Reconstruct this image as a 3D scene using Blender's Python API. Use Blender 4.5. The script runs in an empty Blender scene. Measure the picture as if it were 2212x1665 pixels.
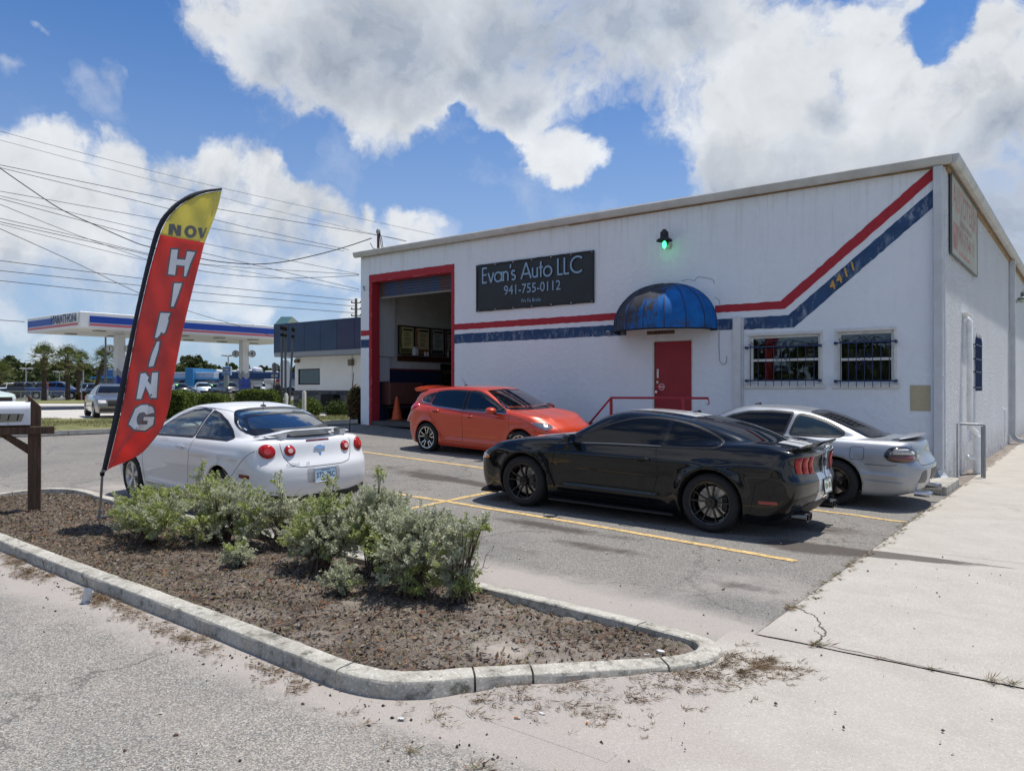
import bpy,math,random
import numpy as np
from mathutils import Vector,Matrix,geometry
random.seed(7);rng=np.random.default_rng(7)
SC=bpy.context.scene;COL=SC.collection
R=math.radians
# ------------------------------------------------------------------ camera
F_PX, CX, HY = 1629.0, 1106.0, 838.0          # focal length and horizon measured on the photograph (2212 px wide)
TH=math.atan2(2106,1629)
FW=np.array([-math.cos(TH),math.sin(TH),0.0]);RT=np.array([math.sin(TH),math.cos(TH),0.0]);UP=np.array([0,0,1.0])
CAM=np.array([2.07835,-15.1436,1.71])
cd=bpy.data.cameras.new('camera');cam=bpy.data.objects.new('camera',cd);COL.objects.link(cam)
cd.sensor_width=36;cd.lens=36 * F_PX / 2212;cd.clip_start=0.05;cd.clip_end=3000
pitch=math.atan((HY - 832.5) / F_PX)
fwd=Vector(FW) * math.cos(pitch) + Vector(UP) * math.sin(pitch)
cam.location=CAM;cam.rotation_euler=fwd.to_track_quat('-Z','Y').to_euler()
SC.camera=cam
def at(u, v, d):                              # a measured picture position at depth d metres -> a place in the world
    return CAM + d * (FW + RT * (u - CX) / F_PX + UP * (HY - v) / F_PX)
# ------------------------------------------------------------------ light
SUN=Vector((0.10,0.27,1.0)).normalized()
SC.view_settings.view_transform='Standard';SC.view_settings.look='None'
SC.view_settings.gamma=1;SC.view_settings.exposure=0.08;SC.view_settings.use_curve_mapping=False
sl=bpy.data.lights.new('sun','SUN');sl.energy=5.0;sl.angle=R(0.53);sl.color=(1,0.945,0.865)
so=bpy.data.objects.new('sun',sl);COL.objects.link(so);so.rotation_euler=SUN.to_track_quat('Z','Y').to_euler();so.location=(5,5,30)
world=bpy.data.worlds.new('World');SC.world=world;world.use_nodes=True
class G:                                      # tiny helper for writing node graphs
    def __init__(s,tree): s.t=tree;s.n=tree.nodes;s.l=tree.links
    def node(s,ty,props=None,ins=None):
        n=s.n.new(ty)
        for k,v in (props or {}).items(): setattr(n,k,v)
        for k,v in (ins or {}).items(): s.put(n.inputs[k],v)
        return n
    def put(s,sock,v):
        if isinstance(v,bpy.types.NodeSocket): s.l.new(v,sock)
        else:
            if hasattr(sock,'default_value'):
                try:
                    if sock.type=='RGBA' and len(v)==3: v=(*v,1)
                except TypeError: pass
                sock.default_value=v
    def m(s,op,a,b=None,c=None,clamp=False):
        n=s.node('ShaderNodeMath',{'operation': op,'use_clamp': clamp},{0: a})
        if b is not None: s.put(n.inputs[1],b)
        if c is not None: s.put(n.inputs[2],c)
        return n.outputs[0]
    def v(s,op,a,b=None,scale=None):
        n=s.node('ShaderNodeVectorMath',{'operation': op},{0: a})
        if b is not None: s.put(n.inputs[1],b)
        if scale is not None: s.put(n.inputs[3],scale)
        return n.outputs['Value'] if op in ('DISTANCE','DOT_PRODUCT','LENGTH') else n.outputs[0]
    def mr(s,val,a,b,c=0.0,d=1.0,kind='LINEAR'):
        return s.node('ShaderNodeMapRange',{'interpolation_type': kind,'clamp': True},{0: val,1: a,2: b,3: c,4: d}).outputs[0]
    def noise(s,vec,scale,detail=4,rough=0.55,dist=0.0,out=0,lac=2.0):
        return s.node('ShaderNodeTexNoise',None,{'Vector': vec,'Scale': scale,'Detail': detail,'Roughness': rough,'Distortion': dist,'Lacunarity': lac}).outputs[out]
    def mix(s,fac,a,b,blend='MIX'):
        n=s.node('ShaderNodeMix',{'data_type': 'RGBA','blend_type': blend,'clamp_factor': True})
        s.put(n.inputs[0],fac);s.put(n.inputs[6],a);s.put(n.inputs[7],b);return n.outputs[2]
    def vor(s,vec,scale,feature='F1',out='Distance',rnd=1.0):
        return s.node('ShaderNodeTexVoronoi',{'feature': feature},{'Vector': vec,'Scale': scale,'Randomness': rnd}).outputs[out]
g=G(world.node_tree);world.node_tree.nodes.clear()
wout=g.node('ShaderNodeOutputWorld');bg=g.node('ShaderNodeBackground',None,{'Strength': 0.066});g.l.new(bg.outputs[0],wout.inputs[0])
sky=g.node('ShaderNodeTexSky',{'sky_type': 'NISHITA','sun_disc': False,'sun_elevation': math.asin(SUN.z),'sun_rotation': math.atan2(SUN.x,SUN.y),
     'altitude': 0,'air_density': 1.0,'dust_density': 0.6,'ozone_density': 2.2})
tc=g.node('ShaderNodeTexCoord').outputs['Generated']
dirn=g.v('NORMALIZE',tc)
wv=lambda sc,amp,det,v: g.v('ADD',v,g.v('SCALE',g.v('SUBTRACT',g.noise(v,sc,det,0.6,out=1),(0.5,0.5,0.5)),scale=amp))
dw=wv(4.5,0.17,6,dirn)
fine=g.noise(dw,5.5,10,0.60,0.0)
finer=g.noise(dw,34.0,4,0.62)
bil=g.mr(g.vor(dw,11.0,'F1'), 0.1, 0.75, 1.0, 0.0)      # cauliflower heads
def blobs(lst,vec):
    acc=None
    for (u,v,r) in lst:
        d=Vector(FW + RT * (u - CX) / F_PX + UP * (HY - v) / F_PX).normalized()
        rr=r / F_PX * d.dot(Vector(FW))
        m=g.mr(g.v('DISTANCE',vec,tuple(d)),rr * 1.6,0.0,0.0,1.0)
        acc=m if acc is None else g.m('SMOOTH_MAX',acc,m,0.14)
    return acc
BIG=[(470,5,95),(570,60,130),(640,190,50),(740,130,150),(800,220,80),(900,160,150),(880,30,200),(900,250,50),(1040,60,190),(1100,190,110),(1130,270,60),(1190,330,75),(1250,350,65),(1235,400,45),(1275,430,26),
       (1250,80,220),(1450,120,230),(1420,260,80),(1650,160,230),(1580,300,120),(1850,90,110),(1900,200,80),(1700,330,170),(1600,400,110),(1900,330,150),(2100,330,140),(2180,180,150),(2150,60,80),(2200,450,180),
       (2300,300,250),(2300,600,250),(1000,-150,260),(600,-120,220),(1500,-150,280),(2000,-180,200)]
FAR=[(20,370,70),(90,400,80),(230,360,75),(330,360,70),(430,350,75),(560,360,70),(180,460,120),(330,460,140),(480,450,140),(620,440,85),(700,450,45),(775,455,28),(560,520,130),(720,520,75),(840,512,36),(60,500,110),(250,540,100),(420,560,110),(620,560,80),
       (760,690,38),(560,692,36),(430,662,34),(10,690,50),(110,760,60),(300,770,70),(480,745,50),(-120,500,160),(860,505,60),(250,640,60),(520,620,70),(400,520,150),(600,530,120),(750,515,75),(870,512,50),(200,560,140),(320,600,110),(480,600,110),(0,440,120),(-20,560,120)]
WISP=[(140,205,40),(200,185,36),(180,235,40),(0,190,22),(85,110,13),(235,155,18),(640,550,80),(420,620,80),(200,620,70),(900,540,50)]
GAP=[(2015,70,60),(1995,150,34),(1410,400,60),(1320,440,70),(1000,300,70),(985,235,24),(1075,340,60),(1330,330,34),(690,320,60),(250,150,60),(1480,370,30)]
bb=g.m('SMOOTH_MAX',blobs(BIG,dw),blobs(FAR,dw),0.1)
bb=g.m('SUBTRACT',bb,g.m('MULTIPLY',blobs(GAP,dw),0.8))
wis=blobs(WISP,dw)
nz=g.m('ADD',g.m('MULTIPLY',g.m('SUBTRACT',fine,0.5),1.7),g.m('MULTIPLY',g.m('SUBTRACT',finer,0.5),0.42))
nz=g.m('ADD',nz,g.m('MULTIPLY',g.m('SUBTRACT',bil,0.5),0.16))
dens=g.m('ADD',g.m('MULTIPLY',g.m('SMOOTH_MIN',bb,0.62,0.2),1.25),nz)
# clouds over the rest of the sky, of the same kind, where the photograph does not look
inview=g.mr(g.v('DISTANCE',dirn,tuple(Vector(at(1106,420,1) - CAM).normalized())),0.80,1.0,1.0,0.0)
cov=g.noise(g.v('MULTIPLY',dirn,(1,1,1.7)),1.6,3,0.5)
free=g.m('ADD',g.mr(cov,0.40,0.66,0.02,0.75),nz)
dens=g.m('ADD',g.m('MULTIPLY',dens,inview),g.m('MULTIPLY',free,g.m('SUBTRACT',1.0,inview)))
zel=g.node('ShaderNodeSeparateXYZ',None,{0: dirn}).outputs[2]
cover=g.mr(dens,g.mr(zel,0.10,0.26,0.10,0.22),g.mr(zel,0.10,0.26,0.95,0.66),0,1,'SMOOTHSTEP')
wcov=g.mr(g.m('ADD',g.m('MULTIPLY',wis,0.9),g.m('MULTIPLY',g.m('SUBTRACT',fine,0.5),2.2)),0.15,1.0,0,0.6)
cover=g.m('MAXIMUM',cover,wcov)
GRAY=[(600,160,90),(720,150,120),(860,130,130),(780,60,90),(1080,60,150),(1180,20,130),(1000,150,80),(1180,90,130),(1110,210,50),(1330,60,130),(1480,30,110),(1360,190,80),(1560,400,90),(1700,430,110),(1880,440,100),(2100,500,150),(2180,300,70),(1780,260,40),(1250,-60,250),(2250,520,180)]
gray=blobs(GRAY,dw)
fs_=g.noise(g.v('ADD',dw,tuple(SUN*0.04)),5.5,4,0.6)
gr=g.m('MULTIPLY',g.m('MULTIPLY',gray,g.mr(fine,0.30,0.64,1.4,0.5)),g.mr(dens,0.3,0.95,0.0,1.9),clamp=True)
thick=g.mr(dens,0.5,1.2,0,0.6)
gr=g.m('MAXIMUM',gr,g.mr(g.m('SUBTRACT',fs_,fine),-0.02,0.14,0.0,0.40))
gr=g.m('ADD',g.m('MULTIPLY',gr,inview),g.m('MULTIPLY',thick,g.m('SUBTRACT',1.0,inview)),clamp=True)
# sunlit heads against their own shaded sides: the cloud is compared with itself a little further towards the sun
lit_=g.mr(g.m('SUBTRACT',fine,fs_),-0.15,0.15,0.87,1.08)
lit_=g.m('MULTIPLY',lit_,g.mr(bil,0.0,1.0,0.95,1.04))
ccol=g.mix(gr,(11.6,12.0,12.5),(5.6,6.5,8.0))
ccol=g.mix(1.0,ccol,g.node('ShaderNodeCombineColor',None,{0: lit_,1: lit_,2: lit_}).outputs[0],'MULTIPLY')
hz=g.node('ShaderNodeSeparateXYZ',None,{0: dirn}).outputs[2]
haze_f=g.mr(hz,0.0,0.50,0.60,0.0,'SMOOTHSTEP')
skyc=g.mix(1.0,sky.outputs[0],(0.66,1.20,1.80),'MULTIPLY')
skyc=g.mix(haze_f,skyc,(7.2,8.5,10.6))
cover=g.m('MULTIPLY',cover,g.mr(hz,0.0,0.14,0.55,1.0))
fin=g.mix(cover,skyc,ccol)
g.l.new(fin,bg.inputs[0])
# ------------------------------------------------------------------ materials
MATS={}
def mat(name,col,rough=0.6,metal=0.0,spec=0.5,coat=0.0,coat_r=0.03,var=0.0,vscale=6.0,bump=0.0,bscale=40.0,emis=None,estr=0.0,alpha=1.0,trans=0.0,ior=1.45,dirt=0.0,vstretch=None):
    if name in MATS: return MATS[name]
    m=bpy.data.materials.new(name);m.use_nodes=True;MATS[name]=m
    n=G(m.node_tree);p=m.node_tree.nodes['Principled BSDF']
    p.inputs['Roughness'].default_value=rough;p.inputs['Metallic'].default_value=metal
    p.inputs['Specular IOR Level'].default_value=spec;p.inputs['Coat Weight'].default_value=coat;p.inputs['Coat Roughness'].default_value=coat_r
    p.inputs['IOR'].default_value=ior;p.inputs['Transmission Weight'].default_value=trans;p.inputs['Alpha'].default_value=alpha
    vec=n.node('ShaderNodeTexCoord').outputs['Object']
    if vstretch: vec=n.v('MULTIPLY',vec,vstretch)
    c=(*col,1)
    if var>0:
        f=n.noise(vec,vscale,6,0.6)
        f=n.mr(f,0.3,0.7)
        c=n.mix(f,tuple(x * (1 - var) for x in col),tuple(min(1,x * (1 + var)) for x in col))
        if dirt>0:
            f2=n.mr(n.noise(vec,vscale * 0.35,8,0.7),0.5,0.72)
            c=n.mix(n.m('MULTIPLY',f2,dirt),c,(0.10,0.085,0.07))
        n.l.new(c,p.inputs['Base Color'])
        rr=n.mr(n.noise(vec,vscale * 1.7,5,0.6),0.3,0.7,max(0,rough - 0.08),min(1,rough + 0.08));n.l.new(rr,p.inputs['Roughness'])
    else: p.inputs['Base Color'].default_value=c
    if bump>0:
        b=n.node('ShaderNodeBump',None,{'Strength': 1.0,'Distance': bump,'Height': n.noise(vec,bscale,5,0.6)})
        n.l.new(b.outputs[0],p.inputs['Normal'])
    if emis: p.inputs['Emission Color'].default_value=(*emis,1);p.inputs['Emission Strength'].default_value=estr
    return m
def custom(name):
    m=bpy.data.materials.new(name);m.use_nodes=True;MATS[name]=m
    return m,G(m.node_tree),m.node_tree.nodes['Principled BSDF']
# ------------------------------------------------------------------ meshes
class MB:
    def __init__(s): s.v=[];s.f=[];s.mi=[]
    def add(s,vs,fs,mi=0):
        o=len(s.v);s.v+=[tuple(map(float,p)) for p in vs];s.f+=[tuple(i + o for i in f) for f in fs];s.mi+=[mi] * len(fs);return s
    def box(s,x0,x1,y0,y1,z0,z1,mi=0):
        v=[(x0,y0,z0),(x1,y0,z0),(x1,y1,z0),(x0,y1,z0),(x0,y0,z1),(x1,y0,z1),(x1,y1,z1),(x0,y1,z1)]
        return s.add(v,[(0,3,2,1),(4,5,6,7),(0,1,5,4),(1,2,6,5),(2,3,7,6),(3,0,4,7)],mi)
    def bbox(s, x0, x1, y0, y1, z0, z1, b=0.01, mi=0):    # box with chamfered edges
        c=Vector(((x0+x1)/2,(y0+y1)/2,(z0+z1)/2));h=((x1-x0)/2,(y1-y0)/2,(z1-z0)/2);b=min(b,min(h) * 0.9)
        vs=[];idx={}
        for sx in (-1,1):
            for sy in (-1,1):
                for sz in (-1,1):
                    for a in range(3):
                        d=[h[0]-b,h[1]-b,h[2]-b];d[a]=h[a]
                        idx[(sx,sy,sz,a)]=len(vs);vs.append((c.x+sx*d[0],c.y+sy*d[1],c.z+sz*d[2]))
        fs=[]
        for a in range(3):
            o=[i for i in range(3) if i!=a]
            for sg in (-1,1):
                q=[]
                for (p,r) in ((-1,-1),(1,-1),(1,1),(-1,1)):
                    k=[0,0,0];k[a]=sg;k[o[0]]=p;k[o[1]]=r;q.append(idx[(*k,a)])
                fs.append(q if (sg>0)==(a!=1) else q[::-1])
        for a in range(3):
            o=[i for i in range(3) if i!=a]
            for p in (-1,1):
                for r in (-1,1):
                    k0=[0,0,0];k1=[0,0,0];k0[a]=-1;k1[a]=1
                    for k in (k0,k1): k[o[0]]=p;k[o[1]]=r
                    q=[idx[(*k0,o[0])],idx[(*k1,o[0])],idx[(*k1,o[1])],idx[(*k0,o[1])]];fs.append(q)
        for sx in (-1,1):
            for sy in (-1,1):
                for sz in (-1,1): fs.append([idx[(sx,sy,sz,a)] for a in range(3)])
        # orient outward
        out=[]
        for f in fs:
            P=[Vector(vs[i]) for i in f];n=(P[1]-P[0]).cross(P[2]-P[0]);m=sum(P,Vector()) / len(P) - c
            out.append(f if n.dot(m)>0 else f[::-1])
        return s.add(vs,out,mi)
    def cyl(s,p0,p1,r0,r1=None,n=12,cap=True,mi=0):
        r1=r0 if r1 is None else r1;p0=Vector(p0);p1=Vector(p1);d=(p1 - p0).normalized()
        a=d.orthogonal().normalized();b=d.cross(a);vs=[]
        for (p,r) in ((p0,r0),(p1,r1)):
            for i in range(n):
                t=2 * math.pi * i / n;vs.append(p + (a * math.cos(t) + b * math.sin(t)) * r)
        fs=[(i,(i+1) % n,n + (i+1) % n,n + i) for i in range(n)]
        if cap: fs+=[tuple(range(n))[::-1],tuple(range(n,2*n))]
        return s.add(vs,fs,mi)
    def tube(s,pts,r,n=8,mi=0,cap=True,closed=False):
        P=[Vector(p) for p in pts];k=len(P);rs=r if hasattr(r,'__len__') else [r] * k;vs=[];a=None
        for i in range(k):
            if closed: d=(P[(i+1) % k] - P[i-1]).normalized()
            else: d=(P[min(i+1,k-1)] - P[max(i-1,0)]).normalized()
            if a is None: a=d.orthogonal().normalized()
            a=(a - d * a.dot(d));a=a.normalized() if a.length>1e-6 else d.orthogonal().normalized()
            b=d.cross(a)
            for j in range(n):
                t=2 * math.pi * j / n;vs.append(P[i] + (a * math.cos(t) + b * math.sin(t)) * rs[i])
        fs=[(i*n + j,i*n + (j+1) % n,(i+1)*n + (j+1) % n,(i+1)*n + j) for i in range(k-1) for j in range(n)]
        if closed: fs+=[((k-1)*n + j,(k-1)*n + (j+1) % n,(j+1) % n,j) for j in range(n)]
        elif cap: fs+=[tuple(range(n))[::-1],tuple(range((k-1)*n,k*n))]
        return s.add(vs,fs,mi)
    def lathe(s,prof,n=24,c=(0,0,0),axis='z', mi=0, closed=False):   # prof: (radius, height)
        vs=[];k=len(prof)
        for (r,h) in prof:
            for i in range(n):
                t=2 * math.pi * i / n;x,y=r * math.cos(t),r * math.sin(t)
                p=(x,y,h) if axis=='z' else ((x,h,y) if axis=='y' else (h,x,y))
                vs.append((p[0]+c[0],p[1]+c[1],p[2]+c[2]))
        fl=(lambda q: q[::-1]) if axis=='y' else (lambda q: q)
        fs=[fl((i*n + j,i*n + (j+1) % n,(i+1)*n + (j+1) % n,(i+1)*n + j)) for i in range(k-1) for j in range(n)]
        if closed: fs+=[fl(((k-1)*n + j,(k-1)*n + (j+1) % n,(j+1) % n,j)) for j in range(n)]
        return s.add(vs,fs,mi)
    def prism(s,poly,lo,hi,axis='z', mi=0):     # poly: 2-D outline; extruded along axis
        k=len(poly);A=sum(poly[i][0]*poly[(i+1) % k][1] - poly[(i+1) % k][0]*poly[i][1] for i in range(k))
        if A<0: poly=poly[::-1]
        def P(p,h): return (p[0],p[1],h) if axis=='z' else ((p[0],h,p[1]) if axis=='y' else (h,p[0],p[1]))
        vs=[P(p,lo) for p in poly] + [P(p,hi) for p in poly]
        fs=[tuple(range(k))[::-1],tuple(range(k,2*k))] + [(i,(i+1) % k,k + (i+1) % k,k + i) for i in range(k)]
        if axis=='y': fs=[f[::-1] for f in fs]
        return s.add(vs,fs,mi)
    def mesh(s,name,mats,smooth=False,angle=None):
        me=bpy.data.meshes.new(name);me.from_pydata(s.v,[],s.f)
        for m in (mats if isinstance(mats,(list,tuple)) else [mats]): me.materials.append(m)
        if any(s.mi): me.polygons.foreach_set('material_index',s.mi)
        if smooth: me.polygons.foreach_set('use_smooth',[True] * len(me.polygons))
        me.update();
        if smooth and angle:
            me.set_sharp_from_angle(angle=R(angle))
        return me
def link(name,me,parent=None,loc=None,rot=None):
    o=bpy.data.objects.new(name,me);COL.objects.link(o);o.parent=parent
    if loc is not None: o.location=loc
    if rot is not None: o.rotation_euler=rot
    return o
def obj(name,mb,mats,parent=None,smooth=False,angle=35,loc=None,rot=None):
    return link(name,mb.mesh(name,mats,smooth,angle if smooth else None),parent,loc,rot)
def thing(name,label,cat,loc=(0,0,0),rot=(0,0,0),group=None):
    o=bpy.data.objects.new(name,None);o.empty_display_size=0.2;COL.objects.link(o);o.location=loc;o.rotation_euler=rot
    return tag(o,label,cat,group)
def tag(o,label=None,cat=None,group=None,kind=None):
    if label: o['label']=label
    if cat: o['category']=cat
    if group: o['group']=group
    if kind: o['kind']=kind
    return o
def copy_tree(o,parent=None):
    c=o.copy();COL.objects.link(c)
    if parent is not None: c.parent=parent
    for ch in o.children: copy_tree(ch,c)
    return c
def text_mesh(txt,size=1.0,xs=1.0,bold=0.0,extr=0.0,align='CENTER',spacing=1.0,res=3):
    cu=bpy.data.curves.new('t','FONT');cu.body=txt;cu.size=size;cu.align_x=align;cu.align_y='CENTER'
    cu.offset=bold;cu.extrude=extr;cu.space_character=spacing;cu.resolution_u=res
    o=bpy.data.objects.new('t',cu);COL.objects.link(o)
    dg=bpy.context.evaluated_depsgraph_get();me=bpy.data.meshes.new_from_object(o.evaluated_get(dg))
    vs=[(v.co.x * xs,v.co.y,v.co.z) for v in me.vertices];fs=[tuple(p.vertices) for p in me.polygons]
    bpy.data.objects.remove(o);bpy.data.meshes.remove(me)
    return vs,fs
def put_text(mb, txt, origin, ex, ey, size, mi=0, **k):   # lettering laid on a plane given by two directions
    vs,fs=text_mesh(txt,size,**k);o=np.array(origin,float);ex=np.array(ex,float);ey=np.array(ey,float);ez=np.cross(ex,ey)
    mb.add([o + ex*v[0] + ey*v[1] + ez*v[2] for v in vs],fs,mi)
# smooth random fields in numpy
_tab=rng.random((256,256))
def vnoise(x,y):
    xi=np.floor(x).astype(int);yi=np.floor(y).astype(int);fx=x - xi;fy=y - yi
    fx=fx*fx*(3-2*fx);fy=fy*fy*(3-2*fy)
    a=_tab[xi & 255,yi & 255];b=_tab[(xi+1) & 255,yi & 255];c=_tab[xi & 255,(yi+1) & 255];d=_tab[(xi+1) & 255,(yi+1) & 255]
    return (a*(1-fx)+b*fx)*(1-fy) + (c*(1-fx)+d*fx)*fy
def fbm(x,y,s=1.0,o=4):
    r=0;a=0.5;x=np.asarray(x)*s;y=np.asarray(y)*s
    for i in range(o): r=r + a*vnoise(x + 17.3*i,y + 9.1*i);a *= 0.5;x=x*2.03;y=y*2.03
    return r / (1 - 0.5**o)
def sstep(x,a=0.0,b=1.0):
    t=np.clip((np.asarray(x,float) - a) / (b - a),0,1);return t*t*(3-2*t)
# ------------------------------------------------------------------ the lie of the land
def gz(x,y):
    x=np.asarray(x,float);y=np.asarray(y,float)
    a=np.clip(-x/1.037,0,60);b=np.clip(-y/1.037,0,100)
    near=0.0425 * np.minimum(a,15) * np.clip(1 - b/12,0,1)
    w=sstep(a,14,26)
    return near * (1 - w) + 0.42 * w
def sdist(px, py, poly):      # signed distance to a closed outline (negative inside)
    px=np.asarray(px,float);py=np.asarray(py,float);d=np.full(px.shape,1e9);ins=np.zeros(px.shape,bool);n=len(poly)
    for i in range(n):
        ax,ay=poly[i];bx,by=poly[(i+1) % n];ex,ey=bx-ax,by-ay;wx,wy=px-ax,py-ay
        t=np.clip((wx*ex + wy*ey) / (ex*ex + ey*ey + 1e-12),0,1)
        d=np.minimum(d,np.hypot(wx - ex*t,wy - ey*t))
        c=((ay<=py)!=(by<=py));xx=ax + (py - ay) / (by - ay + 1e-15) * ex
        ins ^= c & (px<xx)
    return np.where(ins,-d,d)
def smooth_poly(pts,n=6,closed=True):
    out=[];k=len(pts)
    rg=range(k) if closed else range(k-1)
    for i in rg:
        p0,p1,p2,p3=[np.array(pts[(i+j-1) % k] if closed else pts[min(max(i+j-1,0),k-1)],float) for j in range(4)]
        for t in np.linspace(0,1,n,endpoint=False):
            out.append(tuple(0.5*((2*p1) + (-p0+p2)*t + (2*p0-5*p1+4*p2-p3)*t*t + (-p0+3*p1-3*p2+p3)*t**3)))
    if not closed: out.append(tuple(pts[-1]))
    return out
# ================================================================== cars
def curve(knots,sig=0.04,step=0.005):
    k=np.array(sorted(knots),float);x=k[:,0];y=k[:,1];m=np.gradient(y,x)
    xs=np.arange(x[0] - 0.4,x[-1] + 0.4,step);xc=np.clip(xs,x[0],x[-1]);i=np.clip(np.searchsorted(x,xc) - 1,0,len(x) - 2)
    h=x[i+1] - x[i];t=(xc - x[i]) / h
    d = (y[1:] - y[:-1]) / (x[1:] - x[:-1])            # monotone slopes so that nothing overshoots
    mm=m.copy()
    for j in range(1,len(x) - 1): mm[j]=0 if d[j-1]*d[j]<=0 else 2*d[j-1]*d[j]/(d[j-1] + d[j])
    mm[0]=d[0];mm[-1]=d[-1]
    ys=(2*t**3-3*t**2+1)*y[i] + (t**3-2*t**2+t)*h*mm[i] + (-2*t**3+3*t**2)*y[i+1] + (t**3-t**2)*h*mm[i+1]
    n=int(3*sig/step);kk=np.exp(-0.5*(np.arange(-n,n+1)*step/sig)**2);kk /= kk.sum()
    ys=np.convolve(np.pad(ys,n,mode='edge'),kk,'valid');dy=np.gradient(ys,step)
    f=lambda q: np.interp(q,xs,ys);f.d=lambda q: np.interp(q,xs,dy);return f
def smax(a,b,k):
    h=np.maximum(k - np.abs(a - b),0) / k;return np.maximum(a,b) + h*h*h*k/6
def smin(a,b,k): return -smax(-a,-b,k)
class Car:
    def __init__(s,P):
        s.P=P;c=lambda n,sig=0.04: curve(P[n],sig)
        s.XF=c('XF',0.03);s.XR=c('XR',0.03);s.W=c('W',0.09);s.S=c('S',0.025);s.T=c('T',0.06);s.B=c('B',0.05)
        Gk=sorted(P['G']);s.Gt=curve([(Gk[0][0]-0.28,0.15)] + Gk + [(Gk[-1][0]+0.28,0.15)],P.get('gsig',0.06));s.WG=c('WG',0.08);s.HIP=c('HIP',0.12) if 'HIP' in P else None
    def full(s, x, y, z):                        # body without holes; y >= 0
        P=s.P;y=np.abs(y);W=s.W(x)
        rf=np.hypot(x - P['xf'],z - P['rz']);rr=np.hypot(x - P['xr'],z - P['rz'])
        fl=P.get('flare',0.02)
        W=W + fl*np.exp(-((rf - P['Ra'])/0.085)**2) + P.get('flare_r',fl)*np.exp(-((rr - P['Ra'])/0.085)**2)
        if 'crease' in P:
            for (z0,slope,amp,wd,xa,xb) in P['crease']:
                W=W + amp*np.exp(-((z - z0 - slope*x)/wd)**2) * sstep(x,xa,xa+.25) * (1 - sstep(x,xb-.25,xb))
        fs=y - (W - s.S(z))
        yn=y / P['wmax']
        ff=x - (s.XF(z) - P['cf']*yn**2.4);fr=(s.XR(z) + P['cr']*yn**2.4) - x
        T=s.T(x) - P['crown']*yn**2
        if s.HIP is not None: T=T + s.HIP(x)*np.exp(-((yn - 0.80)/0.22)**2)
        if 'hoodline' in P:
            for (yc,amp,wd,xa,xb) in P['hoodline']: T=T + amp*np.exp(-((y - yc)/wd)**2) * sstep(x,xa,xa+.2) * (1 - sstep(x,xb-.2,xb))
        ft=(z - T) / np.sqrt(1 + s.T.d(x)**2)
        fb=s.B(x) - z
        lo=smax(fs,ff,P.get('kf',0.35));lo=smax(lo,fr,P.get('kr',0.35));lo=smax(lo,ft,P.get('kt',0.10));lo=smax(lo,fb,0.05)
        x0=P['gc'];xs=x0 + (x - x0)*(1 + P.get('bow',0.10)*yn**2)
        g1=(z - s.Gt(xs) + P.get('gcrown',0.05)*yn**2) / np.sqrt(1 + s.Gt.d(xs)**2)
        g2=(y - (s.WG(x) - P['tumble']*np.maximum(z - P['zb'],-0.10) - P.get('tcurve',0.25)*np.maximum(z - P['zb'],0)**2)) / 1.05
        gg=smax(g1,g2,P.get('kg',0.14));gg=smax(gg,0.62 - z,0.02)
        return smin(lo,gg,P.get('kj',0.05))
    def arches(s,f,x,y,z):
        P=s.P
        for xc in (P['xf'],P['xr']):
            d=np.hypot(x - xc,np.where(z>P['rz'],z - P['rz'],(z - P['rz'])*0.9)) - P['Ra']
            f=smax(f,-smax(d,(P['wmax'] - 0.33) - np.abs(y),0.03),0.018)
        return f
    def field(s,x,y,z):
        P=s.P;f=s.full(x,y,z);u=f;y=np.abs(y)
        f=s.arches(f,x,y,z)
        if P.get('cabin'):
            xa,xb=P['cabin'];cav=np.maximum(np.maximum(u + 0.05,0.42 - z),np.maximum(x - xb,xa - x))
            f=np.maximum(f,-cav)
            for poly in P.get('side_holes',[]):
                q=sdist(x,z,poly) if x.ndim<3 else s._pc(poly,x,z)
                f=np.maximum(f,-np.maximum(q + 0.012,0.35 - y))
            for (poly,lo,hi) in P.get('ends', []):     # windscreen and rear window, seen along the car: (y, z) outline between two x
                q=sdist(y,z,poly) if x.ndim<3 else s._pc2(poly,y,z)
                f=np.maximum(f,-np.maximum(q + 0.04,np.maximum(x - hi,lo - x)))
        for fn in P.get('cuts',[]): f=smax(f,-fn(x,y,z),0.015)
        return f
    def _pc(s,poly,x,z):
        xs=x[:,0,0];zs=z[0,0,:];q=sdist(*np.meshgrid(xs,zs,indexing='ij'),poly);return q[:,None,:] + np.zeros((1,x.shape[1],1))
    def _pc2(s,poly,y,z):
        ys=y[0,:,0];zs=z[0,0,:];q=sdist(*np.meshgrid(ys,zs,indexing='ij'),poly);return q[None,:,:] + np.zeros((s._nx,1,1))
    def grad(s,fn,x,y,z,e=2e-3):
        gx=fn(x+e,y,z) - fn(x-e,y,z);gy=fn(x,y+e,z) - fn(x,y-e,z);gzz=fn(x,y,z+e) - fn(x,y,z-e)
        return np.stack([gx,gy,gzz],-1) / (2*e)
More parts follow.
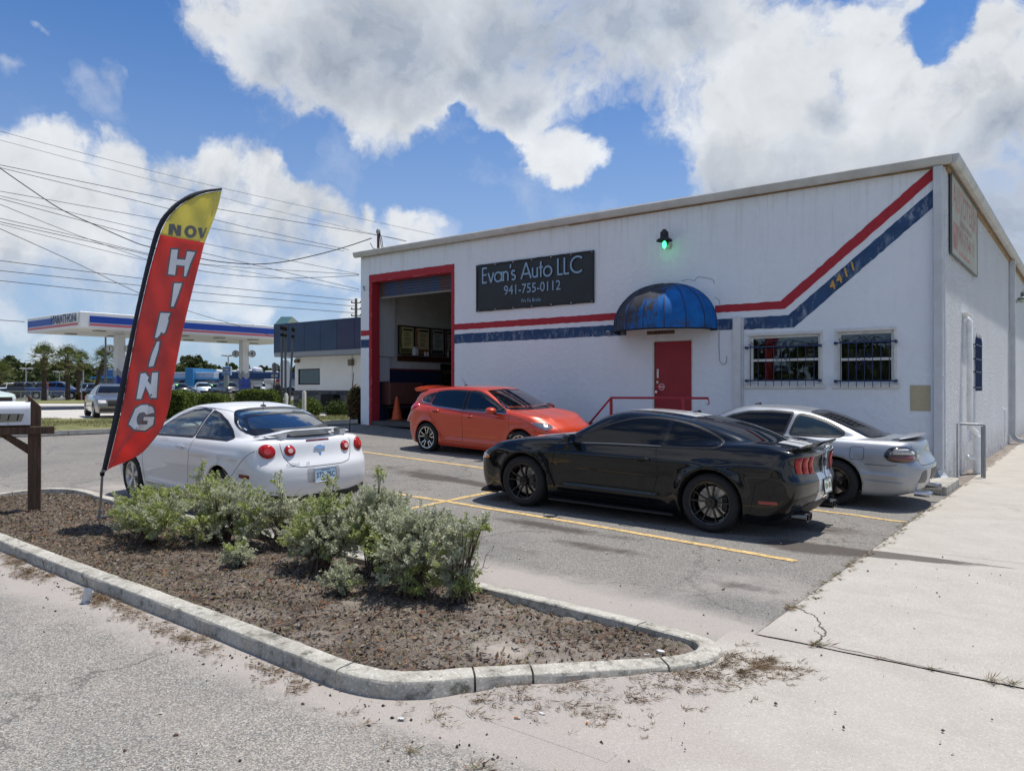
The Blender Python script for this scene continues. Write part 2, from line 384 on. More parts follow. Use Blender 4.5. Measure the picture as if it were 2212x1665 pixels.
    def body(s,h=0.022):
        P=s.P;xs=np.arange(P['XRmin'] - 3*h,P['XFmax'] + 3*h,h);ny=int((P['wmax'] + 0.12) / h);ys=(np.arange(-ny,ny) + 0.5)*h;zs=np.arange(0.06,P['H'] + 0.08,h)
        s._nx=len(xs);yh=ys[ny:];X,Y,Z=np.meshgrid(xs,yh,zs,indexing='ij')
        fh=s.field(X,Y,Z);f=np.concatenate([fh[:,::-1,:],fh],1)
        V,Q=surface_nets(f);o=np.array([xs[0],ys[0],zs[0]]);V=V*h + o
        for _ in range(3):
            x,y,z=V.T;fv=s.field(x,y,z);gr=s.grad(s.field,x,y,z,3e-3);n2=(gr**2).sum(1) + 1e-9
            st=np.clip(fv/np.maximum(n2,0.2),-h*0.6,h*0.6)[:,None]*gr;V=V - np.clip(st,-h*0.5,h*0.5)
        gr=s.grad(s.field,*V.T,4e-3);N=gr / (np.linalg.norm(gr,axis=1,keepdims=True) + 1e-9)
        return V,Q,N
    # --- pieces laid on the skin: a flat outline is thrown onto the body along one axis
    def cast(s,axis,A,B,side=1):
        A=np.asarray(A,float);B=np.asarray(B,float);P=s.P;n=110
        if axis=='side': lo,hi=0.15,P['wmax'] + 0.16;fn=lambda t,a,b: s.full(a,t,b)
        elif axis=='front': lo,hi=P['gc'],P['XFmax'] + 0.1;fn=lambda t,a,b: s.full(t,a,b)
        elif axis=='rear': lo,hi=-P['gc'],-P['XRmin'] + 0.1;fn=lambda t,a,b: s.full(-t,a,b)
        else: lo,hi=0.3,P['H'] + 0.1;fn=lambda t,a,b: s.full(a,b,t)
        ts=np.linspace(hi,lo,n);best=np.full(A.shape,lo);found=np.zeros(A.shape,bool);prev=hi
        F=np.stack([fn(np.full(A.shape,t),A,B) for t in ts]);ins=F<0;idx=np.argmax(ins,0);found=ins.any(0)
        idx=np.where(found,idx,n-1);a=ts[np.maximum(idx-1,0)];b=ts[idx]
        for _ in range(12):
            mdl=(a + b)/2;v=fn(mdl,A,B)<0;b=np.where(v,mdl,b);a=np.where(v,a,mdl)
        t=(a + b)/2
        if axis=='side': p=np.stack([A,t,B],-1)
        elif axis=='front': p=np.stack([t,A,B],-1)
        elif axis=='rear': p=np.stack([-t,A,B],-1)
        else: p=np.stack([A,B,t],-1)
        gr=s.grad(s.full,*p.T,6e-3);N=gr / (np.linalg.norm(gr,axis=1,keepdims=True) + 1e-9)
        if axis=='side' and side<0: p=p*[1,-1,1];N=N*[1,-1,1]
        return p,N
    def patch(s,poly,axis='side',off=0.004,side=1,res=0.035,depth=0.012,dome=0.0):
        poly=[tuple(p) for p in poly];B=[]
        for i in range(len(poly)):
            a=np.array(poly[i]);b=np.array(poly[(i+1) % len(poly)]);k=max(1,int(np.ceil(np.linalg.norm(b-a)/res)))
            for j in range(k): B.append(tuple(a + (b-a)*j/k))
        nb=len(B);xs=[p[0] for p in B];ys=[p[1] for p in B]
        gx,gy=np.meshgrid(np.arange(min(xs),max(xs),res),np.arange(min(ys),max(ys),res));d=sdist(gx,gy,B);ok=d<-res*0.45
        I=list(zip(gx[ok].tolist(),gy[ok].tolist()));pts=[Vector(p) for p in B + I]
        r=geometry.delaunay_2d_cdt(pts,[(i,(i+1) % nb) for i in range(nb)],[],1,1e-6)
        v2=np.array([tuple(p) for p in r[0]]);fc=[tuple(f) for f in r[2]]
        p,N=s.cast(axis,v2[:,0],v2[:,1],side);o=off
        if dome:
            dd=-sdist(v2[:,0],v2[:,1],B);mx=dd.max() + 1e-6;o=off + dome*np.sqrt(np.clip(1 - (1 - np.clip(dd/mx,0,1))**2,0,1));o=o[:,None]
        V=p + N*o;
        c=V[list(fc[0])];nn=np.cross(c[1]-c[0],c[2]-c[0])
        if nn.dot(N[fc[0][0]])<0: fc=[f[::-1] for f in fc]
        edge={}
        for f in fc:
            for i in range(len(f)): edge[(f[i],f[(i+1) % len(f)])]=1
        be=[e for e in edge if (e[1],e[0]) not in edge];k=len(V);bi=sorted({i for e in be for i in e});mp={b: k+j for j,b in enumerate(bi)}
        V2=np.concatenate([V,(p - N*depth)[bi]]);fc=fc + [(e[1],e[0],mp[e[0]],mp[e[1]]) for e in be]
        n_face=len(fc) - len(be)
        return V2,fc,np.concatenate([N,N[bi]]),n_face
    def ribbon(s,line,w,axis='side',off=0.002,side=1,closed=False,res=0.03,depth=0.008):
        P=[]
        n=len(line)
        for i in range(n if closed else n-1):
            a=np.array(line[i],float);b=np.array(line[(i+1) % n],float);k=max(1,int(np.linalg.norm(b-a)/res))
            for j in range(k): P.append(a + (b-a)*j/k)
        if not closed: P.append(np.array(line[-1],float))
        P=np.array(P);m=len(P)
        if closed: D=np.roll(P,-1,0) - np.roll(P,1,0)
        else: D=np.gradient(P,axis=0)
        D /= np.linalg.norm(D,axis=1,keepdims=True) + 1e-12;Nn=np.stack([-D[:,1],D[:,0]],-1)
        A=P + Nn*w/2;Bp=P - Nn*w/2;al=np.concatenate([A,Bp]);p,N=s.cast(axis,al[:,0],al[:,1],side)
        V=np.concatenate([p + N*off,p - N*depth]);fs=[]
        for i in range(m if closed else m-1):
            j=(i+1) % m;fs+=[(i,j,m+j,m+i),(i,2*m+i,2*m+j,j),(m+j,3*m+j,3*m+i,m+i)]
        a=V[fs[0][1]] - V[fs[0][0]];b=V[fs[0][2]] - V[fs[0][0]]
        if np.cross(a,b).dot(N[0])<0: fs=[f[::-1] for f in fs]
        return V,fs
def surface_nets(f):
    ins=f<0;nx,ny,nz=f.shape
    s8=[ins[i:nx-1+i,j:ny-1+j,k:nz-1+k] for i in (0,1) for j in (0,1) for k in (0,1)]
    cnt=sum(a.astype(np.int8) for a in s8);act=(cnt>0) & (cnt<8);ci=np.argwhere(act);idx=-np.ones(act.shape,int);idx[act]=np.arange(len(ci))
    acc=np.zeros((len(ci),3));num=np.zeros(len(ci));i,j,k=ci.T
    E=[((0,0,0),(1,0,0)),((0,1,0),(1,1,0)),((0,0,1),(1,0,1)),((0,1,1),(1,1,1)),((0,0,0),(0,1,0)),((1,0,0),(1,1,0)),((0,0,1),(0,1,1)),((1,0,1),(1,1,1)),((0,0,0),(0,0,1)),((1,0,0),(1,0,1)),((0,1,0),(0,1,1)),((1,1,0),(1,1,1))]
    for a,b in E:
        fa=f[i+a[0],j+a[1],k+a[2]];fb=f[i+b[0],j+b[1],k+b[2]];x=(fa<0)!=(fb<0);t=np.where(x,fa/(fa - fb + 1e-20),0)[:,None]
        acc+=np.where(x[:,None],np.array(a) + (np.array(b) - np.array(a))*t,0);num+=x
    V=ci + acc/num[:,None];Q=[]
    def quads(ax):
        a=[slice(None)]*3;b=[slice(None)]*3;a[ax]=slice(0,-1);b[ax]=slice(1,None)
        A=ins[tuple(a)];B=ins[tuple(b)];ch=A!=B;e=np.argwhere(ch);o=[q for q in range(3) if q!=ax]
        e=e[(e[:,o[0]]>0) & (e[:,o[1]]>0) & (e[:,o[0]]<f.shape[o[0]]-1) & (e[:,o[1]]<f.shape[o[1]]-1)]
        fl=A[tuple(e.T)]
        def c(da,db):
            q=e.copy();q[:,o[0]] -= da;q[:,o[1]] -= db;return idx[tuple(q.T)]
        q=np.stack([c(1,1),c(0,1),c(0,0),c(1,0)],1)
        if ax==1: fl=~fl
        q[~fl]=q[~fl][:,::-1];return q
    Q=np.concatenate([quads(0),quads(1),quads(2)]);return V,Q
def np_mesh(name,V,F,N=None,mats=()):
    me=bpy.data.meshes.new(name)
    if isinstance(F,np.ndarray):
        k=F.shape[1];used=np.unique(F);mp=-np.ones(len(V),int);mp[used]=np.arange(len(used));V=V[used];F=mp[F];N=None if N is None else N[used]
        me.vertices.add(len(V));me.vertices.foreach_set('co',V.astype(np.float32).ravel());me.loops.add(F.size);me.loops.foreach_set('vertex_index',F.ravel().astype(np.int32))
        me.polygons.add(len(F));me.polygons.foreach_set('loop_start',np.arange(0,F.size,k,dtype=np.int32));me.polygons.foreach_set('loop_total',np.full(len(F),k,dtype=np.int32))
    else: me.from_pydata([tuple(p) for p in V],[],F)
    for m in mats: me.materials.append(m)
    me.update(calc_edges=True);me.validate()
    me.polygons.foreach_set('use_smooth',np.ones(len(me.polygons),bool))
    if N is not None and len(N)==len(me.vertices): me.normals_split_custom_set_from_vertices([tuple(n) for n in N])
    return me
def inpoly(px,py,poly): return sdist(px,py,poly)<0
def arc(cx,cz,r,a0,a1,n=10): return [(cx + r*math.cos(R(a0 + (a1-a0)*i/n)),cz + r*math.sin(R(a0 + (a1-a0)*i/n))) for i in range(n+1)]
def ell(cx,cz,rx,rz,n=24,rot=0): return [(cx + rx*math.cos(t)*math.cos(rot) - rz*math.sin(t)*math.sin(rot),cz + rx*math.cos(t)*math.sin(rot) + rz*math.sin(t)*math.cos(rot)) for t in [2*math.pi*i/n for i in range(n)]]
def rnd_poly(pts, r=0.04, n=4):        # round the corners of an outline
    out=[];k=len(pts)
    for i in range(k):
        p=np.array(pts[i],float);a=np.array(pts[i-1],float) - p;b=np.array(pts[(i+1) % k],float) - p;la,lb=np.linalg.norm(a),np.linalg.norm(b)
        q=min(r,la*0.45,lb*0.45);A=p + a/la*q;B=p + b/lb*q
        for t in np.linspace(0,1,n+1): out.append(tuple((1-t)**2*A + 2*t*(1-t)*p + t*t*B))
    return out
class CarKit:      # builds the objects of one car under its Empty
    def __init__(s,P,root,paint,h=0.022):
        s.P=P;s.c=Car(P);s.root=root;s.paint=paint;s.h=h
        s.V,s.Q,s.N=s.c.body(h)
        s.cen=s.V[s.Q].mean(1);s.taken=np.zeros(len(s.Q),bool)
    def region(s,name,mask,m=None,label=None):
        mask=mask & ~s.taken;s.taken |= mask
        if not mask.any(): return None
        o=link(name,np_mesh(name,s.V,s.Q[mask],s.N,[m or s.paint]),s.root)
        if label: o['label']=label
        return o
    def finish(s,lining):
        x,y,z=s.cen.T;P=s.P
        u=s.c.full(x,y,z)
        inner=u<-0.02

        for sx in (1,-1):
            for sy in (1,-1):
                if not P.get('cabin'): s.region('wheel_housing',inner & (x*sx>0) & (y*sy>0),lining)
        if P.get('cabin'): s.region('cabin_lining',inner,lining)
        s.region('body',~s.taken)
    def patch(s,name,poly,m,axis='side',side=1,parent=None,label=None,**k):
        V,F,N,nf=s.c.patch(poly,axis,side=side,**k)
        me=bpy.data.meshes.new(name);me.from_pydata([tuple(p) for p in V],[],F);me.materials.append(m)
        sm=np.zeros(len(me.polygons),bool);sm[:nf]=True;me.polygons.foreach_set('use_smooth',sm);me.update()
        try:
            ln=np.zeros((len(me.loops),3));vi=np.zeros(len(me.loops),int);me.loops.foreach_get('vertex_index',vi);ln[:]=N[vi]
            if not k.get('dome'):
                for p in list(me.polygons)[nf:]:
                    for li in p.loop_indices: ln[li]=p.normal
                me.normals_split_custom_set([tuple(q) for q in ln])
        except Exception: pass
        o=link(name,me,parent or s.root)
        if label: o['label']=label
        return o
    def ribbon(s,name,line,w,m,axis='side',side=1,parent=None,**k):
        V,F=s.c.ribbon(line,w,axis,side=side,**k);me=bpy.data.meshes.new(name);me.from_pydata([tuple(p) for p in V],[],F);me.materials.append(m);me.update()
        return link(name,me,parent or s.root)
    def text(s,name,txt,a,b,size,m,axis='side',side=1,flip=1,off=0.004,parent=None,tilt=0.0,**k):
        vs,fs=text_mesh(txt,size,**k);ca,sa=math.cos(tilt),math.sin(tilt)
        A=np.array([a + flip*(v[0]*ca - v[1]*sa) for v in vs]);B=np.array([b + v[0]*sa + v[1]*ca for v in vs]);p,N=s.c.cast(axis,A,B,side);V=p + N*off
        me=bpy.data.meshes.new(name);me.from_pydata([tuple(q) for q in V],[],fs);me.materials.append(m);me.update();return link(name,me,parent or s.root)
    def both(s,fn,*a,**k): fn(*a,side=1,**k);fn(*a,side=-1,**k)
def rubber(): return mat('tyre_rubber',(0.018,0.018,0.019),0.85,var=0.3,vscale=30,bump=0.001,bscale=60)
def wheel_parts(root,x,y,r,w,rim_r,style,m_rim,m_dark,disc=True,brake=None,steer=0.0):
    sg=1 if y>0 else -1
    wroot=link('wheel',None,root,(x,y,r));wroot.rotation_euler=(0,0,(0 if sg>0 else math.pi) + steer)
    # outward is local +y
    t=MB();hw=w/2;s=r - rim_r
    prof=[(rim_r,-hw*0.9),(rim_r + s*0.35,-hw*1.02),(r - 0.03,-hw*0.98),(r - 0.008,-hw*0.85),(r,-hw*0.6)]
    for k in range(4):
        c=(-0.45 + k*0.3)*hw;prof+=[(r,c - hw*0.13),(r,c + hw*0.09),(r - 0.007,c + hw*0.10),(r - 0.007,c + hw*0.16)]
    prof+=[(r,hw*0.66),(r - 0.008,hw*0.85),(r - 0.03,hw*0.98),(rim_r + s*0.6,hw*1.03),(rim_r + s*0.35,hw*1.03),(rim_r + 0.006,hw*0.93),(rim_r,hw*0.86)]
    t.lathe(prof,48,axis='y');obj('tyre',t,rubber(),wroot,True,50)
    b=MB();b.lathe([(rim_r + 0.002,-hw*0.85),(rim_r - 0.02,-hw*0.7),(rim_r - 0.03,hw*0.55),(rim_r - 0.018,hw*0.72),(rim_r - 0.012,hw*0.86),(rim_r + 0.004,hw*0.90),(rim_r + 0.006,hw*0.84)],48,axis='y')
    o=obj('rim',b,m_rim,wroot,True,40)
    d=MB();d.lathe([(0.0,-hw*0.4),(rim_r - 0.02,-hw*0.4)],32,axis='y');obj('wheel_back',d,m_dark,wroot)
    if disc:
        d=MB();dr=rim_r*0.74;d.lathe([(0.07,0.0),(dr,0.0),(dr,-0.028),(0.07,-0.028)],40,axis='y');d.cyl((0,-0.02,0),(0,0.03,0),0.075,0.07,20)
        obj('brake_disc',d,mat('disc_steel',(0.45,0.44,0.43),0.35,1.0,var=0.2,vscale=20),wroot,True,30)
        d=MB();d.bbox(-dr*1.08,-dr*0.62,-0.06,0.035,-0.10,0.10,0.02);obj('brake_caliper',d,brake or m_dark,wroot)
    sp=MB();yo=hw*0.80
    def spoke(ang,w0,w1,r0,r1,y0,y1,th=0.035,skew=0.0):
        ca,sa=math.cos(ang),math.sin(ang);sec=[]
        for (rr,ww,yy,sk) in ((r0,w0,y0,0),((r0+r1)/2,(w0+w1)/2,y0*0.42 + y1*0.58 + 0.004,skew*0.5),(r1,w1,y1,skew)):
            for (dx,dy) in ((-ww,-th),(-ww*0.72,0),(ww*0.72,0),(ww,-th)):
                px=rr;pz=dx + sk;sec.append((px*ca - pz*sa,yy + dy,px*sa + pz*ca))
        fs=[]
        for a in range(2):
            for q in range(3): fs.append((a*4+q,a*4+q+1,(a+1)*4+q+1,(a+1)*4+q))
            fs.append((a*4+3,a*4,(a+1)*4,(a+1)*4+3))
        sp.add(sec,fs);sp.add(sec,[f[::-1] for f in fs][:0])
    R1=rim_r - 0.012
    if style=='ten':
        for i in range(5):
            for e in (-1,1): spoke(2*math.pi*i/5 + e*R(14) + R(18),0.011,0.010,0.055,R1,yo - 0.03,yo,0.035,e*0.0)
    elif style=='twin':
        for i in range(5):
            for e in (-1,1): spoke(2*math.pi*i/5 + e*R(6.5) + R(90),0.011,0.015,0.05,R1,yo - 0.02,yo,0.04,e*0.028)
    elif style=='wide5':
        for i in range(5): spoke(2*math.pi*i/5 + R(90),0.030,0.062,0.05,R1,yo - 0.012,yo,0.05)
    elif style=='six':
        for i in range(6): spoke(2*math.pi*i/6 + R(90),0.028,0.034,0.05,R1,yo - 0.015,yo,0.05)
    elif style=='many':
        for i in range(10): spoke(2*math.pi*i/10,0.020,0.026,0.05,R1,yo - 0.02,yo,0.04)
    obj('spokes',sp,m_rim,wroot)
    hb=MB();hb.cyl((0,yo-0.07,0),(0,yo-0.008,0),0.075,0.062,20);hb.cyl((0,yo-0.01,0),(0,yo+0.004,0),0.03,0.026,16)
    for i in range(5):
        a=2*math.pi*i/5 + R(90 + 36);hb.cyl((0.052*math.cos(a),yo-0.012,0.052*math.sin(a)),(0.052*math.cos(a),yo+0.002,0.052*math.sin(a)),0.009,0.008,6)
    obj('hub',hb,m_rim,wroot,True,40)
    if style=='twin':    # polished faces of the spokes and lip
        q=MB();q.lathe([(rim_r - 0.008,hw*0.905),(rim_r + 0.004,hw*0.925)],48,axis='y')
        for i in range(5):
            for e in (-1,1):
                ang=2*math.pi*i/5 + e*R(6.5) + R(90);ca,sa=math.cos(ang),math.sin(ang);v=[]
                for (rr,yy,sk,ww) in ((0.075,yo-0.016,0.004*e,0.008),((0.05+R1)/2,(yo-0.02)*0.42 + yo*0.58 + 0.006,e*0.014,0.0095),(R1-0.002,yo + 0.002,e*0.028,0.011)):
                    for s2 in (-1,1): v.append((rr*ca - (s2*ww+sk)*sa,yy,rr*sa + (s2*ww+sk)*ca))
                q.add(v,[(0,1,3,2),(2,3,5,4)])
        obj('rim_face',q,mat('machined_alloy',(0.75,0.75,0.76),0.22,1.0),wroot)
    return wroot
def seat_mb(mb,x,y,z=0.35):
    mb.bbox(x-0.26,x+0.26,y-0.25,y+0.25,z,z+0.18,0.06);mb.bbox(x-0.40,x-0.22,y-0.24,y+0.24,z+0.12,z+0.66,0.06);mb.bbox(x-0.42,x-0.30,y-0.13,y+0.13,z+0.68,z+0.86,0.05)
def interior(root,xd,zd,x_seats,w=0.36,m=None,rear=None):
    m=m or mat('cabin_fabric',(0.055,0.055,0.06),0.8)
    for x in x_seats:
        for y in (w,-w):
            b=MB();seat_mb(b,x,y,0.28);obj('seat',b,m,root,True,40)
    if rear is not None:
        b=MB();b.bbox(rear-0.25,rear+0.2,-0.55,0.55,0.3,0.5,0.06);b.bbox(rear-0.40,rear-0.22,-0.56,0.56,0.42,0.92,0.06);obj('rear_bench',b,m,root,True,40)
    b=MB();b.bbox(xd-0.16,xd+0.25,-0.66,0.66,zd-0.26,zd,0.07);obj('dashboard',b,m,root,True,40)
    b=MB();cx,cz,rr=xd-0.26,zd-0.03,0.185;pts=[]
    for i in range(20):
        a=2*math.pi*i/20;pts.append((cx + rr*math.sin(a)*0.42,w + rr*math.cos(a),cz + rr*math.sin(a)*0.91))
    b.tube(pts,0.016,8,closed=True);b.tube([(cx,w-rr,cz),(cx+0.04,w,cz-0.01),(cx,w+rr,cz)],0.018,6);b.tube([(cx+0.04,w,cz),(cx-0.06,w,cz-0.15)],0.018,6)
    obj('steering_wheel',b,mat('wheel_leather',(0.02,0.02,0.022),0.5),root,True,40)
def place_car(root,x,y,heading,dz=0.0,wb=1.35,tr=0.8):
    fx,fy=math.cos(heading),math.sin(heading);lx,ly=-fy,fx
    zf,zr=float(gz(x+fx*wb,y+fy*wb)),float(gz(x-fx*wb,y-fy*wb));zl,zq=float(gz(x+lx*tr,y+ly*tr)),float(gz(x-lx*tr,y-ly*tr))
    pit=-math.atan2(zf-zr,2*wb);rol=math.atan2(zl-zq,2*tr)
    M=Matrix.Rotation(heading,4,'Z') @ Matrix.Rotation(pit,4,'Y') @ Matrix.Rotation(rol,4,'X')
    root.location=(x,y,(zf+zr+zl+zq)/4 + 0.006 + dz);root.rotation_euler=M.to_euler()
# ------------------------------------------------------------------ the parked cars
M_rub=mat('black_trim',(0.012,0.012,0.013),0.45,var=0.2,vscale=12)
M_gap=mat('panel_gap',(0.006,0.006,0.006),0.9)
M_lin=mat('cabin_lining',(0.045,0.045,0.05),0.9)
M_well=mat('wheel_housing',(0.01,0.01,0.01),0.95)
M_tint=mat('dark_tinted_glass',(0.005,0.006,0.008),0.03,spec=0.38)
M_bk_glass=mat('black_glass_border',(0.008,0.008,0.009),0.08,spec=0.6)
M_chrome=mat('chrome',(0.72,0.72,0.73),0.12,1.0)
M_alloy=mat('silver_alloy',(0.55,0.54,0.52),0.33,0.9,var=0.12,vscale=14,dirt=0.5)
M_blkwheel=mat('black_wheel_paint',(0.009,0.009,0.010),0.28,coat=0.4)
M_lens_r=mat('red_lamp_lens',(0.36,0.008,0.008),0.16,spec=0.3,coat=0.35,var=0.25,vscale=30)
M_lens_d=mat('dark_red_lens',(0.10,0.006,0.006),0.15,coat=1.0)
M_lens_c=mat('clear_lamp_lens',(0.62,0.60,0.58),0.08,coat=1.0,var=0.2,vscale=40)
M_lens_o=mat('amber_lens',(0.75,0.22,0.03),0.12,coat=1.0)
def see_glass(name, tint, fres=1.0):            # thin see-through glass: tinted straight-through light under a mirror film
    m=bpy.data.materials.new(name);m.use_nodes=True;n=G(m.node_tree);m.node_tree.nodes.remove(m.node_tree.nodes['Principled BSDF'])
    t=n.node('ShaderNodeBsdfTransparent',None,{0: (*tint,1)});gl=n.node('ShaderNodeBsdfGlossy',None,{'Roughness': 0.015,'Color': (0.95,0.97,1,1)})
    f=n.node('ShaderNodeFresnel',None,{0: 1.52}).outputs[0];f=n.m('MULTIPLY',f,1.7*fres,clamp=True)
    mx=n.node('ShaderNodeMixShader',None,{0: f});n.l.new(t.outputs[0],mx.inputs[1]);n.l.new(gl.outputs[0],mx.inputs[2]);n.l.new(mx.outputs[0],m.node_tree.nodes['Material Output'].inputs[0]);return m
M_glass=see_glass('car_glass',(0.52,0.60,0.57));M_glass_d=see_glass('tinted_car_glass',(0.13,0.15,0.155));M_pane=see_glass('window_glass',(0.55,0.58,0.57))
def paint(name,col,metal=0.0,rough=0.35,coat=1.0,flake=0.0,dust=0.06,dustcol=(0.30,0.27,0.23),mott=0.0):
    m,n,p=custom(name);vec=n.node('ShaderNodeTexCoord').outputs['Object']
    c=(*col,1)
    if flake: c=n.mix(n.mr(n.noise(vec,900,1),0.35,0.65),tuple(x*(1-flake) for x in col),tuple(min(1,x*(1+flake)) for x in col))
    if mott:
        c=n.mix(n.mr(n.noise(vec,2.3,6,0.6),0.42,0.68,0,mott),c,tuple(min(1,x*1.25 + 0.02) for x in col))
    z=n.node('ShaderNodeSeparateXYZ',None,{0: vec}).outputs[2]
    low=n.mr(z,0.15,0.55,1.0,0.12);f=n.m('MULTIPLY',n.m('MULTIPLY',low,n.mr(n.noise(vec,5,8,0.65),0.35,0.75)),dust*5,clamp=True)
    c=n.mix(n.m('MULTIPLY',f,0.8),c,(*dustcol,1));n.l.new(c,p.inputs['Base Color'])
    p.inputs['Metallic'].default_value=metal;p.inputs['Roughness'].default_value=rough;p.inputs['Specular IOR Level'].default_value=0.5 if metal else 0.05
    cw=n.m('SUBTRACT',coat,n.m('MULTIPLY',f,0.8),clamp=True);n.l.new(cw,p.inputs['Coat Weight']);p.inputs['Coat Roughness'].default_value=0.02
    n.l.new(n.mr(n.noise(vec,7,6,0.6),0.4,0.75,0.015,0.09),p.inputs['Coat Roughness'])
    return m
def handle(kit,name,x,z,side,m,w=0.19,h=0.032,out=0.035,cup=True):
    p,N=kit.c.cast('side',[x - w/2,x + w/2,x],[z,z,z],side);q=MB()
    a,b=p[0] + N[0]*0.008,p[1] + N[1]*0.008;o=N[2]*out
    q.tube([a,a*0.85 + b*0.15 + o,a*0.5 + b*0.5 + o*1.08,a*0.15 + b*0.85 + o,b],[h*0.45,h*0.5,h*0.55,h*0.5,h*0.45],8)
    if cup: kit.patch(name + '_recess',ell(x,z - 0.002,w*0.36,h*0.95,16),M_gap if m is not M_chrome else kit.paint,side=side,off=0.0015,depth=0.004)
    return obj(name,q,m,kit.root,True,60)
def mirror(kit,x,z,side,m,m2,size=(0.12,0.20,0.13),arm=0.09,y=None):
    p,N=kit.c.cast('side',[x],[z - 0.06],side);y0=abs(p[0][1]) if y is None else y;q=MB();s=side;sx,sy,sz=size;c=(x - 0.02,s*(y0 + arm + sy/2 - 0.02),z)
    pr = []                                     # shell: an egg cut flat at the back
    for i in range(9):
        t=i/8;a=t*math.pi/2;pr.append((math.cos(a),math.sin(a)))
    vs=[];n=18
    for (rr,hh) in [(0.0,-0.15),(0.93,-0.15),(1.0,-0.08)] + pr:
        for i in range(n):
            t=2*math.pi*i/n;cy=abs(math.cos(t))**0.75*(1 if math.cos(t)>0 else -1);cz=abs(math.sin(t))**0.75*(1 if math.sin(t)>0 else -1)
            vs.append((c[0] + hh*sx*1.15,c[1] + rr*cy*sy/2,c[2] + rr*cz*sz/2*(1.0 if cy*s<0.2 else 0.86)))
    k=len(pr) + 3;fs=[(i*n+j,i*n+(j+1) % n,(i+1)*n+(j+1) % n,(i+1)*n+j) for i in range(k-1) for j in range(n)]
    q.add(vs,fs);r=obj('wing_mirror',q,m,kit.root,True,50)
    a=MB();a.tube([(x + 0.01,s*(y0 - 0.02),z - 0.075),(x,s*(y0 + arm*0.6),z - 0.055),(c[0] + 0.03,c[1] - s*sy*0.2,c[2] - 0.02)],[0.035,0.025,0.03],8);obj('mirror_arm',a,m2,r,True)
    g_=MB();g_.lathe([(0.0,0),(sz*0.42,0)],18,axis='x');mg=g_.mesh('mirror_glass',mat('mirror',(0.8,0.82,0.84),0.02,1.0));o=link('mirror_glass',mg,r,(c[0] - sx*0.19,c[1],c[2]));o.scale=(1,sy/sz*0.98,0.98)
    return r
def antenna(root,x,z,m,h=0.05,back=0.0,rod=None):
    q=MB();q.lathe([(0.04,0),(0.036,0.012),(0.02,0.02),(0,0.022)],16,c=(x,0,z));
    if rod: q.tube([(x,0,z + 0.01),(x - back,0,z + rod)],[0.006,0.003],6)
    else: q.prism([(x - 0.07,z),(x + 0.06,z),(x + 0.03,z + 0.015),(x - 0.05,z + h)],-0.012,0.012,'y')
    return obj('roof_antenna',q,m,root,True,40)

# ---- black fastback coupe with white stripes
Pm=dict(xf=1.36,xr=-1.36,rz=0.35,Ra=0.395,wmax=0.94,H=1.40,XFmax=2.36,XRmin=-2.46,gc=-0.3,zb=0.93,
  XF=[(0.1,2.22),(0.22,2.30),(0.45,2.33),(0.60,2.33),(0.72,2.27),(0.80,2.1),(1.0,1.9)],
  XR=[(0.1,-2.20),(0.25,-2.28),(0.38,-2.38),(0.52,-2.43),(0.66,-2.44),(0.72,-2.40),(0.86,-2.38),(1.0,-2.44),(1.2,-2.3)],
  W=[(-2.45,0.86),(-2.0,0.915),(-1.36,0.935),(-0.8,0.915),(0,0.895),(0.9,0.895),(1.36,0.915),(1.9,0.89),(2.35,0.80)],
  S=[(0.1,0.12),(0.2,0.075),(0.28,0.05),(0.38,0.028),(0.5,0.018),(0.62,0.008),(0.72,0.0),(0.80,0.004),(0.88,0.03),(0.96,0.07),(1.1,0.16)],
  T=[(-2.5,0.96),(-2.3,1.01),(-1.9,1.06),(-1.4,1.05),(0.6,1.02),(0.85,1.01),(1.2,0.965),(1.6,0.915),(1.95,0.85),(2.2,0.77),(2.35,0.68)],
  B=[(-2.45,0.30),(-2.2,0.22),(-1.9,0.17),(-1.0,0.15),(1.0,0.15),(1.9,0.14),(2.35,0.16)],
  G=[(-2.3,0.85),(-2.02,1.01),(-1.85,1.08),(-1.6,1.17),(-1.2,1.272),(-0.85,1.333),(-0.45,1.372),(-0.1,1.383),(0.18,1.335),(0.48,1.19),(0.8,1.02),(1.05,0.86)],
  WG=[(-2.3,0.60),(-1.9,0.70),(-1.3,0.80),(-0.6,0.845),(0.2,0.845),(0.8,0.83),(1.0,0.80)],
  HIP=[(-2.4,0.01),(-1.9,0.03),(-1.3,0.03),(-0.7,0.0),(0.8,0.0),(1.3,0.035),(1.8,0.03),(2.2,0.0)],hoodline=[(0.46,0.018,0.07,0.8,2.15),(0.0,0.012,0.2,0.8,2.1)],
  crease=[(0.79,-0.012,0.014,0.045,-2.2,2.0),(0.335,0.0,0.022,0.05,-0.85,0.9)],flare=0.030,flare_r=0.036,cf=0.20,cr=0.16,crown=0.045,kf=0.24,kr=0.22,kt=0.09,tumble=0.42,tcurve=0.55,kg=0.13,kj=0.06,bow=0.10,gcrown=0.055)
PB=paint('black_car_paint',(0.0035,0.0037,0.005),0.0,0.25,1.0,dust=0.004,dustcol=(0.05,0.048,0.045));M_wstripe=paint('white_stripe_paint',(0.72,0.73,0.74),0,0.3,1.0,dust=0.0)
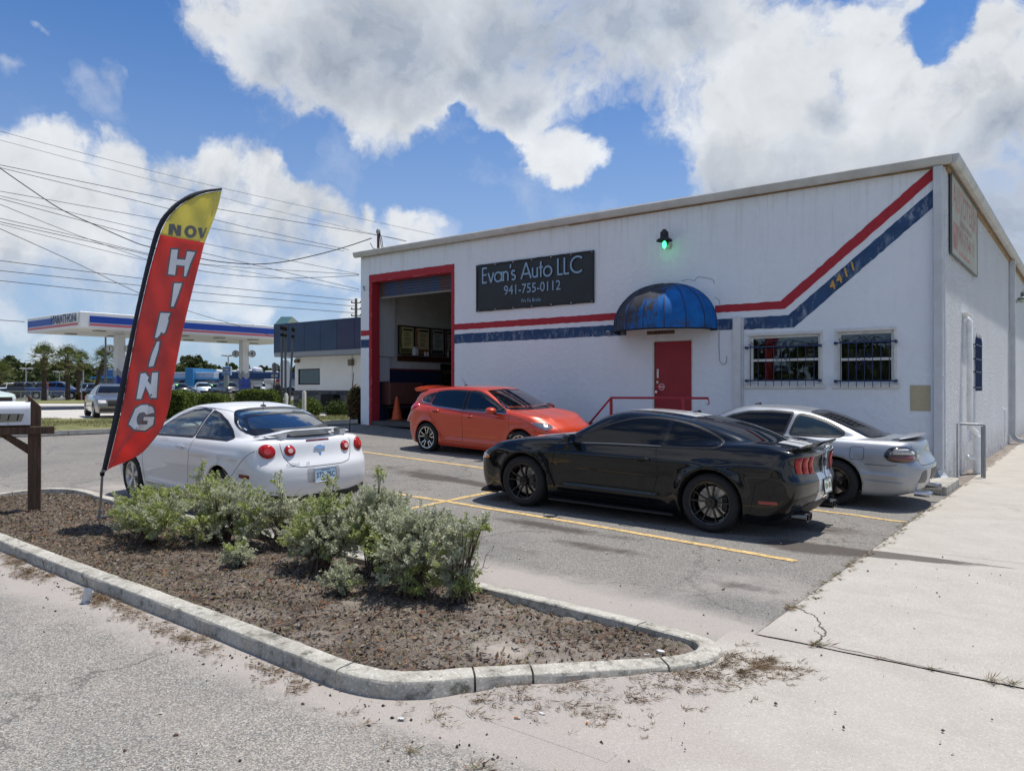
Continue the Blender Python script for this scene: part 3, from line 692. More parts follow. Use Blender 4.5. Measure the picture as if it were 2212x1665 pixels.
def build_mustang():
    root=thing('parked_car','glossy black fastback coupe with white racing stripes and black wheels','car')
    k=CarKit(Pm,root,PB);x,y,z=k.cen.T;ya=np.abs(y)
    door=[(0.86,0.27),(0.90,0.60),(0.80,0.90),(0.72,0.97),(-0.63,1.0),(-0.70,0.66),(-0.62,0.40),(-0.52,0.27)]
    out=k.c.full(x,y,z)>-0.012
    k.region('door',inpoly(x,z,door) & (y>0.5) & out);k.region('door',inpoly(x,z,door) & (y<-0.5) & out)
    k.region('hood',out & (x>0.86) & (x<2.12) & (ya<0.68) & (z>0.72));k.region('boot_lid',out & (x<-1.93) & (x>-2.39) & (ya<0.62) & (z>0.93))
    k.region('front_bumper',out & (x>1.84) & (z<0.72));k.region('rear_bumper',out & (x<-1.86) & (z<0.70))
    k.finish(M_well)
    DG=[(0.60,0.955),(0.34,1.075),(0.05,1.19),(-0.22,1.262),(-0.50,1.285),(-0.72,1.27),(-0.70,0.985)]
    QG=[(-0.77,1.262),(-1.00,1.222),(-1.22,1.150),(-1.38,1.065),(-1.40,1.03),(-1.30,1.005),(-0.75,0.985)]
    for s in (1,-1):
        k.patch('side_window',rnd_poly(DG,0.03),M_tint,side=s,off=0.003);k.patch('quarter_window',rnd_poly(QG,0.03),M_tint,side=s,off=0.003)
        al=smooth_poly([(0.66,0.935),(0.34,1.092),(0.05,1.208),(-0.22,1.280),(-0.50,1.303),(-0.76,1.286),(-1.02,1.240),(-1.26,1.165),(-1.45,1.07),(-1.44,1.015),(-1.3,0.985),(-0.7,0.965)],4)
        k.ribbon('window_trim',al,0.022,M_rub,side=s,closed=True,off=0.005);k.ribbon('door_pillar',[(-0.735,0.98),(-0.745,1.285)],0.06,M_bk_glass,side=s,off=0.0045)
        k.ribbon('belt_line',[(0.64,0.93),(0.0,0.955),(-0.70,0.968)],0.010,mat('dull_bright_trim',(0.25,0.25,0.26),0.25,1.0),side=s,off=0.009)
        k.ribbon('door_seam',door,0.007,M_gap,side=s,off=0.0008,closed=True);k.ribbon('fuel_flap_seam',ell(-1.62,0.80,0.095,0.095),0.005,M_gap,side=s,off=0.0008,closed=True)
        k.ribbon('bumper_seam',[(-1.84,0.30),(-1.90,0.62),(-2.05,0.70),(-2.2,0.72)],0.006,M_gap,side=s,off=0.0008);k.ribbon('bumper_seam',[(1.80,0.66),(1.98,0.73),(2.15,0.74)],0.006,M_gap,side=s,off=0.0008)
        k.patch('marker_lamp',rnd_poly([(-1.93,0.40),(-2.14,0.405),(-2.14,0.44),(-1.93,0.435)],0.015),mat('marker_lens',(0.30,0.03,0.03),0.2,coat=1),side=s,off=0.004)
        k.patch('fender_vent',[(1.10,0.78),(1.02,0.78),(0.90,0.50),(0.84,0.34),(0.90,0.34),(0.99,0.55)],M_gap,side=s,off=0.003);k.ribbon('vent_blade',[(1.10,0.79),(0.97,0.55),(0.86,0.32)],0.022,PB,side=s,off=0.018,depth=0.0)
        k.patch('headlamp',rnd_poly([(1.98,0.665),(2.10,0.695),(2.24,0.675),(2.27,0.61),(2.18,0.60),(2.05,0.625)],0.02),M_lens_c,side=s,off=0.004);k.patch('turn_lamp',rnd_poly([(1.97,0.66),(2.05,0.655),(2.06,0.62),(1.98,0.628)],0.01),M_lens_o,side=s,off=0.007)
        handle(k,'door_handle',-0.47,0.80,s,PB,0.21,0.034,0.032);mirror(k,0.55,1.0,s,PB,M_rub,(0.11,0.20,0.125),0.07)
        k.text('fender_badge','GT350',0.80 if s>0 else 0.92,0.775,0.052,mat('badge_dim',(0.06,0.06,0.065),0.4,1.0),side=s,flip=-s,off=0.004,bold=0.001,align='LEFT' if s>0 else 'LEFT',xs=0.95)
        for (yy, c) in ((0.335, 0), (0.475, 1), (0.615, 2)):      # three slanted tail lamp bars
            q=[(s*(yy+0.012),0.725+0.01*c),(s*(yy+0.127),0.735+0.01*c),(s*(yy+0.148),0.935-0.004*c),(s*(yy+0.035),0.94)]
            k.patch('tail_lamp',rnd_poly(q,0.012),M_lens_r,axis='rear',off=0.012,dome=0.012)
        k.patch('lamp_surround',rnd_poly([(s*0.31,0.70),(s*0.79,0.735),(s*0.82,0.95),(s*0.34,0.955)],0.03),mat('lamp_bezel',(0.01,0.01,0.011),0.2,coat=0.6),axis='rear',off=0.003)
        for yy in (0.50,0.63):
            e=MB();e.lathe([(0.050,-2.24),(0.050,-2.405),(0.042,-2.405),(0.040,-2.30),(0.0,-2.30)],24,c=(0,s*yy,0.262),axis='x');obj('exhaust_tip',e,mat('dark_chrome',(0.18,0.18,0.19),0.25,1.0),root,True,40)
        # racing stripes, left and right of the centre line
        for (a,b) in ((0.028,0.272),):
            k.patch('hood_stripe',[(0.92,s*a),(2.08,s*a),(2.08,s*b),(0.92,s*b)],M_wstripe,axis='top',off=0.0022,depth=0.003)
            k.patch('roof_stripe',[(-0.93,s*a),(0.10,s*a),(0.08,s*b),(-0.91,s*b)],M_wstripe,axis='top',off=0.0022,depth=0.003)
            k.patch('deck_stripe',[(-2.42,s*a),(-1.93,s*a),(-1.93,s*b),(-2.40,s*b)],M_wstripe,axis='top',off=0.0022,depth=0.003)
            k.patch('bumper_stripe',[(s*a,0.35),(s*b,0.35),(s*b,0.73),(s*a,0.73)],M_wstripe,axis='rear',off=0.0022,depth=0.003)
        k.ribbon('hood_seam',[(2.10,s*0.60),(1.6,s*0.70),(0.95,s*0.745)],0.006,M_gap,axis='top',off=0.0008)
    k.patch('rear_window',rnd_poly([(-0.98,-0.50),(-0.98,0.50),(-1.45,0.56),(-1.90,0.58),(-1.95,0.30),(-1.95,-0.30),(-1.90,-0.58),(-1.45,-0.56)],0.05),M_tint,axis='top',off=0.003)
    k.patch('windscreen',rnd_poly([(0.12,-0.50),(0.12,0.50),(0.50,0.60),(0.86,0.66),(0.94,0.3),(0.94,-0.3),(0.86,-0.66),(0.50,-0.60)],0.05),M_tint,axis='top',off=0.003)
    k.ribbon('roof_seam',[(-0.93,-0.62),(-0.95,-0.3),(-0.955,0),(-0.95,0.3),(-0.93,0.62)],0.012,M_gap,axis='top',off=0.001)
    k.patch('rear_panel',rnd_poly([(-0.33,0.745),(0.33,0.745),(0.35,0.925),(-0.35,0.925)],0.02),mat('satin_black_panel',(0.02,0.02,0.022),0.35),axis='rear',off=0.004)
    e=MB();e.tube([(-2.42,0.0,0.80),(-2.425,0.015,0.84),(-2.42,-0.01,0.87),(-2.42,0.012,0.895)],[0.018,0.025,0.022,0.01],8);obj('snake_badge',e,mat('badge_dark_chrome',(0.22,0.22,0.23),0.3,1.0),root,True)
    k.patch('diffuser',rnd_poly([(-0.78,0.225),(0.78,0.225),(0.70,0.34),(0.42,0.40),(-0.42,0.40),(-0.70,0.34)],0.04),M_rub,axis='rear',off=0.008)
        # rear lip spoiler on the deck edge
    sp=MB();n=25;vs=[]
    for i in range(n):
        t=-1 + 2*i/(n-1);yy=t*0.74;xx=-2.36 + 0.14*abs(t)**2.4;zz=1.022 - 0.03*t*t;k2=1.0 - 0.35*abs(t)**6
        for (dx,dz) in ((0.17,0.0),(0.0,0.032),(-0.11,0.085*k2),(-0.125,0.083*k2),(-0.11,0.06*k2),(0.0,0.0),(0.03,-0.03)): vs.append((xx+dx,yy,zz+dz))
    fs=[(i*7+j,i*7+(j+1) % 7,(i+1)*7+(j+1) % 7,(i+1)*7+j) for i in range(n-1) for j in range(7)] + [tuple(range(7))[::-1],tuple(range((n-1)*7,n*7))]
    sp.add(vs,fs);spo=obj('spoiler',sp,PB,root,True,30)
    for s in (1,-1):
        st=MB();a,b=sorted((s*0.028,s*0.272));st.add([(-2.365,a,1.0555),(-2.365,b,1.0545),(-2.474,b,1.1075),(-2.474,a,1.1085)],[(0,1,2,3) if True else ()]);st.add([(-2.4715,a,1.083),(-2.4715,b,1.082),(-2.39,b,1.022),(-2.39,a,1.023)],[(0,1,2,3)]);obj('spoiler_stripe',st,M_wstripe,spo)
    plate(k,0.0,0.565,-2.455,(0.30,0.155),'florida',root)
    antenna(root,-0.80,1.362,M_rub,0.035)
    interior_none=None
    for (xx,yy) in ((1.36,0.80),(1.36,-0.80),(-1.36,0.795),(-1.36,-0.795)): wheel_parts(root,xx,yy,0.348,0.27 if xx<0 else 0.26,0.252,'ten',M_blkwheel,M_gap,brake=mat('dark_brake_caliper',(0.02,0.02,0.025),0.4))
    sk=MB();sk.bbox(-0.9,0.92,0.83,0.925,0.135,0.165,0.01);obj('side_skirt',sk,M_rub,root);sk=MB();sk.bbox(-0.9,0.92,-0.925,-0.83,0.135,0.165,0.01);obj('side_skirt',sk,M_rub,root)
    sp=MB();pts=[(2.30 - 0.22*abs(t)**2.4,t*0.86) for t in np.linspace(-1,1,21)];sp.prism([(a+0.06,b) for a,b in pts] + [(a-0.25,b) for a,b in pts[::-1]],0.13,0.155);obj('front_splitter',sp,M_rub,root)
    return root
def plate(k,yc,zc,x,size,kind,root,tilt=0.12):
    w,h=size;q=MB();q.bbox(-0.004,0.004,-w/2,w/2,-h/2,h/2,0.003);cols={'florida': (0.62,0.66,0.62),'kentucky': (0.50,0.66,0.80)}
    o=obj('number_plate',q,mat('plate_' + kind,cols[kind],0.35,var=0.08,vscale=20),root,loc=(x,yc,zc),rot=(0,tilt,0))
    t=MB()
    ink=mat('plate_ink_' + kind,(0.02,0.05,0.12) if kind=='kentucky' else (0.02,0.14,0.05),0.5)
    if kind=='kentucky':
        put_text(t,'372',(-0.0055,0.082,-0.004),(0,-1,0),(0,0,1),0.095,xs=0.78,bold=0.0015);put_text(t,'PSC',(-0.0055,-0.078,-0.004),(0,-1,0),(0,0,1),0.095,xs=0.78,bold=0.0015);put_text(t,'Kentucky',(-0.0055,0,0.058),(0,-1,0),(0,0,1),0.034)
    else:
        put_text(t,'FLORIDA',(-0.0055,0,0.058),(0,-1,0),(0,0,1),0.028)
        for (a,b) in ((0.095,0),(0.045,0),(-0.055,0),(-0.10,0)): t.box(-0.0062,-0.005,a-0.013,a+0.013,-0.03,0.035)
    obj('plate_lettering',t,ink,o)
    t=MB()
    if kind=='kentucky': t.box(-0.0060,-0.0045,-0.075,0.065,-0.072,-0.054);m2=mat('plate_blue_band',(0.03,0.07,0.35),0.5)
    else: t.lathe([(0.0,-0.0058),(0.02,-0.0058)],14,axis='x');m2=mat('plate_orange',(0.75,0.22,0.03),0.5)
    obj('plate_emblem',t,m2,o)
    f=MB()
    for (a0,a1,b0,b1) in ((-w/2-0.012,w/2+0.012,h/2,h/2+0.012),(-w/2-0.012,w/2+0.012,-h/2-0.012,-h/2),(-w/2-0.012,-w/2,-h/2,h/2),(w/2,w/2+0.012,-h/2,h/2)): f.bbox(-0.008,0.006,a0,a1,b0,b1,0.003)
    obj('plate_frame',f,mat('plate_frame_'+kind,(0.55,0.56,0.58) if kind=='kentucky' else (0.06,0.06,0.06),0.3,0.6),o)
    return o

# ---- white two-door coupe, seen from behind
Pc=dict(xf=1.31,xr=-1.31,rz=0.315,Ra=0.36,wmax=0.865,H=1.44,XFmax=2.25,XRmin=-2.33,gc=-0.35,zb=0.95,
  XF=[(0.1,2.12),(0.25,2.2),(0.45,2.24),(0.60,2.22),(0.70,2.1),(0.8,1.9)],
  XR=[(0.1,-2.16),(0.22,-2.22),(0.36,-2.29),(0.50,-2.32),(0.66,-2.31),(0.73,-2.27),(0.80,-2.235),(0.95,-2.20),(1.03,-2.17),(1.2,-2.1)],
  W=[(-2.35,0.79),(-1.9,0.85),(-1.31,0.862),(0,0.857),(1.31,0.857),(1.8,0.83),(2.25,0.74)],
  S=[(0.1,0.10),(0.2,0.055),(0.30,0.03),(0.42,0.018),(0.55,0.008),(0.68,0.0),(0.78,0.004),(0.88,0.022),(0.96,0.055),(1.1,0.14)],
  T=[(-2.35,0.985),(-2.2,1.015),(-1.95,1.035),(-1.6,1.03),(0.6,1.0),(0.95,0.985),(1.3,0.93),(1.8,0.84),(2.1,0.74),(2.25,0.64)],
  B=[(-2.35,0.26),(-2.1,0.20),(-1.8,0.17),(1.8,0.16),(2.25,0.19)],
  G=[(-2.2,0.80),(-1.92,0.99),(-1.7,1.10),(-1.45,1.215),(-1.1,1.335),(-0.75,1.395),(-0.35,1.415),(0.0,1.395),(0.35,1.31),(0.7,1.16),(1.0,0.99),(1.2,0.85)],
  WG=[(-2.2,0.55),(-1.9,0.63),(-1.4,0.73),(-0.8,0.785),(0.2,0.79),(0.8,0.775),(1.1,0.74)],
  HIP=[(-2.4,0.0),(-1.8,0.0),(0.9,0.0),(1.3,0.03),(1.9,0.02),(2.2,0.0)],crease=[(0.80,0.0,0.012,0.05,-1.9,1.9),(0.30,0.0,0.012,0.04,-0.9,0.9)],
  flare=0.018,flare_r=0.018,cf=0.26,cr=0.17,crown=0.045,kf=0.30,kr=0.26,kt=0.11,tumble=0.40,tcurve=0.45,kg=0.14,kj=0.05,bow=0.12,gcrown=0.06,cabin=(-1.75,1.05))
cDG=[(0.66,0.965),(0.44,1.10),(0.15,1.235),(-0.12,1.310),(-0.42,1.335),(-0.60,1.325),(-0.50,0.985)]
cQG=[(-0.66,1.318),(-0.88,1.280),(-1.12,1.200),(-1.32,1.095),(-1.42,1.005),(-1.38,0.99),(-0.56,0.987)]
cRG=[(-0.50,1.30),(-0.25,1.325),(0,1.33),(0.25,1.325),(0.50,1.30),(0.60,1.18),(0.63,1.075),(0.35,1.055),(0,1.05),(-0.35,1.055),(-0.63,1.075),(-0.60,1.18)]
cWS=[(-0.50,1.32),(0,1.345),(0.50,1.32),(0.64,1.12),(0.68,1.0),(0,0.985),(-0.68,1.0),(-0.64,1.12)]
Pc['side_holes']=[cDG,cQG];Pc['ends']=[(cRG,-1.95,-0.85),(cWS,0.10,1.2)]
PW=paint('white_car_paint',(0.70,0.71,0.72),0.0,0.35,1.0,dust=0.05,dustcol=(0.42,0.38,0.33))
def build_cobalt():
    root=thing('parked_car','white two-door coupe with round red tail lamps parked behind the shrubs','car')
    k=CarKit(Pc,root,PW);x,y,z=k.cen.T;ya=np.abs(y);out=k.c.full(x,y,z)>-0.012
    door=[(0.88,0.26),(0.92,0.60),(0.82,0.96),(0.60,1.12),(0.2,1.30),(-0.15,1.375),(-0.52,1.385),(-0.66,1.36),(-0.56,0.98),(-0.50,0.70),(-0.44,0.42),(-0.36,0.27)]
    k.region('door',inpoly(x,z,door) & (y>0.45) & out);k.region('door',inpoly(x,z,door) & (y<-0.45) & out)
    k.region('boot_lid',out & (x<-1.88) & (ya<0.50) & (z>0.66));k.region('hood',out & (x>1.0) & (x<2.05) & (ya<0.66) & (z>0.7))
    k.region('rear_bumper',out & (x<-1.72) & (z<0.68));k.region('front_bumper',out & (x>1.75) & (z<0.68))
    k.finish(M_lin)
    for s in (1,-1):
        k.patch('side_window',rnd_poly(cDG,0.03),M_glass,side=s,off=0.003,depth=0.006);k.patch('quarter_window',rnd_poly(cQG,0.03),M_glass_d,side=s,off=0.003,depth=0.006)
        k.ribbon('window_trim',rnd_poly(cDG,0.03),0.030,M_rub,side=s,closed=True,off=0.003);k.ribbon('window_trim',rnd_poly(cQG,0.03),0.034,M_rub,side=s,closed=True,off=0.003)
        k.ribbon('door_seam',[(0.82,0.96),(0.56,1.13),(0.2,1.275),(-0.12,1.338),(-0.45,1.358),(-0.65,1.345),(-0.56,0.98),(-0.50,0.70),(-0.44,0.42),(-0.36,0.27)],0.006,M_gap,side=s,off=0.001);k.ribbon('door_seam',door[:3],0.006,M_gap,side=s,off=0.001);k.ribbon('sill_seam',[(0.88,0.26),(-0.36,0.27)],0.007,M_gap,side=s,off=0.001)
        k.ribbon('bumper_seam',[(-1.60,0.55),(-1.72,0.66),(-1.86,0.78),(-1.98,0.87),(-2.05,0.90)],0.006,M_gap,side=s,off=0.001)
        k.ribbon('side_lip',[(0.85,0.30),(0.2,0.285),(-0.88,0.285)],0.03,PW,side=s,off=0.016,depth=0.0)
        k.patch('marker_lamp',rnd_poly([(-1.78,0.56),(-1.99,0.56),(-1.99,0.605),(-1.78,0.605)],0.01),mat('marker_lens_dark',(0.16,0.015,0.012),0.15,coat=1),side=s,off=0.005)
        handle(k,'door_handle',-0.28,0.835,s,M_chrome,0.17,0.030,0.034)
        mirror(k,0.62,1.02,s,PW,M_rub,(0.12,0.19,0.13),0.06)
        for (yy,zz,rr,nm) in ((0.665,0.880,0.092,'outer'),(0.405,0.875,0.072,'inner')):
            a=k.patch('lamp_bezel',ell(s*yy,zz,rr*1.05,rr*1.0,28),M_chrome if nm=='inner' else PW,axis='rear',off=0.003)
            a=k.patch('tail_lamp',ell(s*yy,zz,rr*0.94,rr*0.90,28),M_lens_r,axis='rear',off=0.012,dome=0.016,res=0.02)
            if nm=='inner': k.patch('lamp_centre',ell(s*yy,zz,rr*0.42,rr*0.42,16),mat('clear_lens_pinkish',(0.70,0.42,0.38),0.12,coat=1),axis='rear',off=0.034,parent=None)
            else: k.patch('lamp_centre',ell(s*yy,zz,rr*0.40,rr*0.40,16),mat('bright_red_lens',(0.55,0.03,0.02),0.1,coat=1),axis='rear',off=0.036)
    k.patch('rear_window',cRG,see_glass('rear_car_glass',(0.34,0.42,0.41),1.6),axis='rear',off=0.003,depth=0.006,res=0.05);k.patch('windscreen',cWS,M_glass,axis='front',off=0.003,depth=0.006,res=0.05)
    k.ribbon('rear_window_border',rnd_poly([(a*0.955,(b-1.19)*0.90+1.19) for a,b in cRG],0.06),0.085,M_bk_glass,axis='rear',closed=True,off=0.006,depth=0.006);k.ribbon('windscreen_border',cWS,0.06,M_bk_glass,axis='front',closed=True,off=0.006,depth=0.006)
    k.ribbon('boot_seam',[(-0.50,1.035),(-0.515,0.93),(-0.49,0.80),(-0.42,0.70),(-0.30,0.672),(0.30,0.672),(0.42,0.70),(0.49,0.80),(0.515,0.93),(0.50,1.035)],0.007,M_gap,axis='rear',off=0.001)
    for s in (1,-1): k.ribbon('roof_seam',[(0.3,s*0.50),(-0.3,s*0.535),(-0.8,s*0.53),(-1.05,s*0.50)],0.008,M_gap,axis='top',off=0.001)
    k.patch('brake_lamp',rnd_poly([(-0.17,0.972),(0.17,0.972),(0.165,0.992),(-0.165,0.992)],0.008),M_lens_d,axis='rear',off=0.004)
    bw=[(-0.085,0.0),(-0.03,0.0),(-0.03,-0.012),(0.03,-0.012),(0.03,0.0),(0.085,0.0),(0.07,0.032),(0.03,0.032),(0.03,0.044),(-0.03,0.044),(-0.03,0.032),(-0.07,0.032)]
    k.patch('emblem',[(a,b+0.875) for a,b in bw],M_chrome,axis='rear',off=0.014,res=0.03);k.patch('boot_lock',ell(0.0,0.815,0.017,0.019,16),M_chrome,axis='rear',off=0.004)
    for (t,yy) in (('COBALT',0.40),('LT',0.205)): k.text('badge',t,yy,0.712,0.042,M_chrome,axis='rear',flip=-1,off=0.010,bold=0.001,xs=1.05)
    rec=k.patch('plate_recess',rnd_poly([(-0.235,0.475),(0.235,0.475),(0.235,0.655),(-0.235,0.655)],0.03),mat('plate_recess',(0.42,0.43,0.44),0.5),axis='rear',off=0.0015,depth=0.004)
    plate(k,0.0,0.562,-2.345,(0.305,0.155),'kentucky',root,0.05)
    k.patch('rear_valance',rnd_poly([(-0.66,0.30),(0.66,0.30),(0.60,0.232),(-0.60,0.232)],0.03),M_rub,axis='rear',off=0.01)
    k.ribbon('valance_lip',[(-0.72,0.345),(-0.4,0.30),(0.4,0.30),(0.72,0.345)],0.05,M_rub,axis='rear',off=0.007)
    # boot spoiler on two feet
    sp=MB();n=31;vs=[]
    for i in range(n):
        t=-1 + 2*i/(n-1);yy=t*0.66;xx=-2.06 + 0.20*abs(t)**2.6;zz=1.102 - 0.065*max(0,abs(t)-0.5)/0.5;ch=0.115*(1 - 0.25*abs(t)**3)
        for (dx,dz) in ((ch,0.0),(ch*0.5,0.016),(-ch*0.6,0.020),(-ch,0.014),(-ch*0.6,0.002),(ch*0.5,-0.010)): vs.append((xx+dx,yy,zz+dz))
    fs=[(i*6+j,i*6+(j+1) % 6,(i+1)*6+(j+1) % 6,(i+1)*6+j) for i in range(n-1) for j in range(6)] + [tuple(range(6))[::-1],tuple(range((n-1)*6,n*6))]
    sp.add(vs,fs)
    for s in (1,-1):
        a,b=s*0.40,s*0.47;a,b=min(a,b),max(a,b);sp.add([(-2.10,a,1.0),(-1.99,a,1.0),(-1.99,b,1.0),(-2.10,b,1.0),(-2.12,a-0.01,1.09),(-1.98,a-0.01,1.09),(-1.98,b+0.01,1.09),(-2.12,b+0.01,1.09)],[(0,1,5,4),(1,2,6,5),(2,3,7,6),(3,0,4,7),(0,3,2,1)])
    obj('spoiler',sp,PW,root,True,45)
    antenna(root,-0.92,1.372,M_rub,rod=0.10,back=0.03)
    interior(root,0.72,0.98,(-0.1,),rear=-0.95)
    b=MB();b.bbox(-1.85,-1.3,-0.55,0.55,0.90,0.93,0.01);obj('parcel_shelf',b,M_lin,root)
    for (xx,yy) in ((1.31,0.755),(1.31,-0.755),(-1.31,0.755),(-1.31,-0.755)): wheel_parts(root,xx,yy,0.312,0.205,0.208,'wide5',M_alloy,M_gap)
    e=MB();e.cyl((-2.28,-0.45,0.235),(-2.1,-0.45,0.235),0.028,n=14);obj('exhaust_tip',e,M_chrome,root,True)
    return root

# ---- orange five-door hatchback
Pf=dict(xf=1.325,xr=-1.325,rz=0.325,Ra=0.372,wmax=0.91,H=1.49,XFmax=2.21,XRmin=-2.15,gc=-0.4,zb=1.0,
  XF=[(0.1,2.1),(0.25,2.17),(0.45,2.2),(0.60,2.19),(0.72,2.12),(0.82,1.95),(0.95,1.8)],
  XR=[(0.1,-1.98),(0.25,-2.06),(0.45,-2.13),(0.60,-2.14),(0.72,-2.12),(0.85,-2.08),(1.0,-2.04),(1.2,-1.95)],
  W=[(-2.15,0.80),(-1.8,0.865),(-1.325,0.90),(-0.5,0.892),(0.5,0.89),(1.325,0.90),(1.8,0.87),(2.2,0.76)],
  S=[(0.1,0.10),(0.2,0.05),(0.28,0.022),(0.36,0.025),(0.46,0.030),(0.60,0.018),(0.74,0.004),(0.84,0.0),(0.92,0.012),(1.0,0.045),(1.12,0.12)],
  T=[(-2.15,1.0),(-1.9,1.06),(0.7,1.06),(1.0,1.05),(1.3,1.0),(1.7,0.925),(2.0,0.82),(2.2,0.70)],
  B=[(-2.15,0.27),(-1.9,0.20),(-1.7,0.17),(1.7,0.16),(2.2,0.19)],
  G=[(-2.25,0.80),(-2.12,0.96),(-2.02,1.12),(-1.93,1.27),(-1.84,1.365),(-1.6,1.41),(-1.2,1.45),(-0.7,1.475),(-0.3,1.478),(0.05,1.455),(0.35,1.36),(0.7,1.22),(1.05,1.06),(1.3,0.94)],
  WG=[(-2.1,0.66),(-1.8,0.74),(-1.3,0.80),(-0.6,0.825),(0.4,0.82),(0.9,0.80),(1.2,0.76)],
  HIP=[(-2.1,0.0),(0.9,0.0),(1.3,0.03),(1.8,0.03),(2.1,0.0)],hoodline=[(0.42,0.016,0.06,0.95,2.0)],crease=[(0.865,-0.03,0.018,0.03,-2.0,1.5),(0.40,0.0,-0.010,0.06,-0.9,0.9)],
  flare=0.022,flare_r=0.024,cf=0.30,cr=0.16,crown=0.05,kf=0.32,kr=0.28,kt=0.10,tumble=0.36,tcurve=0.30,kg=0.13,kj=0.04,bow=0.12,gcrown=0.05,gsig=0.045,cabin=(-1.85,1.15))
fFW=[(0.93,0.985),(0.80,1.06),(0.55,1.185),(0.25,1.315),(0.05,1.375),(-0.10,1.385),(-0.19,1.385),(-0.19,0.99)]
fRW=[(-0.31,1.385),(-0.60,1.385),(-0.90,1.37),(-1.10,1.345),(-1.20,1.325),(-1.28,1.09),(-1.20,1.04),(-0.31,0.995)]
fQW=[(-1.26,1.308),(-1.42,1.265),(-1.56,1.205),(-1.62,1.16),(-1.55,1.115),(-1.34,1.095)]
fWS=[(-0.52,1.385),(0,1.405),(0.52,1.385),(0.68,1.16),(0.72,1.065),(0,1.06),(-0.72,1.065),(-0.68,1.16)]
fRG=[(-0.48,1.30),(0.48,1.30),(0.56,1.10),(0,1.07),(-0.56,1.10)]
Pf['side_holes']=[fFW,fRW,fQW];Pf['ends']=[(fWS,0.18,1.3)]
PO=paint('orange_red_car_paint',(0.54,0.042,0.006),0.2,0.34,1.0,flake=0.3,dust=0.03,dustcol=(0.35,0.20,0.13))
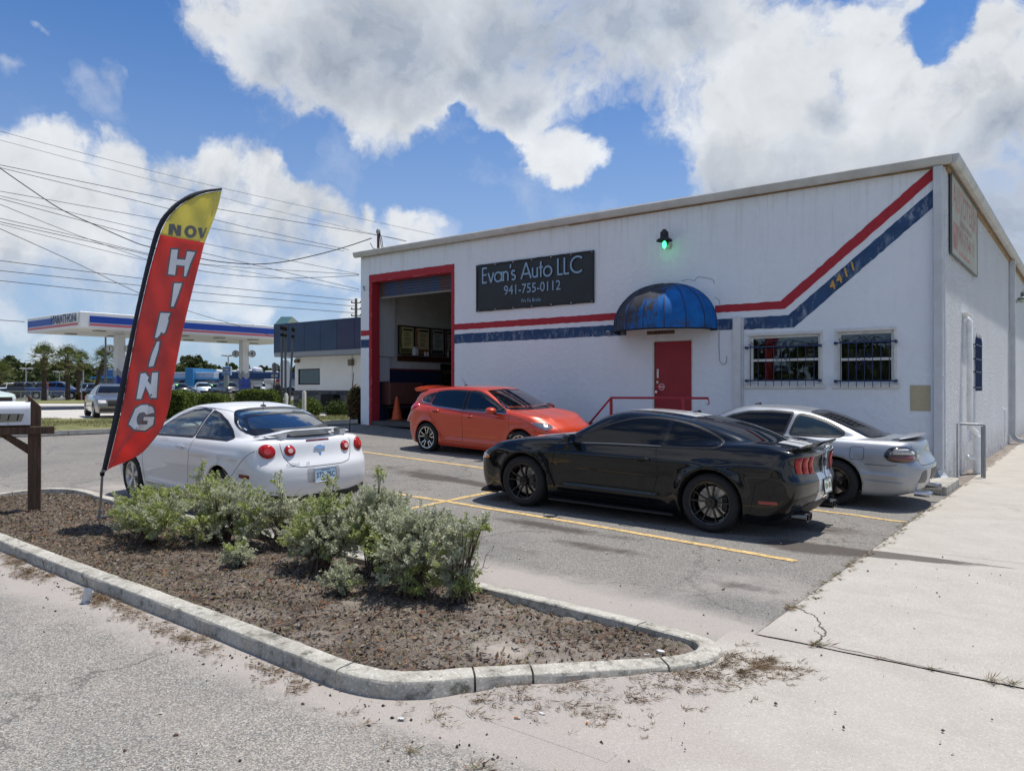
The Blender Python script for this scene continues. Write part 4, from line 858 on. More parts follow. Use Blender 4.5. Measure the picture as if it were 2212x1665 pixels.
def build_focus():
    root=thing('parked_car','orange-red five-door hatchback parked in front of the open garage door','car')
    k=CarKit(Pf,root,PO);x,y,z=k.cen.T;ya=np.abs(y);out=k.c.full(x,y,z)>-0.012
    d1=[(1.02,0.28),(1.06,0.62),(1.03,0.98),(0.80,1.10),(0.30,1.34),(-0.24,1.43),(-0.25,0.98),(-0.26,0.28)]
    d2=[(-0.27,0.28),(-0.27,0.98),(-0.26,1.43),(-0.9,1.41),(-1.22,1.36),(-1.32,1.08),(-1.22,0.82),(-1.02,0.60),(-0.90,0.42),(-0.86,0.28)]
    for s in (1,-1):
        k.region('front_door',inpoly(x,z,d1) & (y*s>0.45) & out);k.region('rear_door',inpoly(x,z,d2) & (y*s>0.45) & out)
    k.region('hood',out & (x>1.08) & (x<2.05) & (ya<0.66) & (z>0.74));k.region('tailgate',out & (x<-1.86) & (ya<0.55) & (z>0.7));k.region('front_bumper',out & (x>1.75) & (z<0.70));k.region('rear_bumper',out & (x<-1.68) & (z<0.70))
    k.finish(M_lin)
    for s in (1,-1):
        k.patch('front_side_window',rnd_poly(fFW,0.02),M_glass_d,side=s,off=0.003,depth=0.006);k.patch('rear_side_window',rnd_poly(fRW,0.02),M_glass_d,side=s,off=0.003,depth=0.006);k.patch('quarter_window',rnd_poly(fQW,0.03),M_glass_d,side=s,off=0.003,depth=0.006)
        for w in (fFW,fRW,fQW): k.ribbon('window_trim',rnd_poly(w,0.02),0.03,M_rub,side=s,closed=True,off=0.003)
        k.ribbon('door_pillar',[(-0.25,0.985),(-0.25,1.395)],0.09,M_bk_glass,side=s,off=0.002);k.ribbon('door_pillar',[(-1.235,1.08),(-1.225,1.32)],0.05,M_bk_glass,side=s,off=0.002)
        low=[(0.97,0.968),(0.3,0.968),(-0.25,0.975),(-1.18,1.02),(-1.34,1.072),(-1.60,1.10),(-1.655,1.16)]
        k.ribbon('bright_window_line',low,0.013,M_chrome,side=s,off=0.009)
        k.ribbon('door_seam',d1[:3],0.006,M_gap,side=s,off=0.001);k.ribbon('door_seam',[(-0.255,0.97),(-0.265,0.28)],0.006,M_gap,side=s,off=0.001);k.ribbon('door_seam',d2[5:],0.006,M_gap,side=s,off=0.001);k.ribbon('sill_seam',[(1.02,0.285),(-0.86,0.285)],0.008,M_gap,side=s,off=0.001)
        k.ribbon('side_sill',[(0.95,0.225),(0,0.215),(-0.92,0.22)],0.05,PO,side=s,off=0.022,depth=0.0)
        handle(k,'door_handle',-0.03,0.865,s,PO,0.19,0.036,0.036);handle(k,'door_handle',-1.03,0.92,s,PO,0.19,0.036,0.036)
        mirror(k,0.66,1.03,s,PO,M_rub,(0.13,0.22,0.14),0.08)
        k.patch('headlamp',rnd_poly([(1.60,0.825),(1.74,0.835),(1.88,0.795),(1.97,0.735),(1.93,0.70),(1.78,0.745)],0.02),mat('headlamp_glass',(0.10,0.11,0.12),0.04,spec=0.8,coat=1),side=s,off=0.004);k.ribbon('headlamp_edge',[(1.59,0.828),(1.77,0.742),(1.92,0.696)],0.012,M_chrome,side=s,off=0.008)
        k.patch('headlamp_bulb',ell(1.85,0.762,0.022,0.018),M_chrome,side=s,off=0.009);k.patch('tail_lamp',rnd_poly([(-1.70,1.06),(-1.80,1.08),(-1.93,1.05),(-2.06,0.96),(-2.10,0.86),(-1.98,0.86),(-1.82,0.92),(-1.66,1.0)],0.03),mat('pinkish_tail_lens',(0.45,0.02,0.03),0.08,coat=1,var=0.4,vscale=25),side=s,off=0.01,dome=0.012)
        k.ribbon('hood_seam',[(2.08,s*0.52),(1.7,s*0.62),(1.06,s*0.70)],0.007,M_gap,axis='top',off=0.001)
        k.text('badge','ST',1.16,0.60,0.06,mat('badge_dark_red',(0.2,0.02,0.02),0.3),side=s,flip=-s,off=0.004)
        k.patch('fog_lamp_recess',rnd_poly([(s*0.52,0.30),(s*0.74,0.34),(s*0.74,0.48),(s*0.55,0.44)],0.03),M_gap,axis='front',off=0.002)
        k.patch('rear_bumper_vent',rnd_poly([(-1.83,0.28),(-2.05,0.30),(-2.08,0.40),(-2.0,0.40),(-1.9,0.33)],0.02),M_rub,side=s,off=0.004)
    k.patch('windscreen',fWS,see_glass('windscreen_glass',(0.66,0.74,0.70),1.1),axis='front',off=0.003,depth=0.006,res=0.05);k.ribbon('windscreen_border',fWS,0.05,M_bk_glass,axis='front',closed=True,off=0.002,depth=0.004)
    k.patch('rear_window',fRG,M_tint,axis='rear',off=0.004);k.patch('grille',rnd_poly([(-0.42,0.30),(0.42,0.30),(0.50,0.62),(-0.50,0.62)],0.04),M_gap,axis='front',off=0.003)
    sp=MB();n=21;vs=[]
    for i in range(n):
        t=-1 + 2*i/(n-1);yy=t*0.60;xx=-1.86 + 0.07*t*t;zz=1.408 - 0.045*t*t
        for (dx,dz) in ((0.20,0.012),(0.0,0.022),(-0.20,0.028),(-0.225,0.012),(-0.17,-0.045),(0.0,-0.04)): vs.append((xx+dx,yy,zz+dz))
    fs=[(i*6+j,i*6+(j+1) % 6,(i+1)*6+(j+1) % 6,(i+1)*6+j) for i in range(n-1) for j in range(6)] + [tuple(range(6))[::-1],tuple(range((n-1)*6,n*6))]
    sp.add(vs,fs);obj('roof_spoiler',sp,PO,root,True,30)
    antenna(root,-0.95,1.467,M_rub,rod=0.16,back=0.13)
    interior(root,0.78,1.02,(0.0,),rear=-0.95)
    b=MB();b.tube([(0.95,-0.45,1.075),(0.92,0.1,1.085)],0.010,6);b.tube([(1.0,0.1,1.08),(0.96,0.55,1.085)],0.010,6);obj('wiper',b,M_gap,root)
    for (xx,yy) in ((1.325,0.79),(1.325,-0.79),(-1.325,0.79),(-1.325,-0.79)): wheel_parts(root,xx,yy,0.322,0.225,0.235,'twin',M_blkwheel,M_gap)
    return root

# ---- silver two-door coupe against the wall
Pg=dict(xf=1.405,xr=-1.405,rz=0.335,Ra=0.385,wmax=0.925,H=1.42,XFmax=2.42,XRmin=-2.60,gc=-0.4,zb=0.95,
  XF=[(0.1,2.3),(0.25,2.36),(0.45,2.4),(0.58,2.38),(0.68,2.25),(0.8,2.0)],
  XR=[(0.1,-2.36),(0.22,-2.42),(0.36,-2.52),(0.48,-2.58),(0.60,-2.59),(0.68,-2.56),(0.76,-2.50),(0.90,-2.47),(1.0,-2.46),(1.2,-2.3)],
  W=[(-2.6,0.80),(-2.2,0.88),(-1.405,0.918),(0,0.91),(1.405,0.91),(1.9,0.88),(2.4,0.76)],
  S=[(0.1,0.10),(0.2,0.05),(0.30,0.018),(0.42,0.006),(0.50,0.0),(0.56,0.012),(0.66,0.010),(0.76,0.012),(0.86,0.03),(0.94,0.065),(1.1,0.16)],
  T=[(-2.6,0.93),(-2.45,0.985),(-2.1,1.01),(-1.7,1.01),(0.7,0.98),(1.0,0.96),(1.4,0.90),(1.9,0.80),(2.2,0.70),(2.4,0.60)],
  B=[(-2.6,0.30),(-2.3,0.24),(-2.0,0.20),(1.9,0.17),(2.4,0.2)],
  G=[(-2.3,0.80),(-2.0,0.97),(-1.8,1.065),(-1.5,1.19),(-1.2,1.29),(-0.9,1.35),(-0.5,1.385),(-0.1,1.385),(0.2,1.34),(0.5,1.22),(0.8,1.08),(1.05,0.95),(1.3,0.8)],
  WG=[(-2.2,0.56),(-1.9,0.66),(-1.4,0.76),(-0.7,0.80),(0.3,0.80),(0.9,0.78),(1.2,0.74)],
  HIP=[(-2.6,0.0),(0.9,0.0),(1.4,0.03),(2.0,0.02),(2.3,0.0)],crease=[(0.50,0.0,0.008,0.02,-2.4,2.2)],
  flare=0.016,flare_r=0.016,cf=0.30,cr=0.20,crown=0.05,kf=0.34,kr=0.30,kt=0.14,tumble=0.42,tcurve=0.5,kg=0.16,kj=0.06,bow=0.12,gcrown=0.06)
PS=paint('silver_car_paint',(0.30,0.32,0.35),0.7,0.42,0.6,flake=0.15,dust=0.05,mott=0.25)
def build_gp():
    root=thing('parked_car','silver two-door coupe parked between the black coupe and the shop wall','car')
    k=CarKit(Pg,root,PS);x,y,z=k.cen.T;ya=np.abs(y);out=k.c.full(x,y,z)>-0.012
    door=[(0.95,0.28),(0.98,0.65),(0.90,0.95),(-0.60,1.0),(-0.66,0.60),(-0.58,0.28)]
    k.region('door',inpoly(x,z,door) & (y>0.5) & out);k.region('door',inpoly(x,z,door) & (y<-0.5) & out);k.region('boot_lid',out & (x<-2.02) & (ya<0.62) & (z>0.60));k.region('rear_bumper',out & (x<-2.0) & (z<0.64));k.region('hood',out & (x>1.0) & (x<2.2) & (ya<0.7) & (z>0.7))
    k.finish(M_well)
    DG=[(0.72,0.965),(0.45,1.10),(0.18,1.225),(-0.05,1.285),(-0.40,1.31),(-0.74,1.30),(-0.66,0.985)]
    QG=[(-0.82,1.285),(-1.00,1.262),(-1.22,1.20),(-1.40,1.12),(-1.50,1.045),(-1.46,1.0),(-1.30,0.985),(-0.74,0.985)]
    for s in (1,-1):
        k.patch('side_window',rnd_poly(DG,0.03),M_tint,side=s,off=0.003);k.patch('quarter_window',rnd_poly(QG,0.05),mat('quarter_glass',(0.02,0.035,0.045),0.04,spec=0.8),side=s,off=0.003)
        k.ribbon('window_trim',rnd_poly(DG,0.03),0.03,M_rub,side=s,closed=True,off=0.005);k.ribbon('window_trim',rnd_poly(QG,0.05),0.034,M_rub,side=s,closed=True,off=0.005)
        k.ribbon('door_seam',door,0.007,M_gap,side=s,closed=True,off=0.001);k.ribbon('fuel_flap_seam',rnd_poly([(-1.62,0.70),(-1.80,0.70),(-1.80,0.88),(-1.62,0.88)],0.04),0.006,M_gap,side=s,closed=True,off=0.001)
        k.ribbon('bumper_seam',[(-1.82,0.645),(-2.1,0.645),(-2.22,0.66)],0.007,M_gap,side=s,off=0.001);k.ribbon('blue_pinstripe',[(-1.84,0.425),(-2.3,0.415)],0.008,mat('blue_pinstripe',(0.05,0.12,0.30),0.4),side=s,off=0.002)
        k.patch('tail_lamp_housing',rnd_poly([(-2.04,0.78),(-2.12,0.90),(-2.32,0.915),(-2.43,0.87),(-2.455,0.73),(-2.34,0.69),(-2.12,0.70)],0.05),mat('smoked_lens',(0.015,0.013,0.013),0.08,coat=1),side=s,off=0.006,dome=0.012)
        k.patch('reverse_lamp',rnd_poly([(-2.12,0.805),(-2.17,0.87),(-2.32,0.88),(-2.39,0.84),(-2.40,0.80)],0.02),M_lens_c,side=s,off=0.017,dome=0.008);k.patch('tail_lamp',rnd_poly([(-2.11,0.735),(-2.14,0.785),(-2.40,0.785),(-2.42,0.73),(-2.33,0.71)],0.02),mat('smoked_red_lens',(0.13,0.03,0.02),0.1,coat=1),side=s,off=0.017,dome=0.008)
        for zz in (0.822,0.842,0.862): k.ribbon('lens_bar',[(-2.14,zz),(-2.36,zz)],0.004,M_gap,side=s,off=0.026)
        mirror(k,0.66,1.0,s,PS,M_rub,(0.12,0.19,0.12),0.06)
        e=MB();e.lathe([(0.045,-2.40),(0.045,-2.62),(0.038,-2.62),(0.036,-2.5),(0,-2.5)],20,c=(0,s*0.50,0.255),axis='x');obj('exhaust_tip',e,M_chrome,root,True,40)
        handle(k,'door_handle',-0.45,0.80,s,PS,0.18,0.03,0.03)
    k.patch('rear_window',rnd_poly([(-0.98,-0.48),(-0.98,0.48),(-1.40,0.57),(-1.84,0.60),(-1.95,0.3),(-1.95,-0.3),(-1.84,-0.60),(-1.40,-0.57)],0.06),mat('rear_glass_dusty',(0.012,0.012,0.013),0.09,spec=0.5),axis='top',off=0.003)
    k.ribbon('rear_window_border',rnd_poly([(-0.98,-0.48),(-0.98,0.48),(-1.40,0.57),(-1.84,0.60),(-1.95,0.3),(-1.95,-0.3),(-1.84,-0.60),(-1.40,-0.57)],0.06),0.05,M_bk_glass,axis='top',closed=True,off=0.005)
    for xx in np.linspace(-1.08,-1.8,13): k.ribbon('demister_line',[(xx,-0.42),(xx,0.42)],0.004,mat('demister',(0.05,0.035,0.03),0.5),axis='top',off=0.0045)
    k.patch('windscreen',rnd_poly([(0.22,-0.52),(0.22,0.52),(0.60,0.62),(0.98,0.68),(1.05,0.3),(1.05,-0.3),(0.98,-0.68),(0.60,-0.62)],0.06),M_tint,axis='top',off=0.003)
    k.ribbon('boot_seam',[(-2.02,0.60),(-2.3,0.63),(-2.46,0.60)],0.006,M_gap,axis='top',off=0.001);k.patch('plate_recess',rnd_poly([(-0.30,0.44),(0.30,0.44),(0.30,0.60),(-0.30,0.60)],0.03),M_rub,axis='rear',off=0.002)
    k.ribbon('boot_edge_seam',[(-0.66,0.95),(-0.62,0.66),(0.62,0.66),(0.66,0.95)],0.007,M_gap,axis='rear',off=0.001)
    k.patch('rear_bumper_vent',rnd_poly([(0.42,0.40),(0.68,0.42),(0.62,0.58),(0.50,0.60)],0.03),mat('dark_gray_vent',(0.12,0.12,0.12),0.5),axis='rear',off=0.003)
    sp=MB();n=25;vs=[]
    for i in range(n):
        t=-1 + 2*i/(n-1);yy=t*0.66;xx=-2.32 + 0.16*abs(t)**2.4;zz=1.035 - 0.045*abs(t)**2.5;ch=0.13*(1 - 0.5*abs(t)**4)
        for (dx,dz) in ((ch,-0.008),(ch*0.4,0.016),(-ch*0.7,0.028),(-ch,0.020),(-ch*0.7,-0.004),(ch*0.4,-0.03)): vs.append((xx+dx,yy,zz+dz))
    fs=[(i*6+j,i*6+(j+1) % 6,(i+1)*6+(j+1) % 6,(i+1)*6+j) for i in range(n-1) for j in range(6)] + [tuple(range(6))[::-1],tuple(range((n-1)*6,n*6))]
    sp.add(vs,fs);obj('spoiler',sp,PS,root,True,45)
    antenna(root,0.0,1.385,M_rub,0.03)
    for (xx,yy) in ((1.405,0.80),(1.405,-0.80),(-1.405,0.80),(-1.405,-0.80)): wheel_parts(root,xx,yy,0.335,0.235,0.222,'six',M_blkwheel,M_gap)
    return root
cars={}
# ================================================================== ground
def ground_mat(name,kind):
    m,n,p=custom(name);geo=n.node('ShaderNodeNewGeometry').outputs['Position']
    P2=n.v('MULTIPLY',geo,(1,1,0))
    att=lambda a: n.node('ShaderNodeAttribute',{'attribute_name': a}).outputs['Fac']
    big=n.noise(P2,0.35,5,0.6);mid=n.noise(P2,2.2,6,0.62);fine=n.noise(P2,30,4,0.7)
    if kind=='asphalt':
        cell=n.vor(P2,135,out='Color');v1=n.node('ShaderNodeSeparateColor',None,{0: cell}).outputs[0];v2=n.node('ShaderNodeSeparateColor',None,{0: cell}).outputs[1]
        dark,light=(0.075,0.073,0.070),(0.43,0.405,0.36)
        c=n.mix(n.mr(v1,0.25,1.0),dark,light);c=n.mix(n.mr(v2,0.90,0.97),c,(0.56,0.53,0.48));c=n.mix(n.mr(v2,0.0,0.10,1,0),c,(0.36,0.26,0.17))
        avg=n.mix(n.mr(mid,0.3,0.7),(0.175,0.170,0.162),(0.265,0.252,0.230));c=n.mix(0.38,c,avg)
        c=n.mix(n.mr(big,0.48,0.68,0.0,0.6),c,(0.12,0.12,0.122));c=n.mix(n.mr(n.noise(P2,0.9,7,0.7),0.52,0.7,0,0.35),c,(0.33,0.30,0.26))
        bh=n.vor(P2,135,out='Distance');bd=0.004;rough=0.92
        lotm=n.mr(n.node('ShaderNodeSeparateXYZ',None,{0: geo}).outputs[1],-10.9,-9.6,0,0.42);c=n.mix(lotm,c,n.mix(v1,(0.045,0.044,0.043),(0.235,0.222,0.20)))
        cr=n.vor(n.v('ADD',P2,n.v('SCALE',n.noise(P2,1.5,6,0.7,out=1),scale=0.9)),0.42,'DISTANCE_TO_EDGE');c=n.mix(n.mr(cr,0.002,0.009,0.55,0),c,(0.05,0.048,0.045))
    elif kind=='concrete':
        cell=n.node('ShaderNodeSeparateColor',None,{0: n.vor(P2,120,out='Color')}).outputs[0]
        c=n.mix(n.mr(mid,0.3,0.7),(0.335,0.312,0.275),(0.405,0.38,0.34));c=n.mix(n.mr(cell,0.72,1.0,0,0.55),c,(0.52,0.50,0.455));c=n.mix(n.mr(cell,0.0,0.22,0.5,0),c,(0.26,0.245,0.225))
        c=n.mix(n.mr(big,0.5,0.75,0,0.35),c,(0.36,0.335,0.30));c=n.mix(n.mr(n.noise(n.v('MULTIPLY',P2,(0.6,3.5,1)),1.1,6,0.7),0.56,0.72,0,0.4),c,(0.30,0.27,0.24))
        bh=n.vor(P2,120,out='Distance');bd=0.002;rough=0.88
    elif kind=='road':
        c=n.mix(n.mr(mid,0.3,0.7),(0.15,0.15,0.15),(0.22,0.215,0.205));bh=fine;bd=0.003;rough=0.9
    elif kind=='apron':
        c=n.mix(n.mr(mid,0.3,0.7),(0.42,0.40,0.365),(0.52,0.50,0.46));c=n.mix(n.mr(big,0.5,0.7,0,0.5),c,(0.33,0.31,0.28));bh=fine;bd=0.002;rough=0.9
    elif kind=='grass':
        c=n.mix(n.mr(mid,0.35,0.65),(0.085,0.115,0.030),(0.24,0.21,0.095));c=n.mix(n.mr(fine,0.4,0.7),c,(0.13,0.13,0.05));bh=fine;bd=0.03;rough=0.95
    elif kind=='earth':
        c=n.mix(n.mr(mid,0.3,0.7),(0.055,0.042,0.034),(0.17,0.145,0.12));c=n.mix(n.mr(fine,0.45,0.7,0,0.7),c,(0.03,0.024,0.02));bh=fine;bd=0.012;rough=0.97
        pale=att('sand');c=n.mix(n.m('MULTIPLY',pale,n.mr(mid,0.35,0.6,0.5,1)),c,(0.36,0.32,0.28))
    if kind in ('asphalt','concrete'):
        sand=n.m('ADD',att('sand'),n.m('MULTIPLY',n.m('SUBTRACT',mid,0.5),0.55));sand=n.mr(sand,0.22,0.62,0,0.9)
        grain=n.node('ShaderNodeSeparateColor',None,{0: n.vor(P2,260,out='Color')}).outputs[0]
        sc=n.mix(grain,(0.27,0.243,0.22),(0.39,0.355,0.325));sf=n.m('MULTIPLY',sand,n.mr(v1 if kind=='asphalt' else cell,0.80,0.95,1.0,0.55));c=n.mix(sf,c,sc)
        oil=n.m('ADD',att('oil'),n.m('MULTIPLY',n.m('SUBTRACT',n.noise(P2,6,6,0.7),0.5),0.9));oil=n.mr(oil,0.35,0.75,0,0.82);c=n.mix(oil,c,(0.055,0.043,0.038))
        bh=n.m('MULTIPLY',bh,n.m('SUBTRACT',1.0,n.m('MULTIPLY',sand,0.75)))
    n.l.new(c,p.inputs['Base Color']);p.inputs['Roughness'].default_value=rough;p.inputs['Specular IOR Level'].default_value=0.3
    b=n.node('ShaderNodeBump',None,{'Strength': 0.7,'Distance': bd,'Height': bh});n.l.new(b.outputs[0],p.inputs['Normal'])
    return m
GM={k: ground_mat(v,k) for k,v in dict(asphalt='worn_asphalt',concrete='drive_concrete',road='road_asphalt',apron='pale_concrete',grass='lawn_grass',earth='bed_earth').items()}
def sheet(name,xs,ys,m,lift=0.0,mask=None,zf=None,attrs=None,kind='structure',parent=None,skirt=0.0):
    X,Y=np.meshgrid(xs,ys,indexing='ij');Z=gz(X,Y) + lift
    if zf is not None: Z=Z + zf(X,Y)
    nx,ny=X.shape;V=np.stack([X,Y,Z],-1).reshape(-1,3);I=np.arange(nx*ny).reshape(nx,ny)
    F=np.stack([I[:-1,:-1],I[1:,:-1],I[1:,1:],I[:-1,1:]],-1).reshape(-1,4)
    if mask is not None: c=V[F].mean(1);F=F[mask(c[:,0],c[:,1])]
    used=np.unique(F);mp=-np.ones(len(V),int);mp[used]=np.arange(len(used));V2=V[used];F2=mp[F]
    me=np_mesh(name,V2,F2,None,[m])
    for a,f in (attrs or {}).items():
        at_=me.attributes.new(a,'FLOAT','POINT');at_.data.foreach_set('value',f(V2[:,0],V2[:,1]).astype(np.float32))
    if skirt:
        me2=me
    o=link(name,me,parent)
    if kind: o['kind']=kind
    return o
ISL=[(-7.03,-12.17),(-5.2,-12.24),(-3.31,-12.29),(-1.9,-12.34),(-1.35,-12.36),(-1.05,-12.31),(-0.84,-12.17),(-0.65,-11.95),(-0.35,-11.65),(0.05,-11.23),(0.20,-11.04),(0.28,-10.82),(0.24,-10.62),(0.08,-10.50),(-0.3,-10.45),(-1.2,-10.40),(-3.5,-10.32),(-6.0,-10.24),(-8.68,-10.16),(-9.7,-10.07),(-10.2,-10.10),(-10.6,-10.28),(-10.78,-10.62),(-10.76,-11.15),(-10.45,-11.75),(-9.8,-12.02),(-8.5,-12.12)]
ISLs=smooth_poly(ISL,5)
def sand_amt(x,y):
    d=np.abs(sdist(x,y,ISL));n1=fbm(x,y,0.9,4)
    a=0.62*np.exp(-(d/0.26)**2)*(y<-11.0) + 0.16*np.exp(-(d/0.8)**2)*(y<-12)
    a=a + 0.95*np.exp(-((x-0.12)/0.42)**2 - ((y+11.95)/0.33)**2) + 0.75*np.exp(-((x-0.05)/0.55)**2 - ((y+11.45)/0.42)**2) + 0.55*np.exp(-((x+0.55)/0.8)**2 - ((y+12.35)/0.20)**2) + 0.5*np.exp(-((x-0.75)/0.45)**2 - ((y+11.75)/0.16)**2)
    a=a + 0.85*np.exp(-((x+0.6)/1.3)**2 - ((y+10.0)/0.34)**2) + 0.45*np.exp(-((x+2.0)/1.3)**2 - ((y+9.7)/0.4)**2) + 0.38*np.exp(-((x+0.3)/0.9)**2 - ((y+8.7)/0.7)**2)
    a=a + 0.42*np.exp(-((x+6.0)/3.0)**2 - ((y+12.6)/0.3)**2) + 0.45*np.exp(-((x-1.1)/0.28)**2 - ((y+11.35)/0.14)**2)
    a=a + 0.5*np.exp(-((x+10.2)/1.4)**2 - ((y+9.4)/0.5)**2) + 0.35*np.exp(-((y+9.98)/0.045)**2)*(x>0.2)
    return np.clip(a*(0.55 + 0.9*n1),0,1.2)
def oil_amt(x,y):
    n1=fbm(x,y,1.7,4);e=lambda cx,cy,rx,ry: np.exp(-((x-cx)/rx)**2 - ((y-cy)/ry)**2)
    a=0.95*e(-0.35,-6.85,0.55,0.30) + 0.8*e(0.2,-6.75,0.5,0.16) + 0.95*e(0.65,-6.72,0.55,0.10)*(x>0.1) + 0.55*e(1.2,-6.62,0.5,0.05) + 0.9*e(-6.6,-5.6,1.0,0.22) + 0.7*e(-5.7,-5.75,0.4,0.16)
    a=a + 0.5*e(-3.3,-8.9,1.1,0.25) + 0.45*e(-2.0,-8.3,0.9,0.2) + 0.5*e(-0.25,-8.8,0.5,0.18) + 0.6*e(-2.9,-7.7,1.5,0.2) + 0.4*e(-8.2,-5.3,1.2,0.6) + 0.8*e(-1.5,-5.6,1.6,0.4) + 0.5*e(-8,-6.2,0.5,0.3) + 0.5*e(-12.5,0.2,2.2,0.5)
    a=a + 0.30*e(1.2,-2.5,1.0,0.8) + 0.35*e(0.45,0.9,0.35,1.6) + 0.3*e(2.3,-8.4,0.8,0.4)
    return np.clip(1.45*a*(0.45 + n1),0,1.1)
AT=dict(sand=sand_amt,oil=oil_amt)
def sandz(x, y):              # drifted sand has a little height, and tyre ribs where cars cut the corner
    a=sstep(sand_amt(x,y),0.35,1.0);r=0.003*np.sin((y*0.93 + x*0.10)*2*math.pi/0.055)*np.exp(-((x+0.4)/1.2)**2 - ((y+9.98)/0.30)**2)
    heap=0.065*np.exp(-(np.abs(sdist(x,y,ISL)-0.05)/0.16)**2)*sstep(x,-0.85,-0.3)*(y<-10.6)*(0.4 + 1.2*fbm(x,y,5,4))
    return 0.006*a*fbm(x,y,3,3) + r + heap
def isl_hole(x,y): return sdist(x,y,ISL)>-0.09
sheet('parking_lot',np.arange(-12.5,0.32,0.07),np.arange(-12.15,-6.0,0.07),GM['asphalt'],0,isl_hole,sandz,AT)
sheet('parking_lot',np.linspace(-12.5,0.32,100),np.linspace(-6.06,0.10,50),GM['asphalt'],0,None,None,AT)
sheet('parking_lot',np.linspace(-23.0,-12.48,60),np.linspace(-12.15,1.5,60),GM['asphalt'],0,lambda x,y: ~((x>-15.4) & (y>0.2)),None,AT)
sheet('street',np.arange(-9.5,4.5,0.075),np.arange(-15.0,-12.05,0.075),GM['asphalt'],-0.001,isl_hole,sandz,AT)
sheet('street',np.linspace(-60,-9.45,110),np.linspace(-15.0,-12.05,8),GM['asphalt'],-0.002,None,None,AT)
sheet('street',np.linspace(-60,40,60),np.linspace(-24,-14.95,8),GM['asphalt'],-0.003,None,None,AT)
sheet('street',np.linspace(4.4,40,40),np.linspace(-15,-12.05,6),GM['asphalt'],-0.003,None,None,AT)
# the great sheet under everything
gxs=np.concatenate([np.linspace(-900,-80,20),np.linspace(-78,30,60),np.linspace(40,900,16)]);gys=np.concatenate([np.linspace(-900,-60,16),np.linspace(-55,60,60),np.linspace(80,900,20)])
sheet('ground',gxs,gys,GM['grass'],-0.06)
# concrete drive of separate slabs along the side of the shop
drv=thing('driveway',None,None);drv['kind']='structure'
def drive_z(x,y): return sandz(x,y) - 0.010*(y<-12.085)
seams=[-12.10,-9.98,-6.33,-1.98,2.2,6.4,10.6,14.8,19.0,23.2,27.4,31.6]
def slab(x0,x1,y0,y1):
    gp=0.004;ys=np.arange(y0+gp,y1-gp,0.08 if y0<-5 else 0.4);ys=np.append(ys,y1-gp);xs=np.arange(x0,x1-gp,0.08 if y0<-5 else 0.4);xs=np.append(xs,x1-gp)
    o=sheet('slab',xs,ys,GM['concrete'],0.010 if y0>-12 else 0.004,None,drive_z,AT,kind=None,parent=drv);me=o.data
    return o
for i in range(len(seams)-1):
    for (a,b) in ((0.25 if seams[i]>-6 else (0.05 if i==0 else 0.22),4.3),(4.3,8.4)): slab(a,b,seams[i],seams[i+1])
sheet('joint_bed',np.linspace(0.2,8.5,40),np.linspace(-12.0,32,120),mat('joint_dirt',(0.16,0.135,0.11),0.95,var=0.4,vscale=9),0.001,None,None,None,kind=None,parent=drv)
edge=MB();pts=[(0.21 + 0.02*float(fbm(np.array([0.0]),np.array([y]),3)[0]),y) for y in np.arange(-12.1,0,0.1)]
sheet('dirt_strip',np.linspace(-0.02,0.30,6),np.linspace(0.0,33,110),GM['earth'],0.004,None,lambda x,y: 0.012*fbm(x,y,9,3),dict(sand=lambda x,y: 0.5+0*x))
# painted bay lines
M_yel=mat('worn_yellow_paint',(0.54,0.38,0.16),0.9,var=0.35,vscale=30,dirt=1.0)
def stripe(pts,w=0.105,name='painted_line'):
    mb=MB();P=[]
    for (a,b) in zip(pts[:-1],pts[1:]):
        a=np.array(a);b=np.array(b);k=max(1,int(np.linalg.norm(b-a)/0.12));P+=[a + (b-a)*j/k for j in range(k)]
    P.append(np.array(pts[-1]));D=np.gradient(np.array(P),axis=0);D /= np.linalg.norm(D,axis=1,keepdims=True);N=np.stack([-D[:,1],D[:,0]],-1);vs=[]
    for i,(p,n) in enumerate(zip(P,N)):
        for s in (1,-1):
            q=p + n*(w/2*s + 0.012*(random.random()-0.5));vs.append((q[0],q[1],float(gz(q[0],q[1])) + 0.0055))
    mb.add(vs,[(2*i+1,2*i+3,2*i+2,2*i) for i in range(len(P)-1)]);o=obj(name,mb,M_yel);o['kind']='structure';return o
stripe([(-14.5,-3.95),(-10.73,-3.98),(-7.01,-4.19),(-0.47,-4.38),(0.16,-4.48)]);stripe([(-9.0,-7.15),(-7.1,-7.18),(-5.3,-7.20),(-2.81,-7.32),(-0.25,-7.55)]);stripe([(-5.22,-9.9),(-5.22,-8.6),(-5.27,-7.26)]);stripe([(-5.27,-7.14),(-5.29,-4.25)])
stripe([(-11.4,-7.3),(-9.0,-7.15)])
